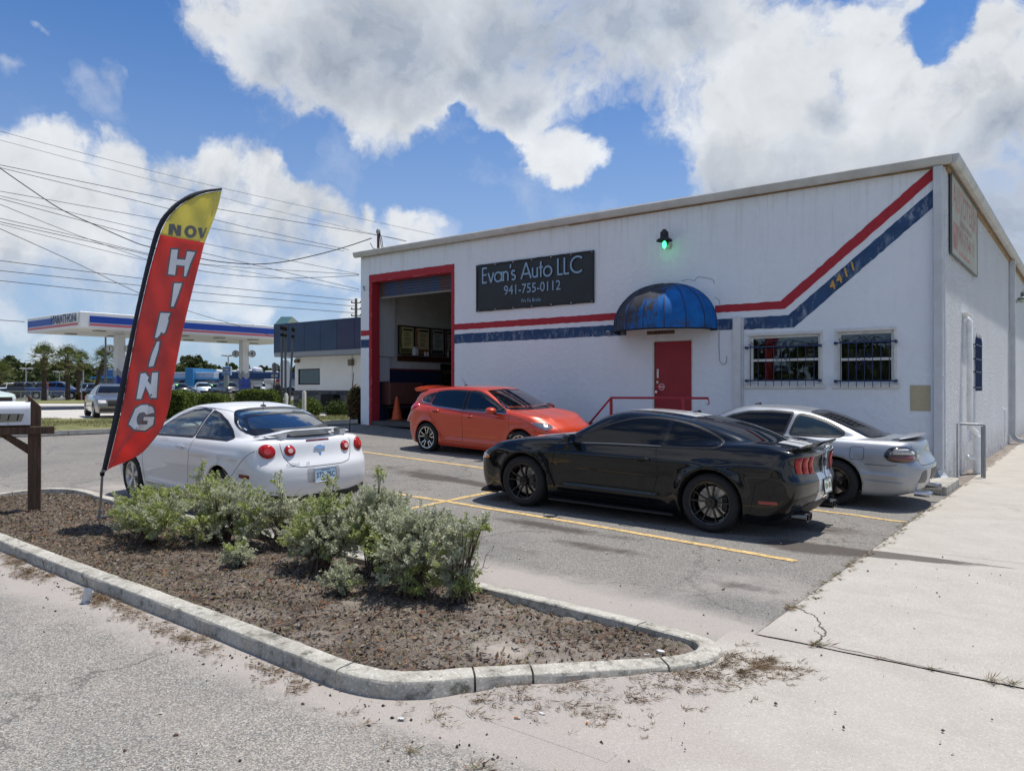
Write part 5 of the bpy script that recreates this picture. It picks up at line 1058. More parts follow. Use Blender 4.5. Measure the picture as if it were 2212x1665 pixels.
# ------------------------------------------------------------------ planted island with its kerb of cast lengths
M_kerb=mat('kerb_concrete',(0.42,0.40,0.36),0.9,var=0.22,vscale=7,bump=0.006,bscale=70,dirt=0.30)
def kerb_dirty():
    m,n,p=custom('island_kerb_concrete');pos=n.node('ShaderNodeNewGeometry').outputs['Position']
    cell=n.node('ShaderNodeSeparateColor',None,{0: n.vor(pos,95,out='Color')}).outputs[0];c=n.mix(n.mr(n.noise(pos,5,6,0.6),0.3,0.7),(0.33,0.315,0.27),(0.46,0.44,0.385));c=n.mix(n.mr(cell,0.78,1,0,0.6),c,(0.70,0.68,0.62));c=n.mix(n.mr(cell,0.0,0.2,0.4,0),c,(0.22,0.21,0.19))
    c=n.mix(n.mr(n.noise(pos,3.0,8,0.75),0.47,0.68,0,0.75),c,(0.17,0.155,0.125));c=n.mix(n.mr(n.noise(pos,12,8,0.7),0.54,0.66,0,0.85),c,(0.09,0.09,0.07));n.l.new(c,p.inputs['Base Color']);p.inputs['Roughness'].default_value=0.92
    b=n.node('ShaderNodeBump',None,{'Strength': 0.8,'Distance': 0.004,'Height': n.noise(pos,120,4,0.7)});n.l.new(b.outputs[0],p.inputs['Normal']);return m
M_ik=kerb_dirty()
def kerb(name,path,closed,prof,m,cuts,label=None):
    root=thing(name,None,None);root['kind']='structure';P=[]
    n=len(path)
    for i in range(n if closed else n-1):
        a=np.array(path[i],float);b=np.array(path[(i+1) % n],float);k=max(1,int(np.ceil(np.linalg.norm(b-a)/0.12)));P+=[a + (b-a)*j/k for j in range(k)]
    if not closed: P.append(np.array(path[-1],float))
    P=np.array(P);D=(np.roll(P,-1,0) - np.roll(P,1,0)) if closed else np.gradient(P,axis=0);D /= np.linalg.norm(D,axis=1,keepdims=True);N=np.stack([-D[:,1],D[:,0]],-1)
    if closed:
        A=(P[:,0]*np.roll(P[:,1],-1) - np.roll(P[:,0],-1)*P[:,1]).sum()
        if A<0: N=-N
    L=np.concatenate([[0],np.cumsum(np.linalg.norm(np.diff(P,axis=0),axis=1))]);m_=len(P);ci=sorted({int(np.argmin(np.hypot(P[:,0]-c[0],P[:,1]-c[1]))) for c in cuts} | ({0} if closed else {0,m_-1}))
    segs=list(zip(ci,ci[1:] + [ci[0] + m_])) if closed else list(zip(ci[:-1],ci[1:]))
    for (a,b) in segs:
        if b - a<1: continue
        mb=MB();vs=[];k=len(prof);idx=list(range(a,b+1))
        for jj,i in enumerate(idx):
            p=P[i % m_].copy();nn=N[i % m_];dd=D[i % m_]
            if jj==0: p=p + dd*0.006
            if jj==len(idx)-1: p=p - dd*0.006
            z0=float(gz(p[0],p[1]))
            for (o_,h) in prof: w_=0.004*(random.random()-0.5) if 0<h else 0;q=p + nn*(o_ + w_);vs.append((q[0],q[1],z0 + h + w_*0.6))
        fs=[(i*k+j,i*k+j+1,(i+1)*k+j+1,(i+1)*k+j) for i in range(len(idx)-1) for j in range(k-1)] + [tuple(range(k)),tuple(range((len(idx)-1)*k,len(idx)*k))[::-1]]
        c=Vector(vs[0]);fn=(Vector(vs[k]) - Vector(vs[0])).cross(Vector(vs[1]) - Vector(vs[0]))
        out=Vector((-N[a % m_][0],-N[a % m_][1],0))
        if (Vector(vs[1]) - Vector(vs[0])).cross(Vector(vs[k]) - Vector(vs[0])).dot(out)<0: fs=[f[::-1] for f in fs]
        mb.add(vs,fs);o=obj('kerb_stone',mb,m,root,True,28)
    return root
KP=[(0.0,-0.10),(0.006,0.084),(0.014,0.098),(0.028,0.105),(0.138,0.110),(0.148,0.102),(0.150,0.02)]
kerb('island_kerb',ISLs,True,KP,M_ik,[(-7.6,-12.15),(-4.6,-12.26),(-1.38,-12.36),(-0.70,-11.93),(-0.47,-11.65),(-0.0,-11.02),(-0.35,-10.45),(-3.4,-10.33),(-6.4,-10.23),(-9.3,-10.1),(-10.75,-10.8),(-10.2,-11.9)])
INN=[tuple(np.array(p) + 0) for p in ISLs]
def bedz(x,y): return 0.072 + 0.05*fbm(x,y,2.2,3) - 0.045 + 0.05*(fbm(x,y,11,4)-0.5) + 0.02*(fbm(x,y,38,2)-0.5)
def bed_sand(x,y): return np.clip(1.2*np.exp(-((x+0.85)/0.45)**2 - ((y+11.35)/0.25)**2)*fbm(x,y,4,3) + 0.3*sstep(fbm(x,y,2.5,4),0.52,0.66)*sstep(x,-5,-2),0,1)
sheet('planting_bed',np.arange(-10.8,0.25,0.035),np.arange(-12.4,-10.0,0.035),GM['earth'],0,lambda x,y: sdist(x,y,ISL)<-0.10,bedz,dict(sand=bed_sand))
# ================================================================== the shop
def stucco(name,col,bscale,bdist,warm=0.0,streak=0.3):
    m,n,p=custom(name);v=n.node('ShaderNodeTexCoord').outputs['Object']
    a=n.noise(v,bscale,7,0.62,0.4);b=n.noise(v,bscale*0.18,4,0.5);h=n.m('ADD',n.mr(a,0.42,0.62),n.m('MULTIPLY',b,0.8))
    c=n.mix(n.mr(n.noise(v,0.6,6,0.6),0.3,0.7),tuple(x*0.93 for x in col),col)
    st=n.noise(n.v('MULTIPLY',v,(3.0,3.0,0.35)),2.2,7,0.65);c=n.mix(n.mr(st,0.55,0.78,0,streak),c,(0.36,0.31,0.25))
    sp=n.noise(v,9,8,0.7);c=n.mix(n.mr(sp,0.66,0.76,0,0.5),c,(0.42,0.39,0.34))
    z=n.node('ShaderNodeSeparateXYZ',None,{0: v}).outputs[2];drip=n.m('MULTIPLY',n.mr(z,4.3,5.6,0,1),n.mr(n.noise(n.v('MULTIPLY',v,(5.0,5.0,0.25)),2.0,6,0.7),0.50,0.72));c=n.mix(n.m('MULTIPLY',drip,0.38),c,(0.36,0.31,0.25));base=n.m('MULTIPLY',n.mr(z,-0.1,0.75,1,0),n.mr(n.noise(v,3.5,7,0.7),0.35,0.65));c=n.mix(n.m('MULTIPLY',base,0.75),c,(0.27,0.215,0.15))
    n.l.new(c,p.inputs['Base Color']);p.inputs['Roughness'].default_value=0.82;p.inputs['Specular IOR Level'].default_value=0.35
    bp=n.node('ShaderNodeBump',None,{'Strength': 0.9,'Distance': bdist,'Height': h});n.l.new(bp.outputs[0],p.inputs['Normal']);return m
M_sf=stucco('front_stucco',(0.76,0.80,0.855),7.0,0.007,streak=0.12);M_ss=stucco('side_stucco',(0.76,0.78,0.81),13.0,0.034,streak=0.22)
M_white=mat('white_painted_metal',(0.60,0.61,0.62),0.5,var=0.08,vscale=5,dirt=0.15);M_trimw=mat('white_trim',(0.64,0.64,0.62),0.6,var=0.1,vscale=8,dirt=0.2)
M_redp=mat('red_masonry_paint',(0.36,0.022,0.035),0.75,var=0.12,vscale=8,bump=0.006,bscale=30);M_door=mat('red_door_paint',(0.27,0.014,0.022),0.5,var=0.08,vscale=4)
M_navy=mat('navy_iron',(0.012,0.028,0.085),0.5,var=0.2,vscale=20);M_dark=mat('dark_interior',(0.02,0.022,0.026),0.9);M_wood=mat('bare_soffit_wood',(0.30,0.20,0.12),0.85,var=0.4,vscale=9,vstretch=(0.5,1,4))
def worn_blue():
    m,n,p=custom('worn_blue_masonry_paint');v=n.node('ShaderNodeTexCoord').outputs['Object'];a=n.noise(n.v('MULTIPLY',v,(1.6,1.6,0.8)),5,9,0.72);f=n.mr(a,0.50,0.64,0,0.6);f=n.m('MULTIPLY',f,n.mr(n.noise(v,1.2,3),0.40,0.56));c=n.mix(n.mr(n.noise(v,3,5),0.3,0.7),(0.014,0.045,0.12),(0.025,0.075,0.18));c=n.mix(f,c,(0.42,0.46,0.52));n.l.new(c,p.inputs['Base Color']);p.inputs['Roughness'].default_value=0.8
    b=n.node('ShaderNodeBump',None,{'Distance': 0.008,'Height': n.noise(v,25,5)});n.l.new(b.outputs[0],p.inputs['Normal']);return m
M_blue=worn_blue()
shop=thing('auto_shop','white stucco auto repair shop with red and blue painted stripes','building')
def wall_holes(mb,a0,a1,z0,z1,holes,d0,d1,axis='x'):     # wall in a plane; holes (a0,a1,z0,z1); d0 outer, d1 inner depth
    A=sorted({a0,a1,*[h[0] for h in holes],*[h[1] for h in holes]});Z=sorted({z0,z1,*[h[2] for h in holes],*[h[3] for h in holes]})
    P=(lambda a,d,z: (a,d,z)) if axis=='x' else (lambda a,d,z: (d,a,z))
    def q(v,flip): mb.add(v,[(0,1,2,3) if not flip else (3,2,1,0)])
    fl=axis!='x'
    for i in range(len(A)-1):
        for j in range(len(Z)-1):
            ca,cz=(A[i]+A[i+1])/2,(Z[j]+Z[j+1])/2
            if any(h[0]<ca<h[1] and h[2]<cz<h[3] for h in holes): continue
            q([P(A[i],d0,Z[j]),P(A[i+1],d0,Z[j]),P(A[i+1],d0,Z[j+1]),P(A[i],d0,Z[j+1])],fl);q([P(A[i],d1,Z[j]),P(A[i+1],d1,Z[j]),P(A[i+1],d1,Z[j+1]),P(A[i],d1,Z[j+1])],not fl)
    for h in holes:
        q([P(h[0],d0,h[2]),P(h[0],d1,h[2]),P(h[0],d1,h[3]),P(h[0],d0,h[3])],not fl);q([P(h[1],d0,h[2]),P(h[1],d1,h[2]),P(h[1],d1,h[3]),P(h[1],d0,h[3])],fl)
        q([P(h[0],d0,h[3]),P(h[1],d0,h[3]),P(h[1],d1,h[3]),P(h[0],d1,h[3])],not fl);q([P(h[0],d0,h[2]),P(h[1],d0,h[2]),P(h[1],d1,h[2]),P(h[0],d1,h[2])],fl)
GD=(-14.90,-11.70,0.60,4.86);DR=(-5.70,-4.73,0.62,2.77);W1=(-3.50,-2.12,1.80,2.76);W2=(-1.80,-0.83,1.80,2.77);ZT=5.66;LB=34.0
mb=MB();wall_holes(mb,-15.38,0.0,-0.15,ZT,[GD,DR,W1,W2],0.0,0.22);obj('front_wall',mb,M_sf,shop)
SW=(3.35,4.25,1.75,2.62)
mb=MB();wall_holes(mb,0.0,LB,-0.15,ZT,[SW],0.0,-0.22,'y');obj('side_wall',mb,M_ss,shop)
mb=MB();mb.box(-15.38,-15.18,0.22,LB,-0.15,ZT);obj('left_wall',mb,M_ss,shop);mb=MB();mb.box(-15.18,0,LB-0.2,LB,-0.15,ZT);obj('rear_wall',mb,M_ss,shop)
# roof: low-pitched sheet with white fascia and gutter
ov,of=0.10,0.08
mb=MB();xm=-7.7;vs=[]
for y in (-of,LB+0.2): vs+=[(-15.38-of,y,ZT+0.13),(xm,y,ZT+0.16),(ov,y,ZT+0.13),(ov,y,ZT+0.09),(-15.38-of,y,ZT+0.09)]
mb.add(vs,[(0,1,2,3,4)[::-1],(5,6,7,8,9),(0,5,6,1)[::-1],(1,6,7,2)[::-1],(2,7,8,3)[::-1],(3,8,9,4)[::-1],(4,9,5,0)[::-1]]);obj('roof',mb,mat('white_sheet_roof',(0.60,0.61,0.62),0.5,var=0.1),shop)
M_sof=mat('pale_soffit',(0.40,0.38,0.34),0.8,var=0.2,vscale=3);mb=MB();mb.box(-15.38-of+0.02,ov-0.02,-of+0.02,0.0-0.002,ZT+0.0,ZT+0.088);obj('soffit',mb,M_sof,shop);mb=MB();mb.box(0.002,ov-0.02,0.0,LB,ZT+0.0,ZT+0.088);obj('soffit',mb,M_sof,shop)
M_gut=mat('weathered_white_gutter',(0.50,0.50,0.49),0.5,var=0.12,vscale=3,dirt=0.25)
gp=[(0.0,0.20),(-0.015,0.20),(-0.015,0.19),(-0.12,0.19),(-0.135,0.17),(-0.12,0.11),(-0.095,0.06),(-0.075,0.035),(0.0,0.035)]
mb=MB();mb.add([(-15.38-of-0.05,-of+o_,ZT-0.08+h) for (o_,h) in gp] + [(ov+0.02,-of+o_,ZT-0.08+h) for (o_,h) in gp],[tuple(range(9))[::-1],tuple(range(9,18))] + [(i,(i+1) % 9,9+(i+1) % 9,9+i) for i in range(9)]);obj('gutter',mb,M_gut,shop)
mb=MB();mb.add([(ov-o_,-of-0.05,ZT-0.08+h) for (o_,h) in gp] + [(ov-o_,LB,ZT-0.08+h) for (o_,h) in gp],[tuple(range(9)),tuple(range(9,18))[::-1]] + [(i,(i+1) % 9,9+(i+1) % 9,9+i)[::-1] for i in range(9)]);obj('gutter',mb,M_gut,shop)
mb=MB();mb.box(-7.9,0.0,-0.030,-0.003,ZT-0.065,ZT-0.002);obj('bare_fascia_strip',mb,M_wood,shop);mb=MB();mb.box(-15.3,-7.92,-0.018,-0.003,ZT-0.05,ZT-0.002);obj('fascia_strip',mb,mat('stained_trim',(0.42,0.38,0.32),0.8,var=0.3,vscale=6),shop)
mb=MB();mb.box(0.003,0.05,0.0,LB,ZT-0.11,ZT-0.002);obj('bare_fascia_strip',mb,M_wood,shop)
# painted stripes (thin coats with hand-cut edges)
def band(name,poly,m,y=-0.005):
    out=[];k=len(poly)
    for i in range(k):
        a=np.array(poly[i],float);b=np.array(poly[(i+1) % k],float);n_=max(1,int(np.linalg.norm(b-a)/0.09))
        for j in range(n_): q=a + (b-a)*j/n_;out.append((q[0] + (random.random()-0.5)*0.012*(j>0),q[1] + (random.random()-0.5)*0.014*(j>0)))
    mb=MB();mb.prism(out,y,-0.0005,'y');return obj(name,mb,m,shop)
rz0,rz1,bz0,bz1=3.27,3.43,2.91,3.16
band('red_stripe',[(-15.37,rz0),(-15.0,rz0),(-15.0,rz1),(-15.37,rz1)],M_redp);band('blue_stripe',[(-15.37,bz0),(-15.0,bz0),(-15.0,bz1),(-15.37,bz1)],M_blue)
band('red_stripe',[(-11.60,rz0),(-6.35,rz0),(-6.35,rz1),(-11.60,rz1)],M_redp);band('blue_stripe',[(-11.60,bz0),(-6.35,bz0),(-6.35,bz1),(-11.60,bz1)],M_blue)
band('red_stripe',[(-4.24,3.29),(-2.79,3.28),(-0.17,5.41),(-0.17,5.64),(-2.87,3.44),(-4.24,3.44)],M_redp);band('blue_stripe',[(-3.62,2.91),(-2.61,2.90),(-0.17,4.93),(-0.17,5.25),(-2.72,3.15),(-3.62,3.15)],M_blue);band('blue_stripe',[(-4.35,2.92),(-3.84,2.92),(-3.84,3.15),(-4.35,3.15)],M_blue)
band('red_door_surround',[(-15.0,0.55),(-14.90,0.55),(-14.90,4.86),(-11.70,4.86),(-11.70,0.55),(-11.60,0.55),(-11.60,5.06),(-15.0,5.06)],M_redp,-0.012)
mb=MB();mb.box(-14.90,-14.885,0.0,0.30,0.55,4.85);mb.box(-11.715,-11.70,0.0,0.30,0.55,4.85);mb.box(-14.885,-11.715,0.0,0.30,4.845,4.859);obj('red_door_lining',mb,M_redp,shop)
tan=MB();tan.box(-0.56,-0.24,-0.012,-0.001,1.30,1.76);tp=obj('tan_patch',tan,mat('tan_paint_patch',(0.42,0.37,0.25),0.8,var=0.08),shop)
# corner trim with flaking edge, box column
mb=MB();mb.bbox(-3.83,-3.66,-0.09,-0.002,0.5,3.17,0.01);obj('corner_column',mb,M_white,shop)
mb=MB();mb.bbox(-3.66,-3.63,-0.05,-0.002,0.5,3.16,0.005);obj('column_flange',mb,M_white,shop)
# downspouts
M_dsp=mat('white_downspout',(0.52,0.54,0.57),0.45,var=0.08,vscale=3,dirt=0.2)
def spout(x0,y0,dx,dy,zt,zb,big=0.075):
    mb=MB();ox,oy=dx*0.0,dy*0.0
    mb.bbox(x0-big,x0+big,y0-big*0.8,y0+big*0.8,zb+0.28,zt,0.012)
    for zz in (1.9,3.9): mb.bbox(x0-big-0.012,x0+big+0.012,y0-big*0.8-0.008,y0+big*0.8+0.008,zz,zz+0.035,0.004)
    o=obj('downspout',mb,M_dsp,shop)
    e=MB();n_=8
    for i in range(n_):
        a=R(90)*i/(n_-1);c=Vector((x0 + dx*0.26*(1-math.cos(a)),y0 + dy*0.26*(1-math.cos(a)),zb + 0.28 - 0.22*math.sin(a)));w=big*1.04
        d=Vector((dx*math.sin(a),dy*math.sin(a),-math.cos(a)));p0=c;p1=c + d*0.055;sd=Vector((-dy,dx,0));up=d.cross(sd)
        vs=[p + sd*s1*w + up*s2*w*0.8 for p in (p0,p1) for (s1,s2) in ((-1,-1),(1,-1),(1,1),(-1,1))];e.add(vs,[(0,1,2,3),(7,6,5,4),(0,4,5,1),(1,5,6,2),(2,6,7,3),(3,7,4,0)])
    obj('elbow',e,M_dsp,o)
spout(-0.10,-0.075,0.8,-0.6,ZT-0.05,0.0);spout(0.09,12.34,1,0,ZT-0.05,0.05);spout(0.09,24.6,1,0,ZT-0.05,0.05)
# entrance door
dr=MB();dr.bbox(DR[0]+0.04,DR[1]-0.04,0.03,0.075,DR[2]+0.01,DR[3]-0.04,0.004);door=obj('entrance_door',dr,M_door,shop)
fr=MB();fr.box(DR[0]+0.001,DR[0]+0.038,0.0,0.10,DR[2],DR[3]-0.001);fr.box(DR[1]-0.038,DR[1]-0.001,0.0,0.10,DR[2],DR[3]-0.001);fr.box(DR[0]+0.038,DR[1]-0.038,0.0,0.10,DR[3]-0.038,DR[3]-0.001);obj('door_frame',fr,M_trimw,shop)
k_=MB();k_.cyl((DR[0]+0.12,0.03,1.62),(DR[0]+0.12,-0.03,1.62),0.022,n=14);k_.lathe([(0.0,-0.065),(0.028,-0.06),(0.033,-0.045),(0.02,-0.03)],14,c=(DR[0]+0.12,0,1.62),axis='y');obj('door_knob',k_,M_chrome,door,True);k_=MB();k_.cyl((DR[0]+0.12,0.03,1.84),(DR[0]+0.12,0.012,1.84),0.03,n=16);obj('deadbolt',k_,M_chrome,door,True)
k_=MB();k_.prism([(DR[0]+0.215+0.075*math.cos(R(22.5+45*i)),1.735+0.075*math.sin(R(22.5+45*i))) for i in range(8)],0.024,0.0295,'y');o=obj('octagon_sticker',k_,mat('white_sticker',(0.6,0.58,0.58),0.5),door);k_=MB();k_.prism([(DR[0]+0.215+0.062*math.cos(R(22.5+45*i)),1.735+0.062*math.sin(R(22.5+45*i))) for i in range(8)],0.0225,0.0238,'y');obj('octagon_face',k_,mat('red_sticker',(0.42,0.03,0.04),0.5),door)
k_=MB();k_.box(DR[0]+0.16,DR[0]+0.27,0.0212,0.0222,1.725,1.745);k_.box(DR[0]+0.10,DR[0]+0.145,0.0225,0.029,1.93,2.13);obj('white_label',k_,mat('white_sticker',(0.6,0.58,0.58),0.5),door)
for zz in (0.95,1.70,2.52): k_=MB();k_.cyl((DR[1]-0.036,0.022,zz-0.06),(DR[1]-0.036,0.022,zz+0.06),0.009,n=8);obj('hinge',k_,M_chrome,door)
# windows
def window(x0,x1,z0,z1,mull,curtains):
    f=MB();t=0.05
    f.bbox(x0-0.03,x0+t,0.05,0.115,z0,z1,0.006);f.bbox(x1-t,x1+0.03,0.05,0.115,z0,z1,0.006);f.bbox(x0+t,x1-t,0.05,0.115,z1-t,z1+0.02,0.006);f.bbox(x0+t,x1-t,0.05,0.115,z0-0.01,z0+t,0.006);f.bbox(x0+t,x1-t,0.045,0.105,mull-0.025,mull+0.025,0.006)
    w=obj('window',f,M_trimw,shop)
    for (a,b) in ((z0+t,mull-0.025),(mull+0.025,z1-t)): p_=MB();p_.box(x0+t,x1-t,0.078,0.082,a,b);obj('pane',p_,M_pane,w)
    s=MB();s.bbox(x0-0.10,x1+0.10,-0.045,0.05,z0-0.10,z0-0.012,0.01);obj('sill',s,M_trimw,w)
    s=MB();s.bbox(x0-0.05,x1+0.05,-0.03,0.0,z1+0.002,z1+0.06,0.008);obj('head_trim',s,M_trimw,w);
    for q_ in (x0-0.05,x1+0.003): s=MB();s.bbox(q_,q_+0.047,-0.018,-0.001,z0-0.01,z1,0.005);obj('side_trim',s,M_trimw,w)
    return w
window(*W1,2.27,True);window(*W2,2.25,True)
rm=MB();rm.box(-4.0,-0.3,0.9,0.95,0.5,3.2);rm.box(-4.0,-0.3,0.22,0.95,0.5,0.55);rm.box(-4.0,-0.3,0.22,0.95,3.15,3.2);rm.box(-4.05,-4.0,0.22,0.95,0.5,3.2);rm.box(-0.3,-0.25,0.22,0.95,0.5,3.2);obj('office_interior',rm,mat('office_wall',(0.07,0.07,0.065),0.9),shop)
cu=MB()
for (a,b,c_) in ((-3.38,-3.22,0),(-2.32,-2.20,0)):
    pts=[(a + (b-a)*i/16,0.20 + 0.015*math.sin(i*2.1)) for i in range(17)];cu.prism(pts + [(x_,y_+0.006) for x_,y_ in pts[::-1]],1.80,2.6)
obj('curtain',cu,mat('brown_curtain',(0.035,0.018,0.014),0.9),shop);cu=MB();pts=[(-1.70 + 0.84*i/40,0.20 + 0.012*math.sin(i*1.5)) for i in range(41)];cu.prism(pts + [(x_,y_+0.006) for x_,y_ in pts[::-1]],1.82,2.45);obj('net_curtain',cu,mat('cream_curtain',(0.30,0.27,0.22),0.9),shop)
fl=MB();fl.prism([(-2.42,2.5),(-2.30,2.62),(-2.26,2.45),(-2.33,2.2),(-2.44,2.05),(-2.40,2.3)],0.14,0.15,'y');f_=obj('window_flag',fl,mat('flag_cloth_red',(0.35,0.06,0.07),0.8),shop)
fl=MB();[fl.box(-2.42+0.01*i,-2.28+0.005*i,0.136,0.1395,2.12+0.08*i,2.15+0.08*i) for i in range(5)];obj('flag_stripe',fl,mat('flag_white',(0.5,0.5,0.5),0.8),f_)
def spiral(cx,cz,r,a0,turns,y,n=22,shrink=0.72): return [(cx + r*(1-shrink*i/n)*math.cos(a0+turns*2*math.pi*i/n),y,cz + r*(1-shrink*i/n)*math.sin(a0+turns*2*math.pi*i/n)) for i in range(n+1)]
def bars(x0,x1,zl,zh,nb,label):
    root=thing('window_grille',label,'window bars',((x0+x1)/2,-0.12,zl),group=None);ox,oz=(x0+x1)/2,zl;L=lambda x,y,z: (x-ox,y+0.12,z-oz)
    for z in (zl,zh):
        r_=MB();r_.box(x0-0.10-ox,x1+0.10-ox,-0.008,0.008,z-0.014-oz,z+0.014-oz)
        for s_,xx in ((-1,x0-0.10),(1,x1+0.10)): r_.box(xx-0.016-ox,xx+0.016-ox,-0.012,0.12,z-0.030-oz,z+0.022-oz)
        obj('rail',r_,M_navy,root)
    for i in range(nb):
        xx=x0 + (x1-x0)*i/(nb-1);b_=MB();b_.cyl(L(xx,-0.12,zl-0.115),L(xx,-0.12,zh+ (0.06 if i in (0,nb-1) else 0.0)),0.0075,n=6);obj('bar',b_,M_navy,root)
    cx=(x0+x1)/2;w=x1-x0
    for s_ in (-1,1):
        t_=MB();P=[(cx+s_*0.04,-0.12,zh+0.01)] + [(cx+s_*(0.04+ (w/2-0.14)*i/12),-0.12,zh+0.01+0.125*math.cos(i/12*math.pi/2.05)*(0.72+0.28*math.sin(i/12*math.pi))) for i in range(1,13)]
        t_.tube([L(*p) for p in P],0.006,5);t_.tube([L(*p) for p in spiral(cx+s_*0.065,zh+0.055,0.05,R(90),-s_*1.5,-0.12)],0.006,5);t_.tube([L(*p) for p in spiral(cx+s_*(w/2-0.01),zh+0.06,0.05,R(90),s_*1.4,-0.12)],0.006,5)
        t_.tube([L(*p) for p in spiral(cx+s_*0.11,(zl+zh)/2-0.11,0.055,R(90),-s_*1.5,-0.125)],0.006,5);t_.tube([L(*p) for p in spiral(cx+s_*0.075,(zl+zh)/2+0.10,0.045,R(-90),s_*1.4,-0.125)],0.006,5)
        t_.tube([L(cx+s_*0.03,-0.125,(zl+zh)/2-0.06+0.02*i) if i else L(cx+s_*0.08,-0.125,(zl+zh)/2-0.06) for i in range(6)],0.006,5);obj('scroll',t_,M_navy,root,True)
    return root
bars(-3.44,-2.20,1.86,2.53,9,'navy wrought-iron window bars over the wider, left-hand shop window');bars(-1.72,-0.88,1.84,2.56,7,'navy wrought-iron window bars over the narrow window nearest the corner')
# side window with cage
w_=MB();w_.bbox(-0.10,-0.03,3.35,4.25,1.75,2.62,0.01);obj('side_window_board',w_,M_trimw,shop)
cg=thing('window_grille','navy iron cage over the window on the sunlit side wall','window bars',(0.10,3.8,1.7))
for i in range(9): b_=MB();yy=-0.5 + i*0.125;b_.cyl((0,yy,-0.05),(0,yy,1.0 + 0.08*(i % 2)),0.011,n=6);b_.cyl((0,yy,0.95),(0,yy,1.10+0.08*(i % 2)),0.018,0.001,n=6);obj('bar',b_,M_navy,cg)
for zz in (0.02,0.35,0.62,0.92):
    b_=MB();b_.box(-0.012,0.012,-0.56,0.56,zz-0.014,zz+0.014);b_.box(-0.098,0.0,-0.56,-0.535,zz-0.012,zz+0.012);b_.box(-0.098,0.0,0.535,0.56,zz-0.012,zz+0.012);obj('rail',b_,M_navy,cg)
# roller door, part open
M_shut=None
def shutter_mat():
    m,n,p=custom('rusty_blue_shutter');v=n.node('ShaderNodeTexCoord').outputs['Object'];a=n.noise(v,0.8,6,0.6);c=n.mix(n.mr(a,0.46,0.54),(0.035,0.075,0.17),(0.10,0.055,0.045));c=n.mix(n.mr(n.noise(v,4,6,0.7),0.5,0.7,0,0.6),c,(0.05,0.05,0.055));n.l.new(c,p.inputs['Base Color']);p.inputs['Roughness'].default_value=0.6;p.inputs['Metallic'].default_value=0.2;return m
M_shut=shutter_mat();rd=link('roller_door',None,shop,(-13.25,0.27,4.42))
for i in range(6):
    s_=MB();pr=[(0.0,0.0),(-0.018,0.02),(-0.022,0.05),(-0.018,0.065),(0.0,0.078),(0.004,0.078),(0.004,0.0)];s_.prism(pr,-1.52,1.52,'x');s_.v=[(v[0],v[1],v[2]) for v in s_.v];obj('slat',s_,M_shut,rd,loc=(0,0,0.0+0.080*i))
s_=MB();s_.bbox(-1.53,1.53,-0.03,0.02,-0.05,-0.003,0.006);obj('bottom_rail',s_,mat('grey_rail',(0.22,0.20,0.18),0.6),rd)
# workshop seen through the opening
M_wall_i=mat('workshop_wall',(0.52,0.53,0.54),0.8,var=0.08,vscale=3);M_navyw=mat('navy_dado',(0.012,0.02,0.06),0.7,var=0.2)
X0,X1,Y1,ZF,ZC=-15.18,-9.4,9.0,0.74,5.05
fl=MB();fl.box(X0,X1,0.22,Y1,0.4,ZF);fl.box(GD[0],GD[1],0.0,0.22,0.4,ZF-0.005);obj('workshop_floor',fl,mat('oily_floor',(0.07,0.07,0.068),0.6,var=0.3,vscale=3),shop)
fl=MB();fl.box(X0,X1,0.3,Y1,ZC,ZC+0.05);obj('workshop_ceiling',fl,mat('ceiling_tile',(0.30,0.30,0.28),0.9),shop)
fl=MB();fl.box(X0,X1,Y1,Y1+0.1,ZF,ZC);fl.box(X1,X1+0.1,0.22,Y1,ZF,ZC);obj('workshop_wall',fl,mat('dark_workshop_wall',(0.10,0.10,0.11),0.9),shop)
zc=2.26
fl=MB()
for k in range(14):
    z0=zc+0.06 + k*0.2
    if z0>ZC-0.1: break
    for j in range(22): y0=0.24 + j*0.405 + (0.2 if k % 2 else 0);fl.bbox(X0-0.03,X0+0.012,y0,y0+0.4,z0,z0+0.195,0.004)
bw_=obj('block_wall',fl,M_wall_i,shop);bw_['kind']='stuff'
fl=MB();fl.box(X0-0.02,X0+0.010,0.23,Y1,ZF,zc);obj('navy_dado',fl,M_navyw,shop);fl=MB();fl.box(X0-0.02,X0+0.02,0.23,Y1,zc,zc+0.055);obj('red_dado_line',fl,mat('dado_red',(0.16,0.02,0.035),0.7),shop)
fl=MB();fl.bbox(X0,X0+0.14,0.30,1.10,2.66,ZC-0.01,0.01)
for j in range(11): fl.box(X0+0.14,X0+0.150,0.33+j*0.07,0.36+j*0.07,2.67,ZC-0.02)
obj('ribbed_panel',fl,mat('pale_grey_panel',(0.45,0.48,0.50),0.6),shop)
eb=thing('electrical_box','tall pale grey metal electrical cabinet mounted below the ribbed panel inside the garage','electrical box',(X0+0.015,0.66,1.9));b_=MB();b_.bbox(0,0.13,-0.2,0.2,0,0.74,0.01);obj('case',b_,mat('cabinet_grey',(0.45,0.47,0.50),0.5),eb);b_=MB();b_.bbox(0.131,0.14,-0.18,0.18,0.03,0.71,0.003);b_.box(0.14,0.15,0.12,0.15,0.3,0.36);obj('door',b_,mat('cabinet_grey',(0.45,0.47,0.50),0.5),eb)
fx=thing('ceiling_light','fluorescent light panel on the workshop ceiling','ceiling light',(-12.6,2.4,ZC));b_=MB();b_.bbox(-0.3,0.3,-0.6,0.6,-0.06,-0.001,0.01);obj('fitting',b_,M_trimw,fx);b_=MB();b_.box(-0.27,0.27,-0.57,0.57,-0.068,-0.061);obj('diffuser',b_,mat('lit_diffuser',(0.5,0.6,0.5),0.5,emis=(0.85,1.0,0.9),estr=0.3),fx)
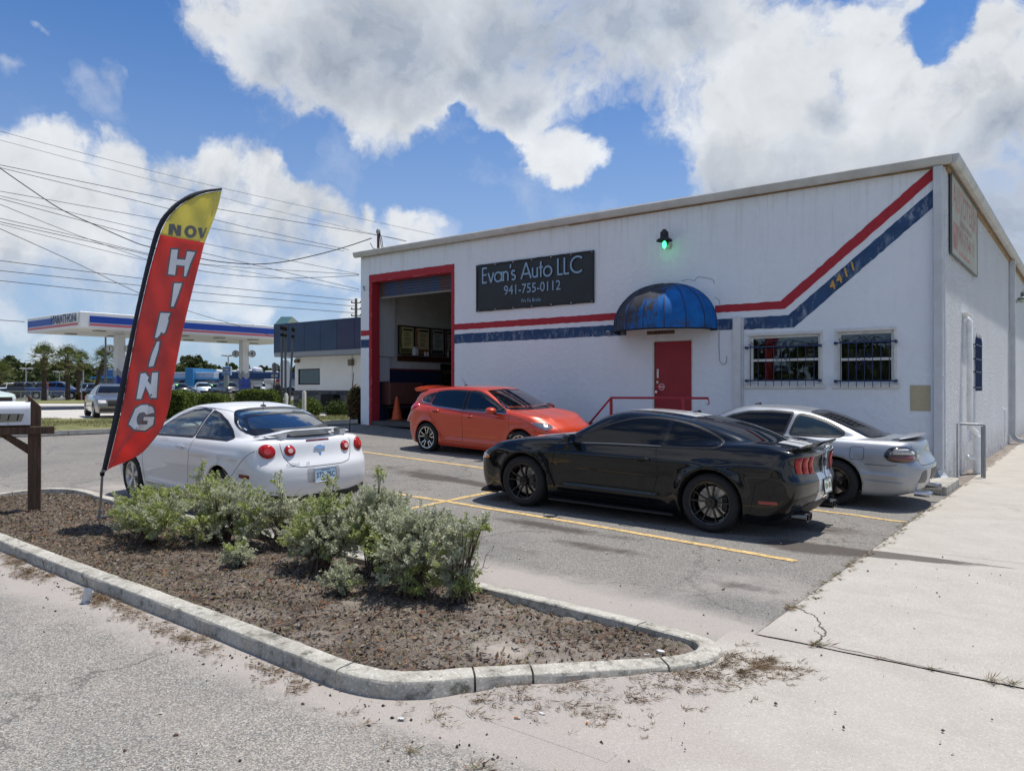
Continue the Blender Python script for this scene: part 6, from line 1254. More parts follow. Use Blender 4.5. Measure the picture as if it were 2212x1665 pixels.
# framed notices on a board over a shelf
bd=thing('notice_board','long dark board with four framed service posters on the garage wall','notice board',(X0+0.015,1.30,2.76));b_=MB();b_.bbox(0,0.03,0,2.9,0,0.92,0.005);obj('board',b_,mat('board_black',(0.015,0.013,0.012),0.6),bd)
for i,col in enumerate([(0.44,0.42,0.20),(0.48,0.42,0.26),(0.36,0.37,0.36),(0.34,0.31,0.30)]):
    y0=0.07 + i*0.70;p_=MB();p_.box(0.031,0.034,y0,y0+0.60,0.05,0.87);po=obj('poster',p_,mat('poster_paper_%d' % i,col,0.7,var=0.1),bd);t_=MB();t_.box(0.0345,0.036,y0+0.14,y0+0.56,0.76,0.82)
    for r_ in range(16):
        if r_ in (5,10): continue
        t_.box(0.0345,0.0355,y0+0.19,y0+0.19+0.33*(0.6+0.4*random.random()),0.70-r_*0.028,0.71-r_*0.028)
    t_.tube([(0.036,y0+0.10-0.05*math.sin(math.pi*j/8),0.80-0.07*j) for j in range(9)],0.010,5);obj('print',t_,mat('poster_ink',(0.03,0.03,0.03),0.7),po);t_=MB();t_.box(0.0345,0.036,y0+0.02,y0+0.58,0.06,0.20);t_.box(0.0345,0.036,y0+0.01,y0+0.07,0.2,0.86);obj('picture_band',t_,mat('poster_band_%d' % i,[(0.10,0.09,0.03),(0.22,0.08,0.03),(0.05,0.05,0.05),(0.10,0.03,0.03)][i],0.7),po)
sh=thing('shelf','brown wooden shelf under the posters inside the garage','shelf',(X0+0.015,1.28,2.63));b_=MB();b_.bbox(0,0.22,0,2.95,0.06,0.10,0.005);b_.bbox(0.0,0.02,0,2.95,-0.08,0.06,0.004);obj('plank',b_,mat('shelf_brown',(0.09,0.035,0.02),0.6,var=0.2),sh)
def bottle(y,h,r,col,label,cat='bottle'):
    o=thing('bottle',label,cat,(X0+0.12,y,2.731),group=None);b_=MB();b_.lathe([(0,0),(r,0),(r,h*0.6),(r*0.9,h*0.7),(r*0.35,h*0.82),(r*0.35,h*0.9),(0,h*0.9)],14);obj('bottle_body',b_,mat('bottle_%s' % cat.replace(' ','_') + str(round(col[0],2)),col,0.35),o,True);b_=MB();b_.cyl((0,0,h*0.9),(0,0,h),r*0.42,n=12);obj('cap',b_,mat('cap_dark',(0.03,0.03,0.03),0.4),o)
j_=thing('jug','white plastic jug on the garage shelf before the first poster','jug',(X0+0.12,1.98,2.731));b_=MB();b_.bbox(-0.07,0.07,-0.1,0.1,0,0.24,0.03);b_.cyl((0,-0.05,0.23),(0,-0.05,0.29),0.03,n=12);obj('jug_body',b_,mat('white_plastic',(0.55,0.57,0.6),0.4),j_,True);b_=MB();b_.tube([(0,0.0,0.24),(0,0.04,0.29),(0,0.09,0.25),(0,0.09,0.18)],0.012,6);obj('handle',b_,mat('white_plastic',(0.55,0.57,0.6),0.4),j_,True)
bottle(2.42,0.18,0.035,(0.62,0.62,0.64),'left one of two small white bottles side by side on the garage shelf');bottle(2.54,0.18,0.035,(0.62,0.62,0.64),'right one of two small white bottles side by side on the garage shelf');bottle(3.52,0.24,0.04,(0.25,0.27,0.30),'tall silver bottle near the far end of the garage shelf');bottle(3.75,0.17,0.035,(0.5,0.5,0.5),'short grey bottle last on the garage shelf')
cb=thing('cabinet','dull pinkish brown two-door cupboard against the navy wall inside the garage','cabinet',(X0+0.012,1.5,1.2));b_=MB();b_.bbox(0,0.35,-0.85,0.55,0,0.68,0.01);obj('carcass',b_,mat('pinkish_brown_paint',(0.15,0.06,0.05),0.6),cb)
for (a,b) in ((-0.83,-0.16),(-0.14,0.53)): b_=MB();b_.bbox(0.351,0.37,a,b,0.02,0.66,0.005);obj('cabinet_door',b_,mat('pinkish_brown_paint',(0.15,0.06,0.05),0.6),cb)
wb=thing('workbench','dark low workbench under the cupboard inside the garage','workbench',(X0+0.4,2.2,ZF));b_=MB();b_.bbox(-0.35,0.35,-1.5,1.9,0.36,0.42,0.01);obj('top',b_,M_dark,wb)
for (a,b) in ((-0.3,-1.4),(0.3,-1.4),(-0.3,1.8),(0.3,1.8)): b_=MB();b_.box(a-0.03,a+0.03,b-0.03,b+0.03,0,0.36);obj('leg',b_,M_dark,wb)
dk=thing('drum','dark drum standing on the floor inside the garage','drum',(-14.6,2.9,ZF));b_=MB();b_.lathe([(0,0),(0.26,0),(0.28,0.05),(0.27,0.3),(0.29,0.33),(0.27,0.36),(0.27,0.7),(0.28,0.8),(0.24,0.82),(0,0.82)],24);obj('barrel',b_,mat('navy_drum',(0.02,0.03,0.07),0.5),dk,True)
bt=thing('spray_can','small silver spray can standing on the drum inside the garage','can',(-14.6,2.75,ZF+0.82));b_=MB();b_.lathe([(0,0),(0.035,0),(0.035,0.18),(0.02,0.2),(0.02,0.24),(0,0.24)],12);obj('can',b_,mat('can_silver',(0.5,0.5,0.5),0.3,0.6),bt,True)
ps=thing('poster','dark framed poster under the shelf with yellow script lettering','poster',(X0+0.012,3.55,1.72));b_=MB();b_.bbox(0,0.02,-0.30,0.6,0,0.80,0.004);obj('sheet',b_,mat('poster_black',(0.014,0.016,0.014),0.5),ps);t_=MB();put_text(t_,'Lucas',(0.0215,0.05,0.55),(0,1,0.12),(0,-0.0,1),0.22,bold=0.004);t_.box(0.0212,0.0222,-0.2,0.5,0.2,0.212);obj('lettering',t_,mat('dull_yellow_ink',(0.18,0.13,0.03),0.6),ps)
cn=thing('traffic_cone','orange traffic cone just inside the open garage door','cone',(-14.48,0.62,ZF));b_=MB();b_.lathe([(0.165,0.03),(0.155,0.06),(0.035,0.70),(0.025,0.72),(0,0.72)],24);obj('cone',b_,mat('orange_cone',(0.55,0.09,0.02),0.6,var=0.2,vscale=8,dirt=0.4),cn,True);b_=MB();b_.bbox(-0.20,0.20,-0.20,0.20,0,0.035,0.01);obj('base',b_,mat('orange_cone_base',(0.20,0.05,0.02),0.8),cn)
# ------------------------------------------------------------------ things fixed to the shop front
aw=thing('awning','weathered blue dome awning over the red entrance door','awning',(-5.36,0,2.93))
def aw_mat():
    m,n,p=custom('grimy_blue_vinyl');v=n.node('ShaderNodeTexCoord').outputs['Object'];sx=n.node('ShaderNodeSeparateXYZ',None,{0: v})
    z=sx.outputs[2];x=sx.outputs[0];a=n.noise(n.v('MULTIPLY',v,(2.2,2.2,0.9)),2.6,8,0.68)
    f=n.m('ADD',a,n.m('MULTIPLY',n.mr(z,0.35,1.0),0.22));f=n.m('ADD',f,n.m('MULTIPLY',n.mr(x,-1.1,0.3,1,0),0.16));f=n.m('SUBTRACT',f,n.mr(x,0.15,0.55,0,0.3))
    f=n.m('MAXIMUM',n.mr(f,0.49,0.62,0,0.95),n.m('MULTIPLY',n.mr(z,0.22,0.10),n.mr(n.noise(v,4,7,0.7),0.45,0.62,0,0.9)))
    c=n.mix(n.mr(n.noise(v,3,3),0.3,0.7),(0.006,0.085,0.29),(0.010,0.15,0.47));c=n.mix(f,c,n.mix(n.noise(v,12,5),(0.018,0.018,0.02),(0.085,0.072,0.06)));n.l.new(c,p.inputs['Base Color']);p.inputs['Roughness'].default_value=0.75;p.inputs['Specular IOR Level'].default_value=0.25;return m
M_aw=aw_mat();RA,DY,HT=1.16,1.08,0.93;NG=8
def awp(a, t, bulge=0.0):     # a: plan angle 180..0, t: 0 rim .. 1 apex on the wall
    c=math.cos(t*math.pi/2)**0.92;h=math.sin(t*math.pi/2)*HT;k=1 + bulge
    return (math.cos(a)*RA*c*k,-math.sin(a)*DY*c*k,0.14 + h*(0.985 + bulge*0.3))
for i in range(NG):
    a0=math.pi - math.pi*i/NG;a1=math.pi - math.pi*(i+1)/NG;mb=MB();vs=[];nt,na=12,5
    for j in range(nt+1):
        for k in range(na+1): fr_=k/na;vs.append(awp(a0 + (a1-a0)*fr_,j/nt*0.995,-0.030*math.sin(math.pi*fr_)*math.cos(j/nt*math.pi/2)))
    for k in range(na+1): p=awp(a0 + (a1-a0)*k/na,0);vs.append((p[0],p[1],0.0))
    fs=[(j*(na+1)+k,j*(na+1)+k+1,(j+1)*(na+1)+k+1,(j+1)*(na+1)+k) for j in range(nt) for k in range(na)];b0=(nt+1)*(na+1);fs+=[(b0+k,b0+k+1,k+1,k) for k in range(na)]
    mb.add(vs,fs);obj('awning_panel',mb,M_aw,aw,True,60)
for i in range(NG+1):
    a=math.pi - math.pi*i/NG;mb=MB();mb.tube([awp(a,j/12*0.99,0.004) for j in range(13)] + [],0.010,6);mb.tube([awp(a,0,0.004),(awp(a,0)[0],awp(a,0)[1],0.0)],0.010,6);obj('rib',mb,mat('awning_seam',(0.012,0.03,0.10),0.6,var=0.4,vscale=14,dirt=0.6),aw,True)
mb=MB();mb.tube([(math.cos(math.pi - math.pi*i/24)*RA,-math.sin(math.pi*i/24)*DY,0.01) for i in range(25)],0.014,6);obj('rim_bar',mb,M_gap,aw,True)
sg=thing('address_sign','small brown board hanging under the awning','sign',(-5.22,-0.55,2.88));mb=MB();mb.bbox(-0.32,0.32,-0.012,0.012,-0.03,0.05,0.004);obj('board',mb,mat('brown_board',(0.10,0.06,0.04),0.7),sg);t_=MB();put_text(t_,'4411',(0,-0.014,0.01),(1,0,0),(0,0,1),0.10,spacing=1.5,bold=0.002);obj('numerals',t_,mat('numeral_black',(0.01,0.01,0.01),0.6),sg)
def num4411():
    r_=thing('house_number','ochre metal numerals 4411 climbing the blue diagonal stripe','house number',(-1.7,-0.008,3.85))
    for ch,(x,z) in zip('4411',((-1.885,3.665),(-1.765,3.775),(-1.645,3.885),(-1.525,3.99))):
        t_=MB();put_text(t_,ch,(x+1.7,-0.006,z-3.85),(math.cos(R(14)),0,math.sin(R(14))),(-math.sin(R(14)),0,math.cos(R(14))),0.235,extr=0.006,bold=0.006,xs=0.86);obj('numeral',t_,mat('ochre_numeral',(0.55,0.31,0.07),0.5,var=0.2,vscale=20),r_)
num4411()
# hanging banner
bn=thing('banner','black vinyl banner with pale blue lettering on the shop front','banner',(-8.99,-0.012,4.32));BW,BH=3.62,1.22
bm=MB();nx_,nz_=40,14;vs=[]
for i in range(nx_+1):
    for j in range(nz_+1):
        x=-BW/2 + BW*i/nx_;z=-BH/2 + BH*j/nz_;s_=math.sin(i*0.9)*0.010*(abs(j-nz_/2)/(nz_/2))**2 - 0.02*math.exp(-((x+BW/2)/0.1)**2)*math.sin(math.pi*j/nz_);y=-0.012 - 0.012*float(fbm(np.array([x]),np.array([z]),1.7,3)[0]);vs.append((x - s_*0,y,z + s_*0.8))
bm.add(vs,[(i*(nz_+1)+j,(i+1)*(nz_+1)+j,(i+1)*(nz_+1)+j+1,i*(nz_+1)+j+1) for i in range(nx_) for j in range(nz_)])
obj('vinyl_sheet',bm,mat('black_vinyl',(0.016,0.017,0.021),0.42,var=0.2,vscale=2,bump=0.01,bscale=3),bn,True);M_let=mat('pale_blue_print',(0.23,0.36,0.50),0.5)
hm=MB()
for (a0,a1,b0,b1) in ((-BW/2,BW/2,BH/2-0.05,BH/2-0.0),(-BW/2,BW/2,-BH/2,-BH/2+0.05),(-BW/2,-BW/2+0.05,-BH/2,BH/2),(BW/2-0.05,BW/2,-BH/2,BH/2)): hm.box(a0,a1,-0.030,-0.026,b0,b1)
obj('hem',hm,mat('black_vinyl_hem',(0.011,0.011,0.014),0.5),bn)
for i in range(7):
    for z in (BH/2-0.03,-BH/2+0.03): h_=MB();h_.lathe([(0.008,-0.032),(0.012,-0.036),(0.018,-0.032)],10,c=(-BW/2+0.06+i*(BW-0.12)/6,0,z),axis='y');obj('eyelet',h_,M_chrome,bn)
def stroke_text(mb, glyphs, x, z, h, w, y=-0.034):       # thin geometric capitals drawn with even strokes
    for gph,adv,lines in glyphs:
        for L_ in lines:
            pts=[np.array((x + p[0]*h,z + p[1]*h)) for p in L_]
            P=np.array(pts);D=np.gradient(P,axis=0);D /= np.linalg.norm(D,axis=1,keepdims=True) + 1e-9;closed=np.linalg.norm(P[0]-P[-1])<1e-6
            if len(P)>2 and closed: D[0]=D[-1]=(P[1]-P[-2])/np.linalg.norm(P[1]-P[-2])
            if not closed and len(P)==2: P=np.array([P[0]-D[0]*0,P[1]])
            N=np.stack([-D[:,1],D[:,0]],-1)*w/2;y -= 0.0006;vs=[(p[0]+n[0],y,p[1]+n[1]) for p,n in zip(P,N)] + [(p[0]-n[0],y,p[1]-n[1]) for p,n in zip(P,N)];k=len(P)
            mb.add(vs,[(i,i+k,i+k+1,i+1) for i in range(k-1)])
        x+=adv*h
    return x
def circ(cx,cz,r,a0=0,a1=360,n=22,ry=None): return [(cx + r*math.cos(R(a0+(a1-a0)*i/n)),cz + (ry or r)*math.sin(R(a0+(a1-a0)*i/n))) for i in range(n+1)]
GL={'E': (0.52,[[(0.04,0),(0.04,1)],[(0.04,0.965),(0.40,0.965)],[(0.04,0.53),(0.37,0.53)],[(0.04,0.035),(0.40,0.035)]]),'v': (0.50,[[(0.0,0.62),(0.22,0.0)],[(0.22,0.0),(0.44,0.62)]]),'a': (0.68,[circ(0.31,0.31,0.29),[(0.60,0.0),(0.60,0.62)]]),
 'n': (0.54,[[(0.06,0),(0.06,0.62)],[(0.06,0.36)]+circ(0.24,0.40,0.18,180,0,10)+[(0.42,0.0)]]),"'": (0.16,[[(0.10,1.0),(0.06,0.78)]]),'s': (0.40,[circ(0.16,0.455,0.135,35,270,10)+circ(0.16,0.175,0.145,90,-145,10)]),' ': (0.36,[]),
 'A': (0.82,[[(0.0,0),(0.38,1.0)],[(0.38,1.0),(0.76,0)],[(0.13,0.30),(0.63,0.30)]]),'u': (0.54,[[(0.06,0.62),(0.06,0.22)]+circ(0.24,0.22,0.18,180,360,10)+[(0.42,0.62)],[(0.42,0.0),(0.42,0.62)]]),'t': (0.34,[[(0.14,0),(0.14,0.95)],[(0.0,0.60),(0.30,0.60)]]),'o': (0.66,[circ(0.31,0.31,0.29)]),
 'L': (0.46,[[(0.04,0),(0.04,1.0)],[(0.04,0.035),(0.38,0.035)]]),'C': (0.9,[circ(0.5,0.5,0.465,48,312,26)])}
tm=MB();line="Evan's Auto LLC";tw=sum(GL[c][0] for c in line);hh=0.385
x_=stroke_text(tm,[(c,GL[c][0],GL[c][1]) for c in line],-0.035 - (3.12)/2,0.115,3.12/tw,0.045)
obj('shop_name',tm,M_let,bn);tm=MB();put_text(tm,'941-755-0112',(0.0,-0.034,-0.135),(1,0,0),(0,0,1),0.335,xs=0.93,bold=0.002);obj('phone_number',tm,M_let,bn);tm=MB();put_text(tm,'We Fix Broke',(-0.02,-0.034,-0.43),(1,0,0),(0,0,1),0.135,xs=0.80);obj('slogan',tm,M_let,bn)
# wall lamps
def barn_lamp(loc,out,label,lit):
    L=thing('wall_lamp',label,'lamp',loc);dx,dy=out
    m_=mat('black_lamp_metal',(0.02,0.022,0.025),0.45) if lit else mat('grey_lamp_metal',(0.16,0.18,0.18),0.5)
    b_=MB();b_.tube([(0,0,0),(dx*0.12,dy*0.12,0.02),(dx*0.22,dy*0.22,0.10)],0.018,8);obj('arm',b_,m_,L,True);b_=MB();b_.bbox(-0.05,0.05,-0.05,0.05,-0.06,0.06,0.01);obj('back_box',b_,mat('pale_box',(0.42,0.43,0.38),0.6),L,loc=(dx*-0.0+dx*0.045,dy*0.045,-0.02))
    c=(dx*0.25,dy*0.25,0.05);b_=MB();b_.lathe([(0.17,0.0),(0.175,0.012),(0.165,0.03),(0.10,0.07),(0.085,0.09),(0.08,0.20),(0.05,0.225),(0.045,0.25),(0,0.255)],28,c=c)
    for i in range(14): a=2*math.pi*i/14;b_.cyl((c[0]+0.085*math.cos(a),c[1]+0.085*math.sin(a),c[2]+0.085),(c[0]+0.08*math.cos(a),c[1]+0.08*math.sin(a),c[2]+0.20),0.007,n=4)
    obj('hood',b_,m_,L,True,40)
    if lit:
        b_=MB();b_.lathe([(0.02,0.0),(0.035,-0.02),(0.045,-0.07),(0.035,-0.13),(0.015,-0.155),(0,-0.16)],16,c=c);obj('green_bulb',b_,mat('lit_green_bulb',(0.2,0.8,0.45),0.3,emis=(0.06,1.0,0.38),estr=2.6),L,True)
    else: b_=MB();b_.lathe([(0.10,0.0),(0.14,-0.03),(0.13,-0.13),(0.05,-0.15),(0,-0.15)],24,c=c);obj('lens',b_,mat('pale_green_lens',(0.45,0.52,0.42),0.25,coat=0.5),L,True)
    return L
barn_lamp((-5.28,0.0,4.83),(0,-1),'black caged wall lamp with a glowing green bulb above the awning',True);barn_lamp((0.0,14.3,4.55),(1,0),'grey barn lamp with a pale lens on the sunlit side wall',False)
pl=bpy.data.lights.new('green_bulb_glow','POINT');pl.energy=0.3;pl.color=(0.05,1.0,0.3);pl.shadow_soft_size=0.04;po_=bpy.data.objects.new('green_bulb_glow',pl);COL.objects.link(po_);po_.location=(-5.28,-0.26,4.66)
cm=thing('security_camera','small white bullet security camera left of the awning','camera',(-6.78,0,2.98));b_=MB();b_.cyl((0.03,-0.14,-0.01),(-0.02,-0.05,0.02),0.035,n=14);obj('camera_body',b_,M_white,cm,True);b_=MB();b_.cyl((0.031,-0.142,-0.011),(0.033,-0.147,-0.012),0.025,n=12);obj('camera_lens',b_,M_gap,cm);b_=MB();b_.cyl((0,0,0.02),(0,-0.06,0.02),0.02,n=10);obj('bracket',b_,M_white,cm)
# conduit loop right of the awning
cb_=thing('cable_loop','thin cable hanging in a hook shape right of the awning','cable',(-4.15,-0.01,2.9));b_=MB();b_.tube([(0,0,0),(0,0,-0.3),(0.01,0,-0.62),(0.07,0,-0.70),(0.14,0,-0.68),(0.17,0,-0.6),(0.16,0,-0.52)],0.007,5);obj('cable_run',b_,mat('grey_cable',(0.30,0.31,0.32),0.6),cb_,True)
# landing, ramp and red handrail
st=MB();st.prism([(-6.9,0.25),(-6.9,0.60),(-3.95,0.60),(-3.95,0.12)],-1.25,-0.003,'y');st.prism([(-9.2,0.2),(-9.2,0.42),(-6.9,0.60),(-6.9,0.25)],-1.25,-0.003,'y');o=obj('entrance_landing',st,M_kerb,shop)
hr=thing('handrail','red pipe handrail along the ramp to the entrance door','handrail',(-6.0,-1.15,0.6));M_rail=mat('red_rail_paint',(0.33,0.02,0.035),0.5,var=0.1)
def hp(u,v,y=-1.15):
    r=FW + RT*(u-CX)/F_PX + UP*(HY-v)/F_PX;t=(y - CAM[1])/r[1];p=CAM + r*t;return (p[0]+6.0,0.0,p[2]-0.6)
b_=MB();b_.tube([hp(1272,916),hp(1320,859),hp(1530,860)],0.024,8);obj('top_rail',b_,M_rail,hr,True,60);b_=MB();a_=hp(1530,860);b_.tube([a_,(a_[0]+0.02,0,a_[2]-0.10),(a_[0]-0.02,0,a_[2]-0.13)],0.012,6);obj('end_hook',b_,M_rail,hr)
for u in (1277,1320,1476):
    a_=hp(u,910 if u==1277 else 860);b_=MB();b_.box(a_[0]-0.024,a_[0]+0.024,-0.024,0.024,-0.05 if u!=1277 else -0.25,a_[2]-0.01);obj('post',b_,M_rail,hr)
b_=MB();b_.tube([hp(1320,898),hp(1476,900)],0.016,6);obj('mid_rail',b_,M_rail,hr)
# cracks in the concrete corner
def gpt(u,v):
    r=FW + RT*(u-CX)/F_PX + UP*(HY-v)/F_PX;t=-CAM[2]/r[2];p=CAM + r*t;return (p[0],p[1],float(gz(p[0],p[1])) + 0.0135 + float(sandz(np.array([p[0]]),np.array([p[1]]))[0]))
for L4,w_ in (([(370,755),(430,790),(480,805),(505,840),(512,868),(532,885),(541,908),(514,935),(486,968)],0.010),([(480,890),(500,905),(520,925)],0.006),([(486,968),(600,985),(760,1020),(980,1075),(1280,1130)],0.009)):
    P=[gpt((1700+a*0.4203)/1.081,(1100+b*0.4203)/1.081) for a,b in L4];Q=[P[0]]
    for a,b in zip(P[:-1],P[1:]):
        for t in (0.25,0.5,0.75,1): Q.append(tuple(a[i]+(b[i]-a[i])*t + (random.random()-0.5)*0.02*(i<2) for i in range(3)))
    k=MB();vs=[]
    for i,q in enumerate(Q): d_=np.array(Q[min(i+1,len(Q)-1)])-np.array(Q[max(i-1,0)]);n_=np.array([-d_[1],d_[0],0]);n_ /= np.linalg.norm(n_)+1e-9;vs+=[np.array(q)+n_*w_*(0.2+0.5*random.random()),np.array(q)-n_*w_*(0.2+0.5*random.random())]
    k.add(vs,[(2*i+1,2*i+3,2*i+2,2*i) for i in range(len(Q)-1)]);obj('slab_crack',k,mat('crack_dirt',(0.10,0.08,0.06),0.95),drv)
# small marks on the wall
hk=MB();hk.tube([(-15.2,-0.01,4.72),(-15.2,-0.06,4.74),(-15.17,-0.07,4.68),(-15.18,-0.02,4.62)],0.012,5);obj('wall_hook',hk,M_gap,shop)
ck=MB()
for (x,z) in ((-4.62,4.02),(-4.4,4.06),(-4.2,3.98),(-3.98,3.96)): pass
pts=[(-5.0,-0.003,4.02),(-4.85,-0.003,4.05),(-4.7,-0.003,4.00),(-4.62,-0.003,4.08),(-4.4,-0.003,4.03),(-4.28,-0.003,3.99),(-4.25,-0.003,3.9)];ck.tube(pts,0.006,4);ck.tube([(-4.25,-0.003,3.62),(-4.15,-0.003,3.55),(-4.12,-0.003,3.4)],0.005,4);obj('crack',ck,mat('crack_gray',(0.15,0.16,0.17),0.9),shop)
bl=thing('concrete_footing','low concrete block at the foot of the shop corner','concrete block',(-0.05,-0.9,0));b_=MB();b_.bbox(-0.35,0.26,-0.55,0.85,-0.1,0.155,0.02);obj('block',b_,M_ik,bl)
# faded sign on the side wall
fs_=thing('faded_sign','sun-bleached cream sign with faded pink lettering high on the side wall','sign',(0.03,2.15,4.86));b_=MB();b_.box(0,0.02,-1.78,1.85,-0.72,0.70);obj('sign_board',b_,mat('bleached_cream',(0.44,0.43,0.36),0.8,var=0.15,vscale=2,dirt=0.5),fs_)
b_=MB();b_.box(-0.005,0.028,-1.82,-1.78,-0.74,0.74);b_.box(-0.005,0.028,1.85,1.88,-0.74,0.72);b_.box(-0.005,0.028,-1.78,1.85,0.70,0.73);b_.box(-0.005,0.028,-1.78,1.85,-0.745,-0.72);obj('sign_frame',b_,mat('sign_frame_grey',(0.12,0.13,0.14),0.6),fs_)
M_fp=mat('faded_pink_print',(0.44,0.25,0.22),0.8,var=0.35,vscale=3);b_=MB();put_text(b_,'AUTOTECH',(0.022,0.05,0.34),(0,1,0),(0,0,1),0.62,bold=0.012,xs=1.02);put_text(b_,'BECAUSE YOUR CAR',(0.022,0.1,-0.02),(0,1,0),(0,0,1),0.17);put_text(b_,'(941) 755-0112',(0.022,0.1,-0.28),(0,1,0),(0,0,1),0.40,bold=0.006);b_.box(0.0215,0.0235,-1.6,-1.1,-0.6,-0.12);b_.box(0.0215,0.0235,-0.9,0.6,-0.62,-0.56);obj('lettering',b_,M_fp,fs_)
# white drain pipes and galvanised guard
dp=thing('drain_pipe','white plastic drain pipe stack running down the side wall by the corner','pipe',(0.10,2.15,0));M_pvc=mat('white_pvc',(0.80,0.81,0.81),0.4,var=0.08,dirt=0.25)
b_=MB();b_.tube([(-0.08,0.0,3.05),(-0.02,0.0,3.08),(0.02,0.0,3.03),(0.02,0,1.05),(0.03,0.05,0.92),(0.10,0.18,0.82),(0.12,0.22,0.72)],0.055,12);obj('upper_pipe',b_,M_pvc,dp,True);b_=MB();b_.tube([(0.12,0.22,0.72),(0.12,0.22,0.0)],0.075,14)
for zz in (0.70,0.52,0.34,0.08): b_.cyl((0.12,0.22,zz),(0.12,0.22,zz+0.05),0.088,n=16)
b_.tube([(0.12,0.22,0.30),(-0.05,0.10,0.34)],0.05,12);obj('lower_pipe',b_,M_pvc,dp,True,40);b_=MB();b_.cyl((0.02,0,2.95),(0.02,0,2.99),0.066,n=14);b_.cyl((0.02,0,1.55),(0.02,0,1.59),0.066,n=14);obj('collar',b_,M_pvc,dp,True,40)
b_=MB();b_.tube([(-0.07,0.8,2.2),(-0.05,0.8,1.2)],0.02,6);obj('thin_pipe',b_,M_pvc,dp,True);b_=MB();b_.box(-0.098,0.0,-0.1,0.75,3.18,3.195);obj('top_bracket',b_,M_pvc,dp)
gd=thing('pipe_guard','grey galvanised pipe guard in front of the drain pipes','pipe guard',(0.4,1.6,0));M_galv=mat('galvanised',(0.28,0.30,0.31),0.5,0.5,var=0.15)
b_=MB();b_.tube([(-0.38,0.0,1.02),(0.0,0.0,1.02),(0.02,0.0,1.0),(0.02,0.0,0.0)],0.022,8);obj('guard_frame',b_,M_galv,gd,True,50);b_=MB();b_.tube([(-0.03,0.12,0.98),(-0.03,0.12,0.0)],0.022,8);obj('guard_post',b_,M_galv,gd,True);b_=MB();b_.tube([(-0.36,-0.55,1.05),(-0.36,-0.55,0.02)],0.014,6);obj('thin_post',b_,M_galv,gd,True)
mt=MB();mt.tube([(0.03,9.9,0.1),(0.09,9.9,0.2),(0.09,9.9,1.1),(0.02,9.9,1.15)],0.03,8);obj('side_conduit',mt,M_pvc,shop,True)
# mast on the roof for the service cable
ms=thing('service_mast','metal electrical mast with a weatherhead on the shop roof','mast',tuple(at(817,538,25.5)));b_=MB();b_.cyl((0,0,-0.35),(0,0,0.55),0.045,n=10);obj('mast_pipe',b_,mat('rusty_mast',(0.10,0.05,0.045),0.7),ms,True);b_=MB();b_.lathe([(0.045,0.5),(0.075,0.55),(0.075,0.62),(0.04,0.68),(0,0.69)],14);obj('weatherhead',b_,M_galv,ms,True)
b_=MB();b_.tube([(0.05,0,0.6),(0.16,0,0.35),(0.2,0.1,-0.3)],0.014,5);b_.tube([(0.05,0,0.55),(0.10,0,0.3),(0.12,0.1,-0.3)],0.014,5);b_.tube([(0,0,0.0),(-0.25,0,0.05),(-0.4,0,0.25)],0.012,5);obj('mast_wire',b_,M_gap,ms)
# ================================================================== cars into place
cars=dict(m=build_mustang(),c=build_cobalt(),f=build_focus(),g=build_gp())
place_car(cars['m'],-2.84,-5.92,R(181.0),0.0,1.36);place_car(cars['f'],-8.38,-2.15,R(-1.2),-0.02,1.325);place_car(cars['c'],-7.87,-8.97,R(176.7),0.01,1.31);place_car(cars['g'],-2.36,-2.84,R(181.7),-0.02,1.405)
cars['m'].scale=(0.987,)*3
# ================================================================== plants
def leaf_mat(name,a,b,rough=0.6,trans=0.32):
    m,n,p=custom(name);v=n.node('ShaderNodeNewGeometry');rnd=v.outputs['Random Per Island'];pos=v.outputs['Position']
    f=n.m('ADD',n.m('MULTIPLY',rnd,0.7),n.m('MULTIPLY',n.mr(n.noise(pos,4.0,2),0.3,0.7),0.45),clamp=True);c=n.mix(f,a,b);n.l.new(c,p.inputs['Base Color']);p.inputs['Roughness'].default_value=rough;p.inputs['Specular IOR Level'].default_value=0.25
    tr=n.node('ShaderNodeBsdfTranslucent');n.l.new(c,tr.inputs[0]);mx=n.node('ShaderNodeMixShader',None,{0: trans});n.l.new(p.outputs[0],mx.inputs[1]);n.l.new(tr.outputs[0],mx.inputs[2]);n.l.new(mx.outputs[0],m.node_tree.nodes['Material Output'].inputs[0]);return m
def quads_mesh(name, C, U, W, mats, mi=None, fold=0.0):       # many leaf-shaped four-corner faces: centre, half-length vector, half-width vector
    k=len(C);V=np.stack([C - U,C - U*0.05 + W,C + U,C - U*0.05 - W],1).reshape(-1,3)
    F=np.arange(4*k).reshape(k,4);me=bpy.data.meshes.new(name);me.vertices.add(4*k);me.vertices.foreach_set('co',V.astype(np.float32).ravel());me.loops.add(4*k);me.loops.foreach_set('vertex_index',F.ravel().astype(np.int32));me.polygons.add(k);me.polygons.foreach_set('loop_start',np.arange(0,4*k,4,dtype=np.int32));me.polygons.foreach_set('loop_total',np.full(k,4,dtype=np.int32))
    for m in mats: me.materials.append(m)
    if mi is not None: me.polygons.foreach_set('material_index',mi.astype(np.int32))
    me.update(calc_edges=True);return me
def rdir(k): v=rng.normal(size=(k,3));return v/np.linalg.norm(v,axis=1,keepdims=True)
M_sage=leaf_mat('silver_sage_leaf',(0.33,0.36,0.235),(0.60,0.61,0.44));M_sage_y=leaf_mat('yellowish_sage_leaf',(0.28,0.34,0.10),(0.48,0.52,0.22));M_twig=mat('shrub_twig',(0.10,0.07,0.05),0.9,var=0.3,vscale=20);M_dead=mat('dead_twig',(0.17,0.12,0.09),0.9,var=0.3,vscale=20)
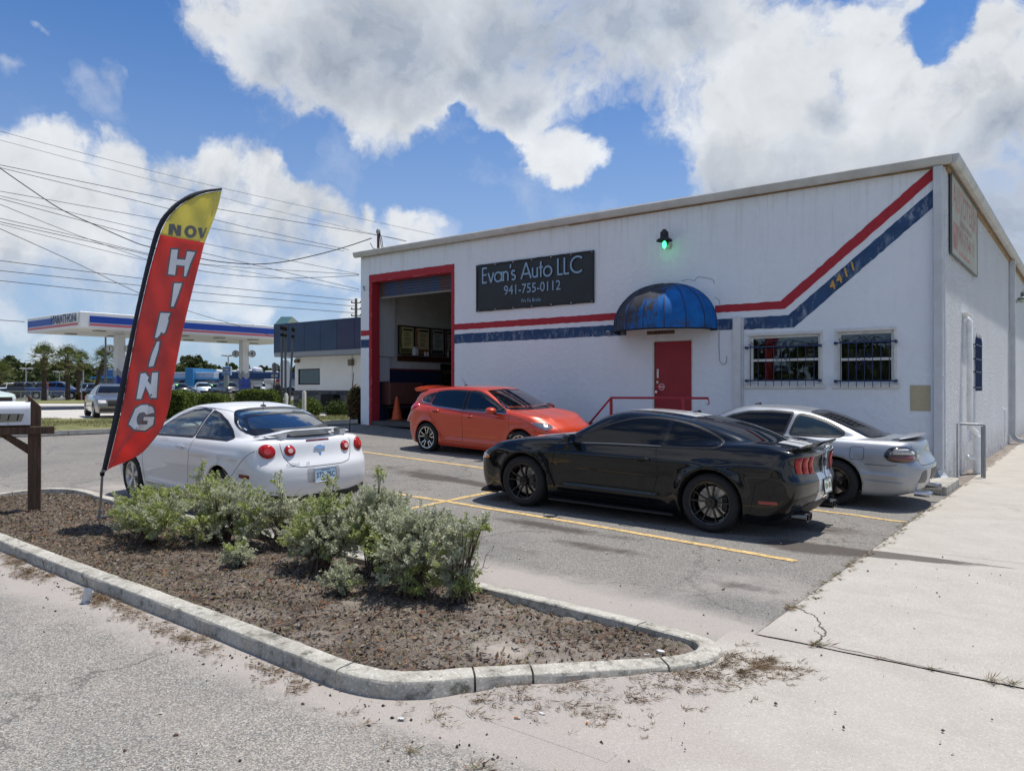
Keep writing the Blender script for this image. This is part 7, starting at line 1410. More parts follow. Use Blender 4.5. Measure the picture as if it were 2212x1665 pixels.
def shrub(x,y,blobs_,label,seed,nshoot=150,yel=0.15,dead=0):
    global rng;rng=np.random.default_rng(seed);z0=float(gz(x,y)) + 0.06;root=thing('shrub',label,'shrub',(x,y,z0),group=None)
    st=MB();C=[];U=[];W=[];tot=sum(b[6] if len(b)>6 else b[3]*b[4]*b[5] for b in blobs_)
    blobs_=[(b[0]*1.3,b[1]*1.2,b[2]*0.93,b[3]*1.18,b[4]*1.15,b[5]*1.0) if b[3]>0.1 else b for b in blobs_]
    for b in blobs_:
        bx,by,bz,rx,ry,rz_=b[:6];k=max(6,int(1.9*nshoot*(b[3]*b[4]*b[5])/sum(q[3]*q[4]*q[5] for q in blobs_)))
        d=rdir(k);rr=rng.random(k)**0.30*(0.82+0.36*rng.random(k));E_=np.array([bx,by,bz]) + d*rr[:,None]*np.array([rx,ry,rz_]);E_[:,2]=np.maximum(E_[:,2],0.05)
        for i,e in enumerate(E_):
            base=np.array([rng.normal()*0.05,rng.normal()*0.05,0.0]);core=base*0.3 + np.array([bx,by,bz])*0.55 + np.array([0,0,-0.02]);out=e - np.array([bx,by,bz])
            up=out/ (np.linalg.norm(out)+1e-6)*0.9 + np.array([0,0,0.45]) + rng.normal(size=3)*0.3;up /= np.linalg.norm(up);L=0.07 + 0.09*rng.random()
            tip=e + up*L*0.5;s0=e - up*L*0.6
            if i % 3==0: st.tube([base,base*0.3 + core*0.7,s0,tip],[0.009,0.006,0.0035,0.0015],4,cap=False)
            nl=54 + int(rng.integers(26));t=rng.random(nl);a=rng.random(nl)*6.283;ax=rdir(nl);ax -= (ax@up)[:,None]*up;ax /= np.linalg.norm(ax,axis=1,keepdims=True)+1e-9
            rad=0.006 + 0.034*rng.random(nl)*(1.1 - t);P=s0 + (tip - s0)*t[:,None] + ax*rad[:,None];ld=ax*0.75 + up*0.65 + rdir(nl)*0.35;ld /= np.linalg.norm(ld,axis=1,keepdims=True);w=np.cross(ld,rdir(nl));w /= np.linalg.norm(w,axis=1,keepdims=True)+1e-9
            sz=(0.0075 + 0.006*rng.random(nl))[:,None];C.append(P);U.append(ld*sz*1.1);W.append(w*sz*0.58)
    C,U,W=map(np.concatenate,(C,U,W));mi=(fbm(C[:,0]*1.0 + seed,C[:,2],5,2)<0.30 + yel).astype(int)
    obj('stems',st,M_twig,root);link('foliage',quads_mesh('foliage',C,U,W,[M_sage,M_sage_y],mi),root)
    if dead:
        dm=MB()
        for i in range(dead):
            a=rng.random()*6.283;p=np.array([0.0,0.0,0.05]);pts=[p];v=np.array([math.cos(a)*0.5,math.sin(a)*0.5,0.8]);
            for j in range(5): v=v + rng.normal(size=3)*0.28;v /= np.linalg.norm(v);p=p + v*0.10;pts.append(p)
            dm.tube(pts,[0.006,0.005,0.004,0.003,0.002,0.001],4,cap=False)
            for q in pts[2:]: w_=q + rng.normal(size=3)*0.09;dm.tube([q,(q+w_)/2 + rng.normal(size=3)*0.01,w_],[0.0025,0.002,0.001],3,cap=False)
        obj('bare_twigs',dm,M_dead,root)
    return root
# blob: centre x,y,z and radii, in the frame of the shrub
shrub(-5.85,-11.2,[(0,0,0.36,0.36,0.30,0.24),(-0.38,0.08,0.30,0.20,0.20,0.20),(0.30,-0.02,0.34,0.24,0.24,0.22),(0.0,0.1,0.52,0.22,0.2,0.12),(-0.60,0.0,0.14,0.10,0.10,0.09)],'broad silvery green shrub nearest the feather flag pole',11,190,0.18)
shrub(-5.25,-10.72,[(0,0,0.50,0.34,0.26,0.20),(0.34,0.02,0.46,0.20,0.2,0.20),(-0.32,0.0,0.46,0.22,0.2,0.18),(-0.50,0.05,0.68,0.07,0.06,0.13),(0.05,-0.2,0.24,0.25,0.2,0.15)],'tall shrub with one thin sprig sticking up, in front of the white car door',12,190,0.22,5)
shrub(-4.45,-10.52,[(-0.05,0,0.40,0.22,0.2,0.16),(-0.02,0.0,0.62,0.09,0.08,0.14),(0.28,0.05,0.42,0.17,0.15,0.13),(-0.25,-0.12,0.22,0.2,0.18,0.14)],'open shrub with bare twigs in front of the white car bumper',13,100,0.10,14)
shrub(-4.15,-11.2,[(0,0,0.13,0.13,0.11,0.09)],'tiny low shrub alone on the bare mulch',14,26,0.0)
shrub(-3.42,-10.85,[(0,0,0.38,0.30,0.26,0.22),(-0.22,0.02,0.26,0.20,0.2,0.18),(0.08,0.05,0.62,0.20,0.18,0.15),(0.24,0.0,0.40,0.18,0.2,0.2),(0.06,0.06,0.80,0.08,0.08,0.09)],'dense upright shrub left of the tallest sprig',15,190,0.18,6)
shrub(-2.92,-10.62,[(0,0,0.46,0.28,0.24,0.22),(0.0,0.02,0.70,0.17,0.15,0.13),(0.02,0.02,0.88,0.05,0.05,0.13),(0.2,0,0.62,0.12,0.12,0.14),(-0.2,0,0.55,0.12,0.12,0.14),(0.30,0.0,0.55,0.09,0.08,0.16)],'tallest shrub with a slender spire at the middle of the bed',16,170,0.22,4)
shrub(-2.68,-11.2,[(0,0,0.14,0.17,0.12,0.09)],'small low sprawling shrub in front of the tallest one',17,30,0.0)
shrub(-2.22,-10.88,[(0,0,0.42,0.30,0.26,0.22),(0.0,0.0,0.20,0.26,0.22,0.14),(0.05,0.05,0.60,0.20,0.18,0.12),(-0.2,0.0,0.55,0.16,0.16,0.15)],'round dense shrub at the right of the bed',18,200,0.15,5)
shrub(-1.82,-10.76,[(0,0,0.34,0.12,0.12,0.22),(0.13,0.0,0.56,0.10,0.09,0.11),(-0.08,0.0,0.52,0.08,0.08,0.12),(0.0,0.0,0.12,0.12,0.1,0.10),(0.22,0.02,0.62,0.06,0.05,0.06)],'thin open shrub last on the right of the bed',19,70,0.05,6)
rng=np.random.default_rng(5)
# mulch, dead grass and litter: what nobody could count
def scatter(poly,n,seed=0,box=None):
    r=np.random.default_rng(seed);xs=[p[0] for p in poly];ys=[p[1] for p in poly];X=r.uniform(min(xs),max(xs),n*2);Y=r.uniform(min(ys),max(ys),n*2);ok=sdist(X,Y,poly)<-0.165;return X[ok][:n],Y[ok][:n]
X,Y=scatter(ISL,75000,3);keep=rng.random(len(X))<np.where(X<-5,1.0,0.75)*(1-0.75*np.clip(bed_sand(X,Y),0,1));X,Y=X[keep],Y[keep]
Z=gz(X,Y) + bedz(X,Y) + 0.004;k=len(X);a=rng.random(k)*6.283;tl=rng.normal(size=k)*0.35;L=0.005 + 0.024*rng.random(k)**3.0;straw=rng.random(k)<0.40
L=np.where(straw,0.012 + 0.03*rng.random(k)**2,L);wd=np.where(straw,0.0013,L*0.42)
U=np.stack([np.cos(a)*np.cos(tl),np.sin(a)*np.cos(tl),np.sin(tl)],-1)*L[:,None];W=np.cross(U/L[:,None],rdir(k)*np.array([0.5,0.5,0.3]) + np.array([0,0,1.0]));W=W/np.linalg.norm(W,axis=1,keepdims=True)*wd[:,None]
mi=np.where(straw,2,(rng.random(k)<0.45).astype(int));mi=np.where((rng.random(k)<0.06),3,mi);mi=np.where((rng.random(k)<0.13) & ~straw,4,mi)
MM=[mat('mulch_dark',(0.028,0.020,0.016),0.95),mat('mulch_brown',(0.10,0.055,0.034),0.95),mat('dry_straw',(0.30,0.235,0.15),0.9),mat('rust_needles',(0.20,0.085,0.035),0.9),mat('grey_chip',(0.20,0.175,0.15),0.9)]
tag(link('mulch',quads_mesh('mulch',np.stack([X,Y,Z + L*0.25],-1),U,W,MM,mi)),'dark bark mulch and dry straw covering the planting bed','mulch',kind='stuff')
tw=MB();rt=np.random.default_rng(77)
for i in range(70):
    x,y=rt.uniform(-9.5,-0.4),rt.uniform(-12.1,-10.5)
    if sdist(np.array([x]),np.array([y]),ISL)[0]>-0.25: continue
    a=rt.random()*6.283;L_=0.05+0.22*rt.random()**2;P=[]
    for j in range(5): px,py=x+math.cos(a)*L_*(j/2-1),y+math.sin(a)*L_*(j/2-1)+0.02*rt.normal()*L_*4;P.append((px,py,float(gz(px,py)+bedz(np.array([px]),np.array([py]))[0])+0.012+0.01*rt.random()))
    tw.tube(P,0.0022+0.003*rt.random(),5)
tag(obj('fallen_twigs',tw,M_dead),'thin fallen twigs lying on the mulch','twigs',kind='stuff')
def tufts(name,label,cat,spots,mats,per=26,h=0.05,spread=0.05,w=0.0016,flat=0.5,seed=1):
    r=np.random.default_rng(seed);C=[];U=[];W=[]
    for (x,y,z,s) in spots:
        k=int(per*s);a=r.random(k)*6.283;rr=spread*s*np.sqrt(r.random(k));d=np.stack([np.cos(a),np.sin(a),np.zeros(k)],-1);l=h*(0.4 + 0.8*r.random(k))*min(1.3,s**0.5);el=(flat*0.2 + (1-flat)*1.2*r.random(k));b=np.stack([x + rr*np.cos(a*1.7),y + rr*np.sin(a*1.7),np.full(k,z)],-1)
        u=d*np.cos(el)[:,None] + np.array([0,0,1.0])*np.sin(el)[:,None];C.append(b + u*l[:,None]/2);U.append(u*l[:,None]/2);v=np.cross(u,r.normal(size=(k,3)));v /= np.linalg.norm(v,axis=1,keepdims=True)+1e-9;W.append(v*w*(0.7+0.8*r.random(k))[:,None])
    C,U,W=map(np.concatenate,(C,U,W));me=quads_mesh(name,C,U,W,mats,r.integers(0,len(mats),len(C)));return tag(link(name,me),label,cat,kind='stuff')
M_g1=leaf_mat('weed_green',(0.07,0.11,0.03),(0.20,0.22,0.08));M_g2=leaf_mat('dry_grass',(0.22,0.17,0.09),(0.36,0.29,0.17));M_g3=leaf_mat('rust_brown_litter',(0.13,0.055,0.025),(0.24,0.13,0.07));M_g4=leaf_mat('dark_litter',(0.05,0.035,0.025),(0.12,0.09,0.06))
sp=[];X,Y=scatter(ISL,2600,9);e=sdist(X,Y,ISL)
for x,y,d in zip(X,Y,e):
    pr=0.35 if d>-0.32 else 0.10
    if y<-11.2: pr+=0.15
    if -5.0<x<-3.3 and y<-11.2: pr+=0.25
    if rng.random()<pr: sp.append((x,y,float(gz(x,y) + bedz(x,y)),0.35 + 0.55*rng.random()))
tufts('weeds','small green and yellow weeds dotted along the edge of the planting bed','weeds',sp,[M_g1,M_g1,M_g2],20,0.045,0.035,0.0022,0.45,21)
sp=[]
def lit(cx,cy,rx,ry,n,s=0.8):
    for i in range(n):
        x,y=cx + rng.normal()*rx,cy + rng.normal()*ry
        if sdist(np.array([x]),np.array([y]),ISL)[0]<0.03: continue
        sp.append((x,y,float(gz(x,y) + sandz(np.array([x]),np.array([y]))[0]) + 0.006,s*(0.5 + rng.random())))
lit(-6.85,-12.24,0.30,0.05,60);lit(-6.2,-12.30,0.25,0.06,50);lit(-5.55,-12.36,0.16,0.08,60,0.9);lit(-4.45,-12.34,0.14,0.05,50);lit(-4.05,-12.38,0.25,0.05,50);lit(-3.6,-12.42,0.18,0.06,30);lit(-2.95,-12.42,0.16,0.06,45);lit(-2.6,-12.45,0.2,0.07,25);lit(-1.85,-12.45,0.14,0.05,26);lit(-1.6,-12.5,0.12,0.06,12)
lit(-0.42,-11.95,0.14,0.10,40,0.7);lit(-0.2,-11.62,0.14,0.10,60,0.7);lit(0.03,-11.35,0.14,0.10,60,0.7);lit(0.22,-11.08,0.12,0.10,60,0.8);lit(0.36,-10.78,0.13,0.12,90,0.8);lit(0.45,-10.5,0.14,0.10,70,0.8);lit(-0.6,-12.3,0.15,0.06,14,0.6);lit(0.05,-11.65,0.2,0.15,26,0.5);lit(-1.0,-12.55,0.2,0.06,8,0.6)
tufts('dry_litter','dry brown needles and grass clippings drifted against the kerb','litter',sp,[M_g3,M_g2,M_g4],22,0.055,0.05,0.0014,0.92,22)
sp=[(0.64,-9.95,0.014,1.2),(0.60,-9.98,0.014,0.9),(0.24,-9.25,0.014,1.4),(0.22,-9.2,0.014,1.0),(1.30,-9.98,0.014,0.5),(1.62,-9.99,0.014,1.3),(1.70,-9.97,0.014,0.8),(1.0,-9.99,0.014,0.3),(-0.12,-12.55,0.0,1.1),(-0.46,-12.62,0.0,0.8),(0.23,-12.38,0.0,0.7),(0.20,-7.25,0.01,1.0),(0.22,-7.5,0.01,1.0),(0.2,-7.9,0.01,0.7),(0.3,-1.7,0.02,0.6),(-6.4,-12.3,0.0,0.8),(-1.9,-12.43,0.0,0.7)]
for i in range(70): y=-9.2 + 6.6*i/70;sp.append((0.235 + 0.03*rng.normal(),y,0.012,0.25 + 0.5*rng.random()))
for i in range(16): sp.append((0.09 + 0.06*rng.random(),0.2 + i*1.2 + rng.random()*0.8,0.012,0.3 + 0.5*rng.random()))
tufts('crack_grass','tufts of dry grass growing in the seams of the concrete drive','grass',sp,[M_g1,M_g2,M_g3],34,0.075,0.045,0.0017,0.55,23)
# bits on the ground
def bits(name,label,n,fn,mats,r0,r1,seed):
    r=np.random.default_rng(seed);mb=MB();
    for i in range(n):
        x,y=fn(r)
        if sdist(np.array([x]),np.array([y]),ISL)[0]<0.02: continue
        s=r0 + (r1-r0)*r.random()**3;z=float(gz(x,y)) + float(sandz(np.array([x]),np.array([y]))[0]) + (0.012 if x>0.25 and y>-12 else 0) + s*0.3;a=r.random()*6.28;vs=[]
        for (p,q,h) in ((1,0,0),(0,1,0),(-1,0,0),(0,-1,0),(0,0,0.7),(0,0,-0.6)): k_=s*(0.6+0.6*r.random());vs.append((x + (p*math.cos(a)-q*math.sin(a)*0.7)*k_,y + (p*math.sin(a)+q*math.cos(a)*0.7)*k_,z + h*k_))
        mb.add(vs,[(0,1,4),(1,2,4),(2,3,4),(3,0,4),(1,0,5),(2,1,5),(3,2,5),(0,3,5)],int(r.integers(len(mats))))
    return tag(obj(name,mb,mats),label,'gravel',kind='stuff')
bits('loose_gravel','loose dark and pale grit scattered over the asphalt and concrete',900,lambda r: (r.uniform(-8,2.6),r.uniform(-13.6,-6.5)),[mat('grit_dark',(0.03,0.027,0.025),0.9),mat('grit_brown',(0.10,0.06,0.04),0.9),mat('grit_pale',(0.5,0.47,0.42),0.9)],0.003,0.016,31)
bits('kerb_grit','crumbs of bark and stones lying along the kerb foot',420,lambda r: (r.uniform(-7,0.6),-12.36 - abs(r.normal())*0.16 if r.random()<0.7 else r.uniform(-12.3,-10.6)),[mat('grit_dark',(0.03,0.027,0.025),0.9),mat('grit_brown',(0.10,0.06,0.04),0.9)],0.004,0.014,32)
cpp=thing('paper_cup','crumpled white paper cup lying against the near kerb','paper cup',(-4.28,-12.46,0.035));cpp.rotation_euler=(0.1,0.35,0.5);b_=MB();b_.lathe([(0.0,-0.045),(0.028,-0.045),(0.036,0.03),(0.042,0.075),(0.038,0.07),(0.026,-0.04)],14);b_.v=[(x*(1+0.3*math.sin(z*60+x*40)),y*0.7 + 0.01*math.sin(z*45),z) for x,y,z in b_.v];M_pap=mat('dirty_white_paper',(0.55,0.57,0.58),0.7,var=0.15,vscale=25);obj('cup',b_,M_pap,cpp);b_=MB();b_.lathe([(0,0.0),(0.04,0.004),(0.045,0.014),(0.03,0.022),(0,0.02)],12,c=(0.035,0,-0.04));obj('lid',b_,M_pap,cpp,True)
for (x,y,a,lb,kd) in ((-0.28,-12.05,0.4,'orange cigarette end nearest the kerb joint','o'),(0.03,-11.87,1.9,'orange cigarette end lying on the sand further right','o'),(-0.1,-10.98,0.9,'white cigarette end lying in the bed by the kerb corner','w')):
    zz=float(gz(x,y) + sandz(np.array([x]),np.array([y]))[0]) + 0.008 if kd=='o' else float(gz(x,y)+bedz(np.array([x]),np.array([y]))[0])+0.01;c_=thing('cigarette_end',lb,'cigarette end',(x,y,zz));c_.rotation_euler=(0,0,a);b_=MB();b_.cyl((-0.016,0,0),(0.006,0,0),0.005,n=8);obj('filter',b_,mat('orange_filter' if kd=='o' else 'white_filter',(0.50,0.20,0.07) if kd=='o' else (0.6,0.6,0.58),0.8),c_);b_=MB();b_.cyl((0.006,0,0),(0.018,0.001,0),0.0048,n=8);obj('paper',b_,M_pap,c_)
for (x,y,s,lb) in ((-0.21,-11.93,0.020,'small shiny white scrap on the sand by the kerb'),(0.02,-11.02,0.030,'torn white scrap lying on top of the kerb'),(-0.75,-12.42,0.022,'flat pale blue scrap at the kerb corner')):
    c_=thing('litter_scrap',lb,'scrap',(x,y,float(gz(x,y)) + (0.135 if 'top' in lb else 0.012)));b_=MB();v=[(s*math.cos(i*1.05)*(0.7+0.5*random.random()),s*0.6*math.sin(i*1.05),0.004*random.random()) for i in range(6)];b_.add(v + [(p[0],p[1],p[2]+0.002) for p in v],[tuple(range(6))[::-1],tuple(range(6,12))] + [(i,(i+1)%6,6+(i+1)%6,6+i) for i in range(6)]);obj('scrap',b_,M_pap,c_)
# ================================================================== feather flag
fl=thing('feather_flag','tall leaning red and yellow feather flag reading NOW HIRING','flag',(-7.62,-10.9,0.12));FO=np.array(fl.location)
DF=9.02
SLV=[(219,1015),(246,890),(279,729),(308,597),(331,507),(348,469),(374,441),(402,422),(440,410),(480,405)];INE=[(232,1015),(262,889),(291,729),(320,597),(345,507),(362,472),(386,446),(412,429),(445,417),(478,412)]
RGT=[(233,1013),(298,984),(331,951),(353,918),(367,871),(374,824),(388,748),(400,691),(421,606),(442,524),(468,455),(478,413)]
def resamp(P,n):
    P=np.array(P,float);P=np.array(smooth_poly([tuple(p) for p in P],8,False));L=np.concatenate([[0],np.cumsum(np.hypot(*np.diff(P,axis=0).T))]);t=np.linspace(0,L[-1],n);return np.stack([np.interp(t,L,P[:,0]),np.interp(t,L,P[:,1])],-1)
def flag_depth(u, v):       # billow and creases of the cloth, metres
    u = np.asarray(u, float); v = np.asarray(v, float); fx_ = np.interp(v, [413,523,600,700,800,900,1014], [470,436,408,378,345,312,236])      # fold line that swallows part of the lettering
    d=0.05*np.sin((v-420)/95.0) + 0.012*np.sin((u*0.8 + v*0.55)/13.0) + 0.010*np.sin((u*1.1 - v*0.28)/9.0) + 0.02*np.sin((u+v*0.2)/31)
    cr=u - fx_;d=d - 0.05*np.exp(-(cr/7.0)**2) + 0.10*sstep(cr,-2,40)
    return d
def fpt(u,v,off=0.0): return np.array(at(u,v,DF + float(flag_depth(u,v)) + off)) - FO
n_=90;n1=62;I_=np.concatenate([resamp(INE[:5],n1)[:-1],resamp(INE[4:],n_-n1+1)]);R_=np.concatenate([resamp(RGT[:10],n1)[:-1],resamp(RGT[9:],n_-n1+1)]);R_[0]=I_[0]
mb=MB();nc=26;vs=[]
for i in range(n_):
    for j in range(nc+1): q=I_[i] + (R_[i]-I_[i])*j/nc;vs.append(q)
D_=[fpt(q[0],q[1]) for q in vs]
fs=[(i*(nc+1)+j,i*(nc+1)+j+1,(i+1)*(nc+1)+j+1,(i+1)*(nc+1)+j) for i in range(n_-1) for j in range(nc)]
def cloth(name,col,tr_=0.55):
    m,n,p=custom(name);v=n.node('ShaderNodeTexCoord').outputs['Object'];c=n.mix(n.mr(n.noise(v,3,5),0.3,0.7),tuple(x*0.9 for x in col),tuple(x*1.08 for x in col));n.l.new(c,p.inputs['Base Color']);p.inputs['Roughness'].default_value=0.75;p.inputs['Sheen Weight'].default_value=0.2
    tr=n.node('ShaderNodeBsdfTranslucent');n.l.new(c,tr.inputs[0]);mx=n.node('ShaderNodeMixShader',None,{0: tr_});n.l.new(p.outputs[0],mx.inputs[1]);n.l.new(tr.outputs[0],mx.inputs[2]);n.l.new(mx.outputs[0],m.node_tree.nodes['Material Output'].inputs[0]);return m
M_fr,M_fy,M_fg,M_fw=cloth('red_flag_cloth',(0.80,0.14,0.12)),cloth('yellow_flag_cloth',(0.84,0.77,0.26)),cloth('grey_flag_print',(0.16,0.17,0.19),0.1),cloth('pale_flag_print',(0.88,0.89,0.93),0.08)
# the cloth in two sewn fields
for nm,m_,te in (('red_cloth',M_fr,fs[:(n1-1)*nc]),('yellow_cloth',M_fy,fs[(n1-1)*nc:])): mb=MB();mb.add(D_,te);me=mb.mesh(nm,m_,True);o=link(nm,me,fl);md=o.modifiers.new('thick','SOLIDIFY');md.thickness=0.002
mb=MB();A_=resamp(SLV,60);B_=resamp(INE,60);vs2=[]
for a,b in zip(A_,B_):
    for t in np.linspace(0,2*math.pi,9)[:-1]: c=(a+b)/2;h_=(b-a)/2;q=c + h_*math.cos(t)*0.88;p=np.array(at(q[0],q[1],DF + float(flag_depth(c[0],c[1])) + 0.03*math.sin(t))) - FO;vs2.append(p + np.array([0,0,0.004*math.sin(q[1]*0.23+t*2)]))
mb.add(vs2,[(i*8+j,i*8+(j+1) % 8,(i+1)*8+(j+1) % 8,(i+1)*8+j) for i in range(59) for j in range(8)] + [tuple(range(8)),tuple(range(59*8,60*8))[::-1]]);obj('pole_sleeve',mb,cloth('black_sleeve_cloth',(0.05,0.055,0.075)),fl,True)
def print_shape(mb,poly,off,hole=None):
    P=[tuple(p) for p in poly];B=[]
    def dens(P):
        o=[]
        for i in range(len(P)):
            a=np.array(P[i],float);b=np.array(P[(i+1) % len(P)],float);k=max(1,int(np.linalg.norm(b-a)/5))
            for j in range(k): o.append(tuple(a + (b-a)*j/k))
        return o
    B=dens(P);xs=[p[0] for p in B];ys=[p[1] for p in B];gx,gy=np.meshgrid(np.arange(min(xs),max(xs),5),np.arange(min(ys),max(ys),5));ok=sdist(gx,gy,B)<-2
    I=list(zip(gx[ok].tolist(),gy[ok].tolist()));nb=len(B);r=geometry.delaunay_2d_cdt([Vector(p) for p in B+I],[(i,(i+1) % nb) for i in range(nb)],[],1,1e-6)
    V=[fpt(p[0],p[1],off) for p in r[0]];F=[tuple(f) for f in r[2]];a,b,c=(np.array(V[i]) for i in F[0][:3])
    if np.cross(b-a,c-a).dot(FW)>0: F=[f[::-1] for f in F]
    mb.add(V,F)
def z5(P): return [((200 + x*0.5106)/1.081,(400 + y*0.5106)/1.081) for x,y in P]
def grow(P,d):
    P=np.array(P,float);A=(P[:,0]*np.roll(P[:,1],-1) - np.roll(P[:,0],-1)*P[:,1]).sum();out=[];k=len(P);s_=1 if A>0 else -1
    for i in range(k):
        e1=P[i]-P[i-1];e2=P[(i+1) % k]-P[i];n1=np.array([e1[1],-e1[0]])/np.linalg.norm(e1)*s_;n2=np.array([e2[1],-e2[0]])/np.linalg.norm(e2)*s_;m=n1+n2;m=m/max(0.35,np.linalg.norm(m));out.append(tuple(P[i] + m*d*min(1.6,1/max(0.35,m.dot(n1)))))
    return out
LET=dict(
 H=[(392,357),(421,358),(416,402),(455,405),(464,366),(500,370),(478,420),(458,480),(449,480),(452,432),(414,428),(408,474),(376,470)],
 I=[(404,512),(440,512),(424,560),(402,618),(390,618)],
 R=[(336,648),(386,652),(372,683),(374,692),(362,748),(350,738),(340,744),(330,758),(318,757)],
 I2=[(336,784),(328,822),(306,888),(290,893),(290,880),(306,834)],
 N=[(247,934),(270,926),(290,948),(278,982),(294,920),(331,922),(324,1036),(298,1036),(283,1000),(264,1000),(250,1038),(230,1038),(236,980)],
 G=[(248,1064),(290,1066),(312,1092),(262,1100),(250,1092),(238,1108),(236,1150),(248,1164),(270,1158),(272,1144),(252,1142),(256,1122),(310,1118),(306,1160),(262,1186),(222,1180),(198,1152),(208,1108),(226,1078)])
g3=lambda P: [((x*0.455*1.081-200)/0.5106,((648.5+y*0.455)*1.081-400)/0.5106) for x,y in P]
LET['N']=g3([(668,349),(690,345),(706,366),(700,382),(716,402),(722,344),(750,343),(743,463),(717,463),(691,408),(670,468),(648,468)])
LET['G']=g3([(733,533),(726,508),(700,496),(668,498),(643,514),(630,545),(611,588),(640,614),(690,618),(727,590),(733,553),(684,553),(680,571),(703,573),(698,589),(668,589),(650,580),(650,556),(660,536),(682,530),(693,543)])
LET['R']=g3([(762,60),(808,62),(797,86),(800,96),(785,148),(776,158),(765,150),(757,166),(746,178),(735,177)])
LET['I2']=g3([(745,197),(757,196),(752,232),(728,312),(706,316),(708,300),(722,252)])
for kx,P in LET.items():
    P=z5(P);o_=MB();print_shape(o_,grow(P,3.6),-0.006);a_=obj('letter_outline',o_,M_fg,fl);o_=MB();print_shape(o_,P,-0.010);obj('letter',o_,M_fw,a_)
NOW=[[(376,290),(380,240),(404,240),(416,270),(418,245),(436,247),(434,297),(414,296),(400,264),(396,293)],None,[(512,258),(530,258),(534,288),(546,260),(555,256),(536,303),(524,307)]]
for P in NOW:
    if P: o_=MB();print_shape(o_,z5(P),-0.006);obj('letter',o_,M_fg,fl)
o_=MB()
ring=[(478+28*math.cos(t),276+29*math.sin(t)) for t in np.linspace(0,2*math.pi,25)[:-1]];inn=[(479+12*math.cos(t),276+14*math.sin(t)) for t in np.linspace(0,2*math.pi,25)[:-1]];A_=z5(ring);B_=z5(inn);V=[fpt(p[0],p[1],-0.006) for p in A_+B_];o_.add(V,[(i,(i+1) % 24,24+(i+1) % 24,24+i) for i in range(24)]);obj('letter',o_,M_fg,fl)
o_=MB();p0=np.array(at(222,1012,DF)) - FO;o_.cyl((0,0,0.02),p0,0.016,0.015,12);obj('flag_pole',o_,mat('aluminium_pole',(0.42,0.44,0.47),0.35,0.8),fl,True);o_=MB();q=p0*0.90;o_.cyl(q - p0/np.linalg.norm(p0)*0.02,q + p0/np.linalg.norm(p0)*0.02,0.026,n=12);o_.tube([q,q+np.array([0.05,0.03,0.05]),p0+np.array([0.04,0,0.0])],0.006,5);obj('pole_clip',o_,M_gap,fl)
o_=MB();o_.cyl((-0.03,-0.02,-0.14),np.array([0,0,0.02])+p0*0.13,0.022,0.022,12);o_.cyl((0.02,0.02,0.0),(0.14,0.08,0.03),0.018,n=10);obj('ground_spike',o_,M_galv,fl,True)
# ================================================================== mailbox
mx_=thing('mailbox','white mailbox marked 4411 on a dark timber post at the bed end','mailbox',(at(75,HY,10.0)[0],at(75,HY,10.0)[1],0.06));M_tim=mat('weathered_timber',(0.085,0.052,0.034),0.85,var=0.45,vscale=14,vstretch=(3,3,0.25),bump=0.004,bscale=30)
b_=MB();hw=0.072;b_.add([(-hw,-hw,-0.05),(hw,-hw,-0.05),(hw,hw,-0.05),(-hw,hw,-0.05),(-hw,-hw,1.56),(hw,-hw,1.40),(hw,hw,1.40),(-hw,hw,1.56)],[(0,3,2,1),(4,5,6,7),(0,1,5,4),(1,2,6,5),(2,3,7,6),(3,0,4,7)]);pst=obj('post',b_,M_tim,mx_);
# arm runs to the left of the picture, square to the view
ang=math.atan2(RT[1],RT[0]);angm=ang + 0.50;pst.rotation_euler=(0,0,angm);pst.location=(0,0,0)
arm=link('arm',None,mx_,(0,0,0),(0,0,angm));b_=MB();b_.bbox(-0.95,0.23,-0.125,-0.070,1.045,1.145,0.006);arm.data if False else None;a2=obj('arm_board',b_,M_tim,arm);b_=MB();b_.bbox(-0.95,-0.07,0.072,0.12,1.045,1.14,0.006);obj('arm_board',b_,M_tim,arm);b_=MB();b_.prism([(-0.07,0.78),(-0.07,0.90),(-0.30,1.06),(-0.42,1.06)],-0.045,0.03,'y');obj('brace',b_,M_tim,arm);b_=MB();b_.bbox(-0.95,-0.075,-0.10,0.10,1.146,1.165,0.003);obj('shelf_board',b_,M_tim,arm)
bx_=link('letter_box',None,mx_,(0,0,0),(0,0,angm));M_mbw=mat('white_mailbox_enamel',(0.68,0.70,0.74),0.3,coat=0.3,var=0.04);pr=[(-0.16,0),( 0.16,0),(0.16,0.20)] + [(0.16*math.cos(a),0.20+0.11*math.sin(a)) for a in np.linspace(0.15,math.pi-0.15,12)] + [(-0.16,0.20)]
b_=MB();b_.prism([(p[0]*0.97,p[1]*0.99+1.17) for p in pr],-0.68,-0.048,'x');obj('box_shell',b_,M_mbw,bx_,True,35);b_=MB();b_.prism([(p[0]*1.0,p[1]+1.168) for p in pr],-0.07,-0.040,'x');obj('box_door',b_,M_mbw,bx_,True,35);b_=MB();b_.prism([(p[0]*1.0,p[1]+1.168) for p in pr],-0.70,-0.675,'x');obj('box_back',b_,M_mbw,bx_,True,35)
b_=MB();b_.add([(-0.60,-0.1615,1.205),(-0.135,-0.1615,1.215),(-0.105,-0.1615,1.315),(-0.545,-0.1615,1.325)],[(0,1,2,3)]);b_.v=[(x,y-0.0,z) for x,y,z in b_.v];pl_=obj('number_strip',b_,mat('dull_gold_strip',(0.24,0.23,0.17),0.5),bx_);b_=MB();
for ch,xx in zip('4411',(-0.50,-0.385,-0.275,-0.175)): put_text(b_,ch,(xx,-0.1635,1.265),(1,0,0),(0.25,0,1),0.105,bold=0.003)
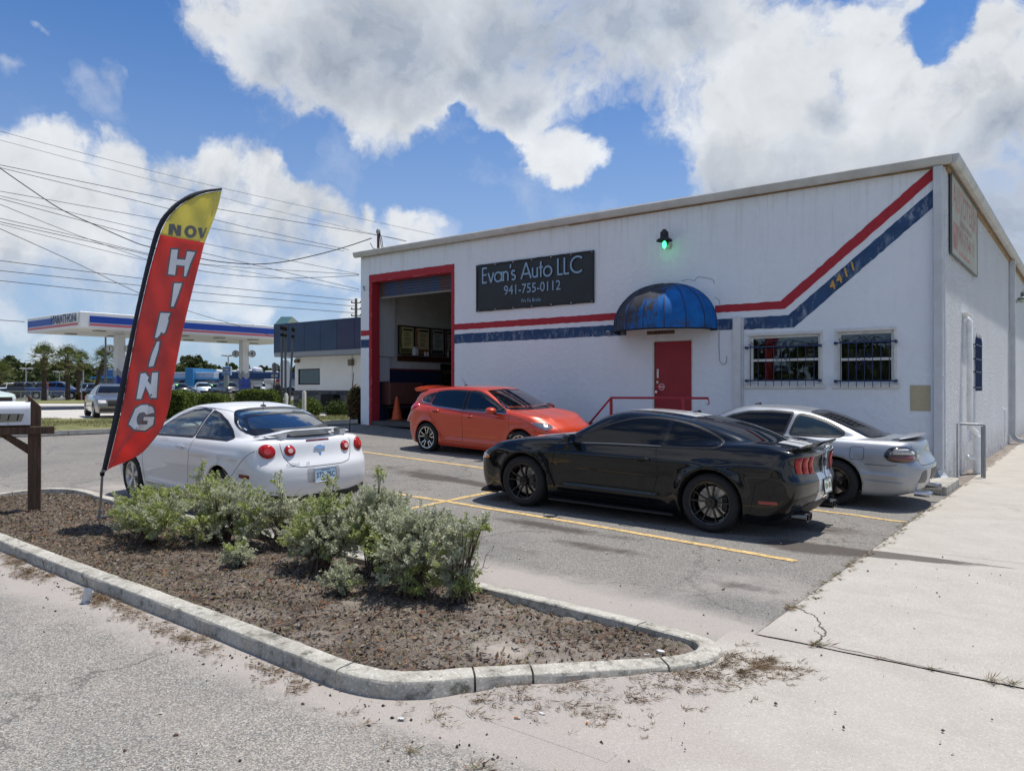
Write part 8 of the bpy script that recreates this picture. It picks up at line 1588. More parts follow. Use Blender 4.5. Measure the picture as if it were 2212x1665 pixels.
obj('numerals',b_,mat('black_numeral',(0.015,0.015,0.013),0.5),pl_);b_=MB();[b_.cyl((x,-0.161,1.19),(x,-0.163,1.19),0.006,n=8) for x in (-0.40,-0.28)];obj('rivets',b_,M_gap,bx_)
# ================================================================== beyond the lot
A2=lambda u,v,d: tuple(at(u,v,d))
def flat(u,d): p=at(u,HY,d);return p[0],p[1],float(gz(p[0],p[1]))
# lawn strip with its kerb, concrete forecourt, road beyond
VK=[(-29.0,-17.5),(-25.5,-12.8),(-21.7,-7.36),(-20.47,-4.97),(-18.6,-3.0),(-16.2,-0.75),(-15.5,0.0)]
def poly_sheet(name,poly,m,lift,step=0.5,bump=0.0):
    xs=[p[0] for p in poly];ys=[p[1] for p in poly];X=np.arange(min(xs)-step,max(xs)+step,step);Y=np.arange(min(ys)-step,max(ys)+step,step);B=[]
    for i in range(len(poly)):
        a=np.array(poly[i],float);b=np.array(poly[(i+1) % len(poly)],float);k=max(1,int(np.linalg.norm(b-a)/step));B+=[tuple(a + (b-a)*j/k) for j in range(k)]
    gx,gy=np.meshgrid(X,Y);ok=sdist(gx,gy,B)<-step*0.4;I=list(zip(gx[ok].tolist(),gy[ok].tolist()));nb=len(B)
    r=geometry.delaunay_2d_cdt([Vector(p) for p in B+I],[(i,(i+1) % nb) for i in range(nb)],[],1,1e-6);P=np.array([tuple(p) for p in r[0]]);Z=gz(P[:,0],P[:,1]) + lift + bump*(fbm(P[:,0],P[:,1],3,3)-0.5);F=[tuple(f) for f in r[2]]
    a,b,c=(P[i] for i in F[0][:3])
    if (b[0]-a[0])*(c[1]-a[1]) - (b[1]-a[1])*(c[0]-a[0])<0: F=[f[::-1] for f in F]
    me=bpy.data.meshes.new(name);me.from_pydata([(p[0],p[1],z) for p,z in zip(P,Z)],[],F);me.materials.append(m);me.polygons.foreach_set('use_smooth',[True]*len(F));me.update();o=link(name,me);o['kind']='structure';return o
far_edge=[(-15.45,7.0),(-22.5,4.0),(-28.2,-1.3),(-31.6,-4.0),(-38,-9),(-46,-16)]
poly_sheet('lawn',[(p[0]-0.12,p[1]+0.02) for p in VK] + [(-15.45,0.3)] + far_edge,GM['grass'],0.10,0.5,0.05)
kerb('lawn_kerb',VK[::-1],False,[(0.0,-0.08),(0.006,0.12),(0.03,0.14),(0.15,0.14),(0.16,0.02)],M_kerb,[(-24,-10.7),(-20.9,-5.9),(-17.5,-2.0)])
poly_sheet('forecourt',far_edge + [(-95,-45),(-95,6),(-62,40),(-34,40),(-15.45,24)],GM['apron'],0.02,2.0)
def strip(name,d0,d1,m,lift,u0=-900,u1=2600,step=3.0):
    P=[at(u,HY,d0)[:2] for u in np.linspace(u0,u1,12)] + [at(u,HY,d1)[:2] for u in np.linspace(u1,u0,12)];return poly_sheet(name,[tuple(p) for p in P],m,lift,step)
strip('road',44.5,52.5,GM['road'],0.045,-900,640);strip('concrete_verge',52.5,60,GM['apron'],0.05,-900,640);strip('grass_strip',60,80,GM['grass'],0.07,-900,700);strip('dealer_lot',80,135,GM['road'],0.06,-900,900,6.0)
r_=np.random.default_rng(8);k=26000
def lawn_blades(name,label,k,fn,h,w,mats,seed):
    r=np.random.default_rng(seed);X,Y=fn(r,k);Z=gz(X,Y) + 0.10;a=r.random(len(X))*6.283;el=0.5 + r.random(len(X))*0.9;u=np.stack([np.cos(a)*np.cos(el),np.sin(a)*np.cos(el),np.sin(el)],-1);l=h*(0.5+r.random(len(X)))[:,None];W=np.cross(u,r.normal(size=u.shape));W=W/np.linalg.norm(W,axis=1,keepdims=True)*w
    return tag(link(name,quads_mesh(name,np.stack([X,Y,Z],-1) + u*l/2,u*l/2,W,mats,r.integers(0,len(mats),len(X)))),label,'grass',kind='stuff')
lawnP=[(p[0]-0.15,p[1]+0.05) for p in VK] + far_edge
def fn(r,k): X=r.uniform(-40,-15.4,k*3);Y=r.uniform(-14,6,k*3);ok=(sdist(X,Y,lawnP)<-0.12) & (fbm(X,Y,1.1,4)>0.42);return X[ok][:k],Y[ok][:k]
lawn_blades('grass_blades','short half-dry grass on the verge strip beyond the lot',38000,fn,0.07,0.006,[M_g1,M_g2,leaf_mat('lawn_green',(0.06,0.095,0.02),(0.15,0.17,0.05))],41)
# hedges and bushes
def leafy(root,name,shape,n,size,mats,seed,zoff=0.0,cover=0.8):
    r=np.random.default_rng(seed);C=shape(r,n);k=len(C);d=r.normal(size=(k,3));d /= np.linalg.norm(d,axis=1,keepdims=True);w=np.cross(d,r.normal(size=(k,3)));w /= np.linalg.norm(w,axis=1,keepdims=True)+1e-9;s=size*(0.6+0.8*r.random(k))[:,None]
    o=link(name,quads_mesh(name,C,d*s,w*s*0.55,mats,r.integers(0,len(mats),k)),root);return o
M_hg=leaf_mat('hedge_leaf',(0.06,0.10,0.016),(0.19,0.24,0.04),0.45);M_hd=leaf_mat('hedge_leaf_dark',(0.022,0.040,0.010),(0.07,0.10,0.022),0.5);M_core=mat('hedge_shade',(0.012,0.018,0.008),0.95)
def hedge(u0,u1,d,h,dep,label,seed,n=9000):
    a=np.array(at(u0,HY,d));b=np.array(at(u1,HY,d));c=(a+b)/2;z=float(gz(c[0],c[1]));L=np.linalg.norm(b-a);ang=math.atan2((b-a)[1],(b-a)[0]);root=thing('hedge',label,'hedge',(c[0],c[1],z));root.rotation_euler=(0,0,ang)
    def shape(r,n):
        f=r.random(n);P=np.stack([(r.random(n)-0.5)*L,(r.random(n)-0.5)*dep,r.random(n)*h],-1);ax=r.integers(0,4,n);sg=np.where(r.random(n)<0.5,-1,1);P[:,0]=np.where(ax==0,sg*L/2,P[:,0]);P[:,1]=np.where(ax==1,sg*dep/2,P[:,1]);P[:,2]=np.where(ax>=2,h,P[:,2]);q=P[:,:2]/np.array([L/2,dep/2]);P[:,2] *= 1 - 0.16*np.clip(np.abs(q[:,0])**5,0,1) ;bump=0.07*(fbm(P[:,0]*2+seed,P[:,2]*2+P[:,1]*2,1.8,3)-0.5)*2;return P*(1+bump[:,None]*0.9) + r.normal(size=(n,3))*0.035 + np.array([0,0,bump.mean()])
    b_=MB();b_.bbox(-L/2+0.1,L/2-0.1,-dep/2+0.1,dep/2-0.1,0,h-0.1,0.12);obj('shade_core',b_,M_core,root);leafy(root,'foliage',shape,n,0.035,[M_hg,M_hg,M_hd],seed)  # solid dark box within the leaves: the hedge's inner shade put into colour
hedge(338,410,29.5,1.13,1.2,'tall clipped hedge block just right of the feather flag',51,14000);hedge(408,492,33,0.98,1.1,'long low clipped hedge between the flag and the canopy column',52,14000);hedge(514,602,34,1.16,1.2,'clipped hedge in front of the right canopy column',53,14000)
def bush(u,d,h,r0,label,seed,n=5000,mats=None,size=0.04):
    x,y,z=flat(u,d);root=thing('bush',label,'bush',(x,y,z))
    def shape(r,n): q=r.normal(size=(n,3));q /= np.linalg.norm(q,axis=1,keepdims=True);q *= (0.55+0.45*r.random(n)**0.5)[:,None];P=q*np.array([r0,r0,h*0.5]) + np.array([0,0,h*0.5]);return P + 0.12*r0*r.normal(size=(n,3))
    b_=MB();[b_.tube([(0,0,0),(0.2*r0*math.cos(i*1.3),0.2*r0*math.sin(i*1.3),h*0.4),(0.6*r0*math.cos(i*1.3),0.6*r0*math.sin(i*1.3),h*0.8)],[0.03,0.02,0.01],5) for i in range(5)];obj('stems',b_,M_twig,root);leafy(root,'foliage',shape,n,size,mats or [M_hg,M_hd],seed)
bush(668,32.5,0.80,0.50,'green bush beside the white bollard at the blue-topped building',61,6000);bush(735,33.0,0.62,0.62,'dark low bush against the grey stone base',62,5000,[M_hd]);bush(771,23.2,1.15,0.28,'narrow reddish bush at the left corner of the shop',63,3000,[M_hd,M_g3]);bush(602+24,45,0.5,1.2,'low yellow-green bush far behind the vent pipes',64,3000,[M_hg])
# fuel station canopy
cy0,cy1,cx0,cx1=4.9,20.5,-53.6,-45.6
ref=at(172,672,44.2);cn_=thing('canopy','white petrol station canopy with blue and red bands on two columns','canopy',(-49.6,12.5,0.45));OX=np.array(cn_.location)
n0=at(172,HY,44.0);zt=1.71 + 166/F_PX*44.0;zb=1.71 + 131/F_PX*44.0
X1c=n0[0];Y0c=n0[1];X0c=X1c - 7.7;Y1c=Y0c + 17.0;M_cw=mat('canopy_white',(0.62,0.63,0.63),0.45,var=0.04,vscale=1.0,dirt=0.1);M_cb=mat('canopy_blue',(0.008,0.045,0.29),0.4);M_cr=mat('canopy_red',(0.47,0.06,0.10),0.4)
L_=lambda *a: (a[0]-OX[0],a[1]-OX[0],a[2]-OX[1],a[3]-OX[1],a[4]-OX[2],a[5]-OX[2])
b_=MB();b_.bbox(*L_(X0c,X1c,Y0c,Y1c,zb,zt),0.03);obj('canopy_roof',b_,M_cw,cn_);H_=zt - zb
b_=MB();b_.box(*L_(X1c+0.002,X1c+0.03,Y0c+0.55,Y1c-0.1,zb+H_*0.34,zb+H_*0.76));obj('blue_band',b_,M_cb,cn_);b_=MB();b_.box(*L_(X1c+0.002,X1c+0.03,Y0c+0.55,Y1c-0.1,zb+H_*0.16,zb+H_*0.27));obj('red_band',b_,M_cr,cn_)
b_=MB();b_.box(*L_(X0c+0.15,X0c+4.2,Y0c-0.03,Y0c-0.002,zb+H_*0.36,zb+H_*0.78));obj('blue_band',b_,M_cb,cn_);b_=MB();b_.box(*L_(X0c+0.15,X1c-0.25,Y0c-0.03,Y0c-0.002,zb+H_*0.17,zb+H_*0.29));obj('red_band',b_,M_cr,cn_)
b_=MB();b_.box(*L_(X0c+4.2,X1c-0.1,Y0c-0.10,Y0c-0.002,zb+H_*0.36,zb+H_*0.90));obj('name_panel',b_,M_cw,cn_);b_=MB();put_text(b_,'MARATHON',(X0c+5.80-OX[0],Y0c-0.16-OX[1],zb+H_*0.60-OX[2]),(1,0,0),(0,0,1),0.74,extr=0.01,xs=0.84,spacing=1.0);obj('name_letters',b_,mat('name_navy',(0.012,0.035,0.12),0.5),cn_)
for i,yy in enumerate(np.linspace(Y0c+1.8,Y1c-1.8,6)):
    for xx in (X0c+2.0,X1c-1.6): b_=MB();b_.bbox(*L_(xx-0.3,xx+0.3,yy-0.3,yy+0.3,zb-0.07,zb-0.001),0.02);obj('downlight',b_,mat('downlight_grey',(0.25,0.25,0.24),0.5),cn_)
xc=(X0c+X1c)/2 + 0.3
def col_at(u):
    t=(xc - CAM[0])/(FW + RT*(u-CX)/F_PX)[0];return (CAM + t*(FW + RT*(u-CX)/F_PX))[1]
for u,nums in ((258,'12'),(527,'34')):
    yy=col_at(u);z0=float(gz(xc,yy));b_=MB();w=0.27;b_.bbox(*L_(xc-w,xc+w,yy-w,yy+w,z0+1.5,zb-0.002),0.03);c_=obj('column',b_,M_cw,cn_)
    b_=MB();b_.bbox(*L_(xc-w-0.01,xc+w+0.01,yy-w-0.01,yy+w+0.01,z0,z0+1.5),0.03)
    for s_ in (0,1):
        P=[(-w-0.012,1.45),(w+0.012,1.45),(w+0.012,2.05),(0,1.62),(-w-0.012,2.05)]
    obj('column_base',b_,M_cb,c_)
    for ax in (0,1):
        b_=MB();P=[(-w-0.004,1.5),(w+0.004,1.5),(w+0.004,2.15),(0,1.92),(-w-0.004,2.15)];Q=[(-w-0.004,2.15),(0,1.92),(w+0.004,2.15),(w+0.004,2.6),(0,2.32),(-w-0.004,2.6)]
        for PP,mm,nm,of_ in ((P,M_cb,'blue_chevron',0.016),(Q,mat('chevron_grey',(0.28,0.29,0.31),0.5),'grey_chevron',0.018)):
            b_=MB()
            if ax==0: b_.prism([(p[0]+xc-OX[0],p[1]+z0-OX[2]) for p in PP],yy-w-of_-OX[1],yy-w-0.002-OX[1],'y')
            else: b_.prism([(p[0]+yy-OX[1],p[1]+z0-OX[2]) for p in PP],xc+w+0.002-OX[0],xc+w+of_-OX[0],'x')
            obj(nm,b_,mm,c_)
    for s_,nn in zip((-1,1),nums):
        cxx=np.array([xc,yy]) + RT[:2]*s_*0.62;b_=MB();d_=FW[:2]
        ctr=np.array([cxx[0],cxx[1],z0+2.9+ (0.9 if False else 0.95)]) - OX;q0=ctr - np.array([*d_,0])*0.06;q1=ctr + np.array([*d_,0])*0.06;b_.cyl(q1,q0,0.26,n=24);dd=obj('number_disc',b_,mat('disc_grey',(0.30,0.31,0.31),0.5),c_)
        b_=MB();b_.cyl(q0 - np.array([*d_,0])*0.001,q0 - np.array([*d_,0])*0.01,0.20,n=24);obj('disc_face',b_,mat('disc_face',(0.5,0.52,0.5),0.5),c_);b_=MB();put_text(b_,nn,q0 - np.array([*d_,0])*0.016,RT,(0,0,1),0.36,bold=0.012);obj('disc_number',b_,M_cb,c_)
        b_=MB();b_.cyl(ctr,np.array([xc,yy,z0+3.85]) - OX,0.06,n=8);obj('disc_arm',b_,M_cw,c_)
for u,lb in ((258,'fuel pump beside the left canopy column'),(527,'fuel pump with a black hose beside the right canopy column'),(592,'white fuel pump seen left of the vent pipes')):
    if u==592: x,y,z=flat(592,47)
    else: y=col_at(u) + 0.9;x=xc;z=float(gz(x,y))
    p_=thing('fuel_pump',lb,'fuel pump',(x,y,z));b_=MB();b_.bbox(-0.3,0.3,-0.45,0.45,0,1.55,0.03);obj('cabinet',b_,M_cw if u!=258 else M_cb,p_);b_=MB();b_.bbox(-0.36,0.36,-0.52,0.52,1.552,1.85,0.04);obj('pump_head',b_,mat('pump_grey',(0.35,0.36,0.37),0.5),p_);b_=MB();b_.tube([(0.34,-0.3,1.5),(0.5,-0.35,0.9),(0.45,-0.4,0.4),(0.38,-0.2,0.8),(0.33,-0.1,1.1)],0.025,6);obj('hose',b_,M_gap,p_);b_=MB();b_.box(0.301,0.31,-0.3,0.3,1.0,1.4);obj('display',b_,M_tint,p_)
# blue-topped building
bb_=thing('blue_topped_building','low white building with a dark blue metal parapet and grey stone base','building',(0,0,0));M_bp=mat('dark_blue_metal',(0.012,0.035,0.085),0.45,0.1,var=0.2,vscale=0.8);M_bp2=mat('purple_blue_metal',(0.022,0.025,0.07),0.5,0.1,var=0.15,vscale=0.8)
pL=at(593,HY,41.2);yB=pL[1];xL=pL[0];zB0=1.71 + 70/F_PX*41.2;zB1=1.71 + 138/F_PX*41.2;xR=-15.6
npn=14;pw=1.32
for i in range(npn):
    x0=xL + i*pw;b_=MB();b_.bbox(x0+0.008,x0+pw-0.008,yB-0.03,yB+0.05,zB0+0.16,zB1-0.1,0.008);obj('parapet_panel',b_,M_bp2 if i in (4,5,6) else M_bp,bb_)
b_=MB();b_.box(xL,xL+npn*pw,yB+0.05,yB+8,zB0+0.2,zB1-0.14);b_.bbox(xL-0.03,xL+npn*pw,yB-0.05,yB+0.12,zB1-0.1,zB1-0.02,0.01);b_.box(xL-0.03,xL,yB-0.03,yB+8,zB0+0.1,zB1-0.03);obj('roof_block',b_,M_bp,bb_)
b_=MB();b_.bbox(xL-0.02,xL+npn*pw,yB-0.02,yB+8.0,zB0-0.08,zB0+0.155,0.01);obj('grey_fascia',b_,mat('grey_fascia',(0.22,0.24,0.26),0.6),bb_)
yW=yB + 1.1;t_=(yW-CAM[1])/(FW + RT*(637-CX)/F_PX)[1];xW=(CAM + t_*(FW + RT*(637-CX)/F_PX))[0];zg=0.45
def bw(u): t=(yW-CAM[1])/(FW + RT*(u-CX)/F_PX)[1];return (CAM + t*(FW + RT*(u-CX)/F_PX))[0],t
xa,da=bw(644);xb_,db=bw(691);wz0=1.71 - (838-799)/F_PX*0 ;z_hi=1.71 + (838-797)/F_PX*da;z_lo=1.71 + (838-831)/F_PX*da;zdado=1.71 - (843-838)/F_PX*da
b_=MB();wall_holes(b_,xW,xR,zdado,zB0-0.08,[(xa,xb_,z_lo,z_hi)],yW,yW+0.2);b_.box(xW,xW+0.2,yW+0.2,yW+7,zg-0.3,zB0-0.085);obj('white_wall',b_,mat('white_render',(0.70,0.70,0.67),0.8,var=0.05,vscale=1),bb_)
b_=MB();wx=xW;i_=0
rr_=random.Random(4)
z=zg - 0.2
M_st=[mat('stone_grey_%d' % i,c,0.85,var=0.2,vscale=4) for i,c in enumerate([(0.085,0.085,0.09),(0.12,0.12,0.125),(0.06,0.062,0.07)])]
sb=MB()
while z<zdado - 0.02:
    h=min(0.22,zdado - z);x=xW - 0.06
    while x<xR: w=0.35 + 0.35*rr_.random();sb.bbox(x,min(x+w-0.01,xR),yW-0.06,yW+0.15,z,z+h-0.01,0.01,rr_.randrange(3));x+=w
    z+=h
o=obj('stone_base',sb,M_st,bb_);o['kind']='stuff'
f_=MB();
for (a0,a1,b0,b1) in ((xa,xb_,z_hi-0.06,z_hi),(xa,xb_,z_lo,z_lo+0.06),(xa,xa+0.06,z_lo+0.06,z_hi-0.06),(xb_-0.06,xb_,z_lo+0.06,z_hi-0.06)): f_.box(a0,a1,yW+0.02,yW+0.08,b0,b1)
wn=obj('window',f_,M_gap,bb_);f_=MB();f_.box(xa+0.06,xb_-0.06,yW+0.04,yW+0.045,z_lo+0.06,z_hi-0.06);obj('pane',f_,see_glass('kiosk_glass',(0.5,0.52,0.5),0.5),wn);f_=MB();f_.box(xa-0.5,xb_+0.5,yW+1.4,yW+1.5,z_lo-0.5,z_hi+0.5);obj('room_back',f_,mat('room_dim',(0.05,0.055,0.055),0.8),bb_)
f_=MB();[f_.cyl((xa+0.25+0.13*i,yW+0.3,z_lo),(xa+0.25+0.13*i,yW+0.3,z_lo+0.12+0.14*((i*7) % 3)/2),0.05,n=10) for i in range(9)];obj('sill_cups',f_,M_trimw,bb_)
f_=MB();f_.bbox(xa-0.2,xa+0.15,yW-0.15,yW-0.002,zB0-0.38,zB0-0.2,0.02);obj('wall_flood',f_,mat('rust_fitting',(0.14,0.09,0.06),0.7),bb_);xq,dq=bw(761);f_=MB();f_.bbox(xq-0.16,xq+0.16,yW-0.2,yW-0.002,zB0-0.62,zB0-0.3,0.03);obj('wall_speaker',f_,mat('brown_fitting',(0.16,0.13,0.10),0.7),bb_);f_=MB();f_.tube([(xq,yW-0.01,zB0-0.1),(xq,yW-0.01,zB0-1.8)],0.012,4);obj('cable',f_,mat('grey_cable',(0.30,0.31,0.32),0.6),bb_)
xq,dq=bw(722);f_=MB();f_.bbox(xq-0.5,xq+0.55,yW-0.5,yW-0.07,zg,zdado-0.2,0.03);obj('dark_unit',f_,M_gap,bb_)
ga=thing('roof_gable','pale turquoise gabled roof peak behind the blue parapet','roof',A2(623,700,46));
g0=lambda u,v,d=46: np.array(at(u,v,d)) - np.array(ga.location)
b_=MB();V=[g0(592,701),g0(607,684),g0(631,684),g0(617,703),g0(654,703),g0(607,684,49),g0(631,684,49)];b_.add([V[0],V[1],V[2],V[3]],[(0,3,2,1)]);obj('roof_slope',b_,mat('turquoise_roof',(0.22,0.42,0.44),0.5),ga);b_=MB();b_.add([V[3],V[2],V[4]],[(0,2,1)]);b_.add([V[2],V[4],g0(640,703,50)],[(0,1,2)]);obj('gable_wall',b_,mat('pale_yellow_gable',(0.55,0.60,0.42),0.7),ga)
# vent pipes, bollards, signs seen from behind
for i,(u,vt,ub,lb) in enumerate(((608.6,707,608.6,'left one of three tall vent pipes before the blue parapet'),(616.5,709,616.8,'middle one of three tall vent pipes before the blue parapet'),(633.5,711,623.5,'leaning right-hand vent pipe before the blue parapet'))):
    d=34.5;x,y,z=flat(ub,d);top=np.array(at(u,vt,d));p_=thing('vent_pipe',lb,'pipe',(x,y,z));b_=MB();o_=np.array([x,y,z]);b_.cyl((0,0,-0.1),top-o_,0.05,n=10);obj('pipe',b_,mat('dark_galvanised',(0.10,0.11,0.12),0.5,0.4),p_,True);b_=MB();tq=(top-o_);b_.cyl(tq*0.90,tq*0.93,0.08,n=10);b_.lathe([(0.07,-0.12),(0.09,-0.02),(0.09,0.04),(0.05,0.1),(0,0.1)],12,c=tuple(tq));obj('vent_cap',b_,M_gap,p_,True)
    if i==0: b_=MB();q=np.array(at(608.6,772,d))-o_;q2=np.array(at(630,772,d))-o_;b_.cyl(q,q2,0.035,n=8);obj('cross_bar',b_,M_galv,p_)
for (u,d,lb) in ((618,34,'white bollard at the foot of the vent pipes'),(657,30.5,'white bollard beside the round green bush')): x,y,z=flat(u,d);p_=thing('bollard',lb,'bollard',(x,y,z));b_=MB();b_.lathe([(0.085,-0.05),(0.085,0.98 if d>32 else 1.06),(0.06,1.04 if d>32 else 1.12),(0,1.06 if d>32 else 1.13)],16);obj('post',b_,mat('cream_bollard',(0.52,0.51,0.47),0.6),p_,True)
def back_sign(u0,u1,v0,v1,d,col,label,post=True,rnd=0.15):
    a=np.array(at((u0+u1)/2,(v0+v1)/2,d));x,y=a[:2];z=float(gz(x,y));r_=thing('sign_back',label,'sign',(x,y,z));r_.rotation_euler=(0,0,ang);w=(u1-u0)/F_PX*d;h=(v1-v0)/F_PX*d;zc_=a[2]-z
    b_=MB();b_.prism(rnd_poly([(-w/2,zc_-h/2),(w/2,zc_-h/2),(w/2,zc_+h/2),(-w/2,zc_+h/2)],rnd),-0.03,0.03,'y');obj('panel',b_,mat('sign_back_'+label.split()[0],col,0.5),r_)
    if post: b_=MB();b_.cyl((0,-0.06,-0.05),(0,-0.06,zc_+h*0.55),0.04,n=8);obj('post',b_,mat('dark_galvanised',(0.10,0.11,0.12),0.5,0.4),r_)
back_sign(605,626,778,838,40,(0.50,0.53,0.56),'large rounded pale sign panel seen from behind the vent pipes',False,0.3);back_sign(587.5,599,784,804,42,(0.17,0.18,0.19),'dark grey square sign back on a post left of the vent pipes');back_sign(586,599.5,808.5,815,46,(0.25,0.26,0.27),'small grey canopy top above the white fuel pump',False,0.02)
wh=thing('whip_antenna','thin whip antenna standing near the left corner of the shop','antenna',A2(755,985,20.0));b_=MB();q=np.array(at(756,985,20)) ;zg_=float(gz(q[0],q[1]));wh.location=(q[0],q[1],zg_);b_.tube([(0,0,0),tuple(np.array(at(755.5,920,20)) - np.array(wh.location)),tuple(np.array(at(764,805,20)) - np.array(wh.location))],[0.014,0.012,0.008],6);obj('whip',b_,M_gap,wh)
# person at the pump (one continuous figure)
def figure(u,d,hgt,label):
    x,y,z=flat(u,d);root=thing('person',label,'person',(x,y,z));root.rotation_euler=(0,0,ang + 2.2);s=hgt/1.75
    caps=[((0,0,0.95),(0.03,0,1.38),0.15,0.17),((0.03,0,1.38),(0.05,0,1.52),0.06,0.055),((0.06,0,1.60),(0.07,0,1.66),0.10,0.105),((0,0.09,0.92),(0.04,0.11,0.5),0.095,0.065),((0.04,0.11,0.5),(-0.02,0.12,0.08),0.06,0.045),((0,-0.09,0.92),(-0.03,-0.12,0.5),0.095,0.065),((-0.03,-0.12,0.5),(-0.08,-0.13,0.08),0.06,0.045),((-0.02,0.12,0.05),(0.14,0.13,0.04),0.045,0.04),((-0.08,-0.13,0.05),(0.08,-0.14,0.04),0.045,0.04),((0.03,0.2,1.38),(0.06,0.27,1.10),0.055,0.045),((0.06,0.27,1.10),(0.28,0.22,1.02),0.042,0.033),((0.03,-0.2,1.38),(0.04,-0.27,1.10),0.055,0.045),((0.04,-0.27,1.10),(0.16,-0.25,0.88),0.042,0.033),((0.0,0.2,1.38),(0.0,-0.2,1.38),0.06,0.06)]
    for i,(hx,hy,hz,dx,dy,dz) in enumerate(((0.28,0.22,1.02,1,0,-0.1),(0.16,-0.25,0.88,0.5,0,-0.85))):
        for k in range(5): o_=(k-2)*0.018;L=(0.07,0.085,0.09,0.085,0.065)[k];caps.append(((hx,hy+o_,hz),(hx+dx*L,hy+o_*1.4,hz+dz*L),0.014,0.009))
    h=0.022;xs=np.arange(-0.3,0.5,h);ys=np.arange(-0.42,0.42,h);zs=np.arange(-0.04,1.82,h);Xg,Yg,Zg=np.meshgrid(xs,ys,zs,indexing='ij');F_=np.full(Xg.shape,9.0)
    for a,b,r0,r1 in caps:
        a=np.array(a);b=np.array(b);e=b-a;t=np.clip(((Xg-a[0])*e[0]+(Yg-a[1])*e[1]+(Zg-a[2])*e[2])/(e@e),0,1);dd=np.sqrt((Xg-a[0]-e[0]*t)**2+(Yg-a[1]-e[1]*t)**2+(Zg-a[2]-e[2]*t)**2) - (r0+(r1-r0)*t);F_=smin(F_,dd,0.05)
    V,Q=surface_nets(F_);V=(V*h + np.array([xs[0],ys[0],zs[0]]))*s;me=np_mesh('body',V,Q,None,[mat('skin',(0.30,0.16,0.10),0.6),mat('dark_clothes',(0.02,0.02,0.025),0.8),mat('pale_trousers',(0.30,0.30,0.30),0.8)])
    c=V[Q].mean(1)/s;mi=np.zeros(len(Q),int);mi[(c[:,2]<1.50) & (c[:,2]>0.93)]=1;mi[(c[:,2]<=0.93)]=2;mi[(c[:,2]<0.09)]=1;mi[(np.abs(c[:,1])>0.17) & (c[:,2]<1.12)]=0
    if len(me.polygons)==len(mi): me.polygons.foreach_set('material_index',mi.astype(np.int32))
    link('body',me,root);b_=MB();b_.lathe([(0.118,1.64),(0.12,1.70),(0.10,1.76),(0.05,1.79),(0,1.795)],16,c=(0.065,0,0));b_.bbox(0.15,0.26,-0.07,0.07,1.64,1.655,0.005);b_.v=[(a*s,b*s,c*s) for a,b,c in b_.v];obj('cap',b_,mat('dark_red_cap',(0.25,0.03,0.03),0.8),root,True)
figure(601,45.5,1.78,'person in a dark red cap and dark top beside the white fuel pump')
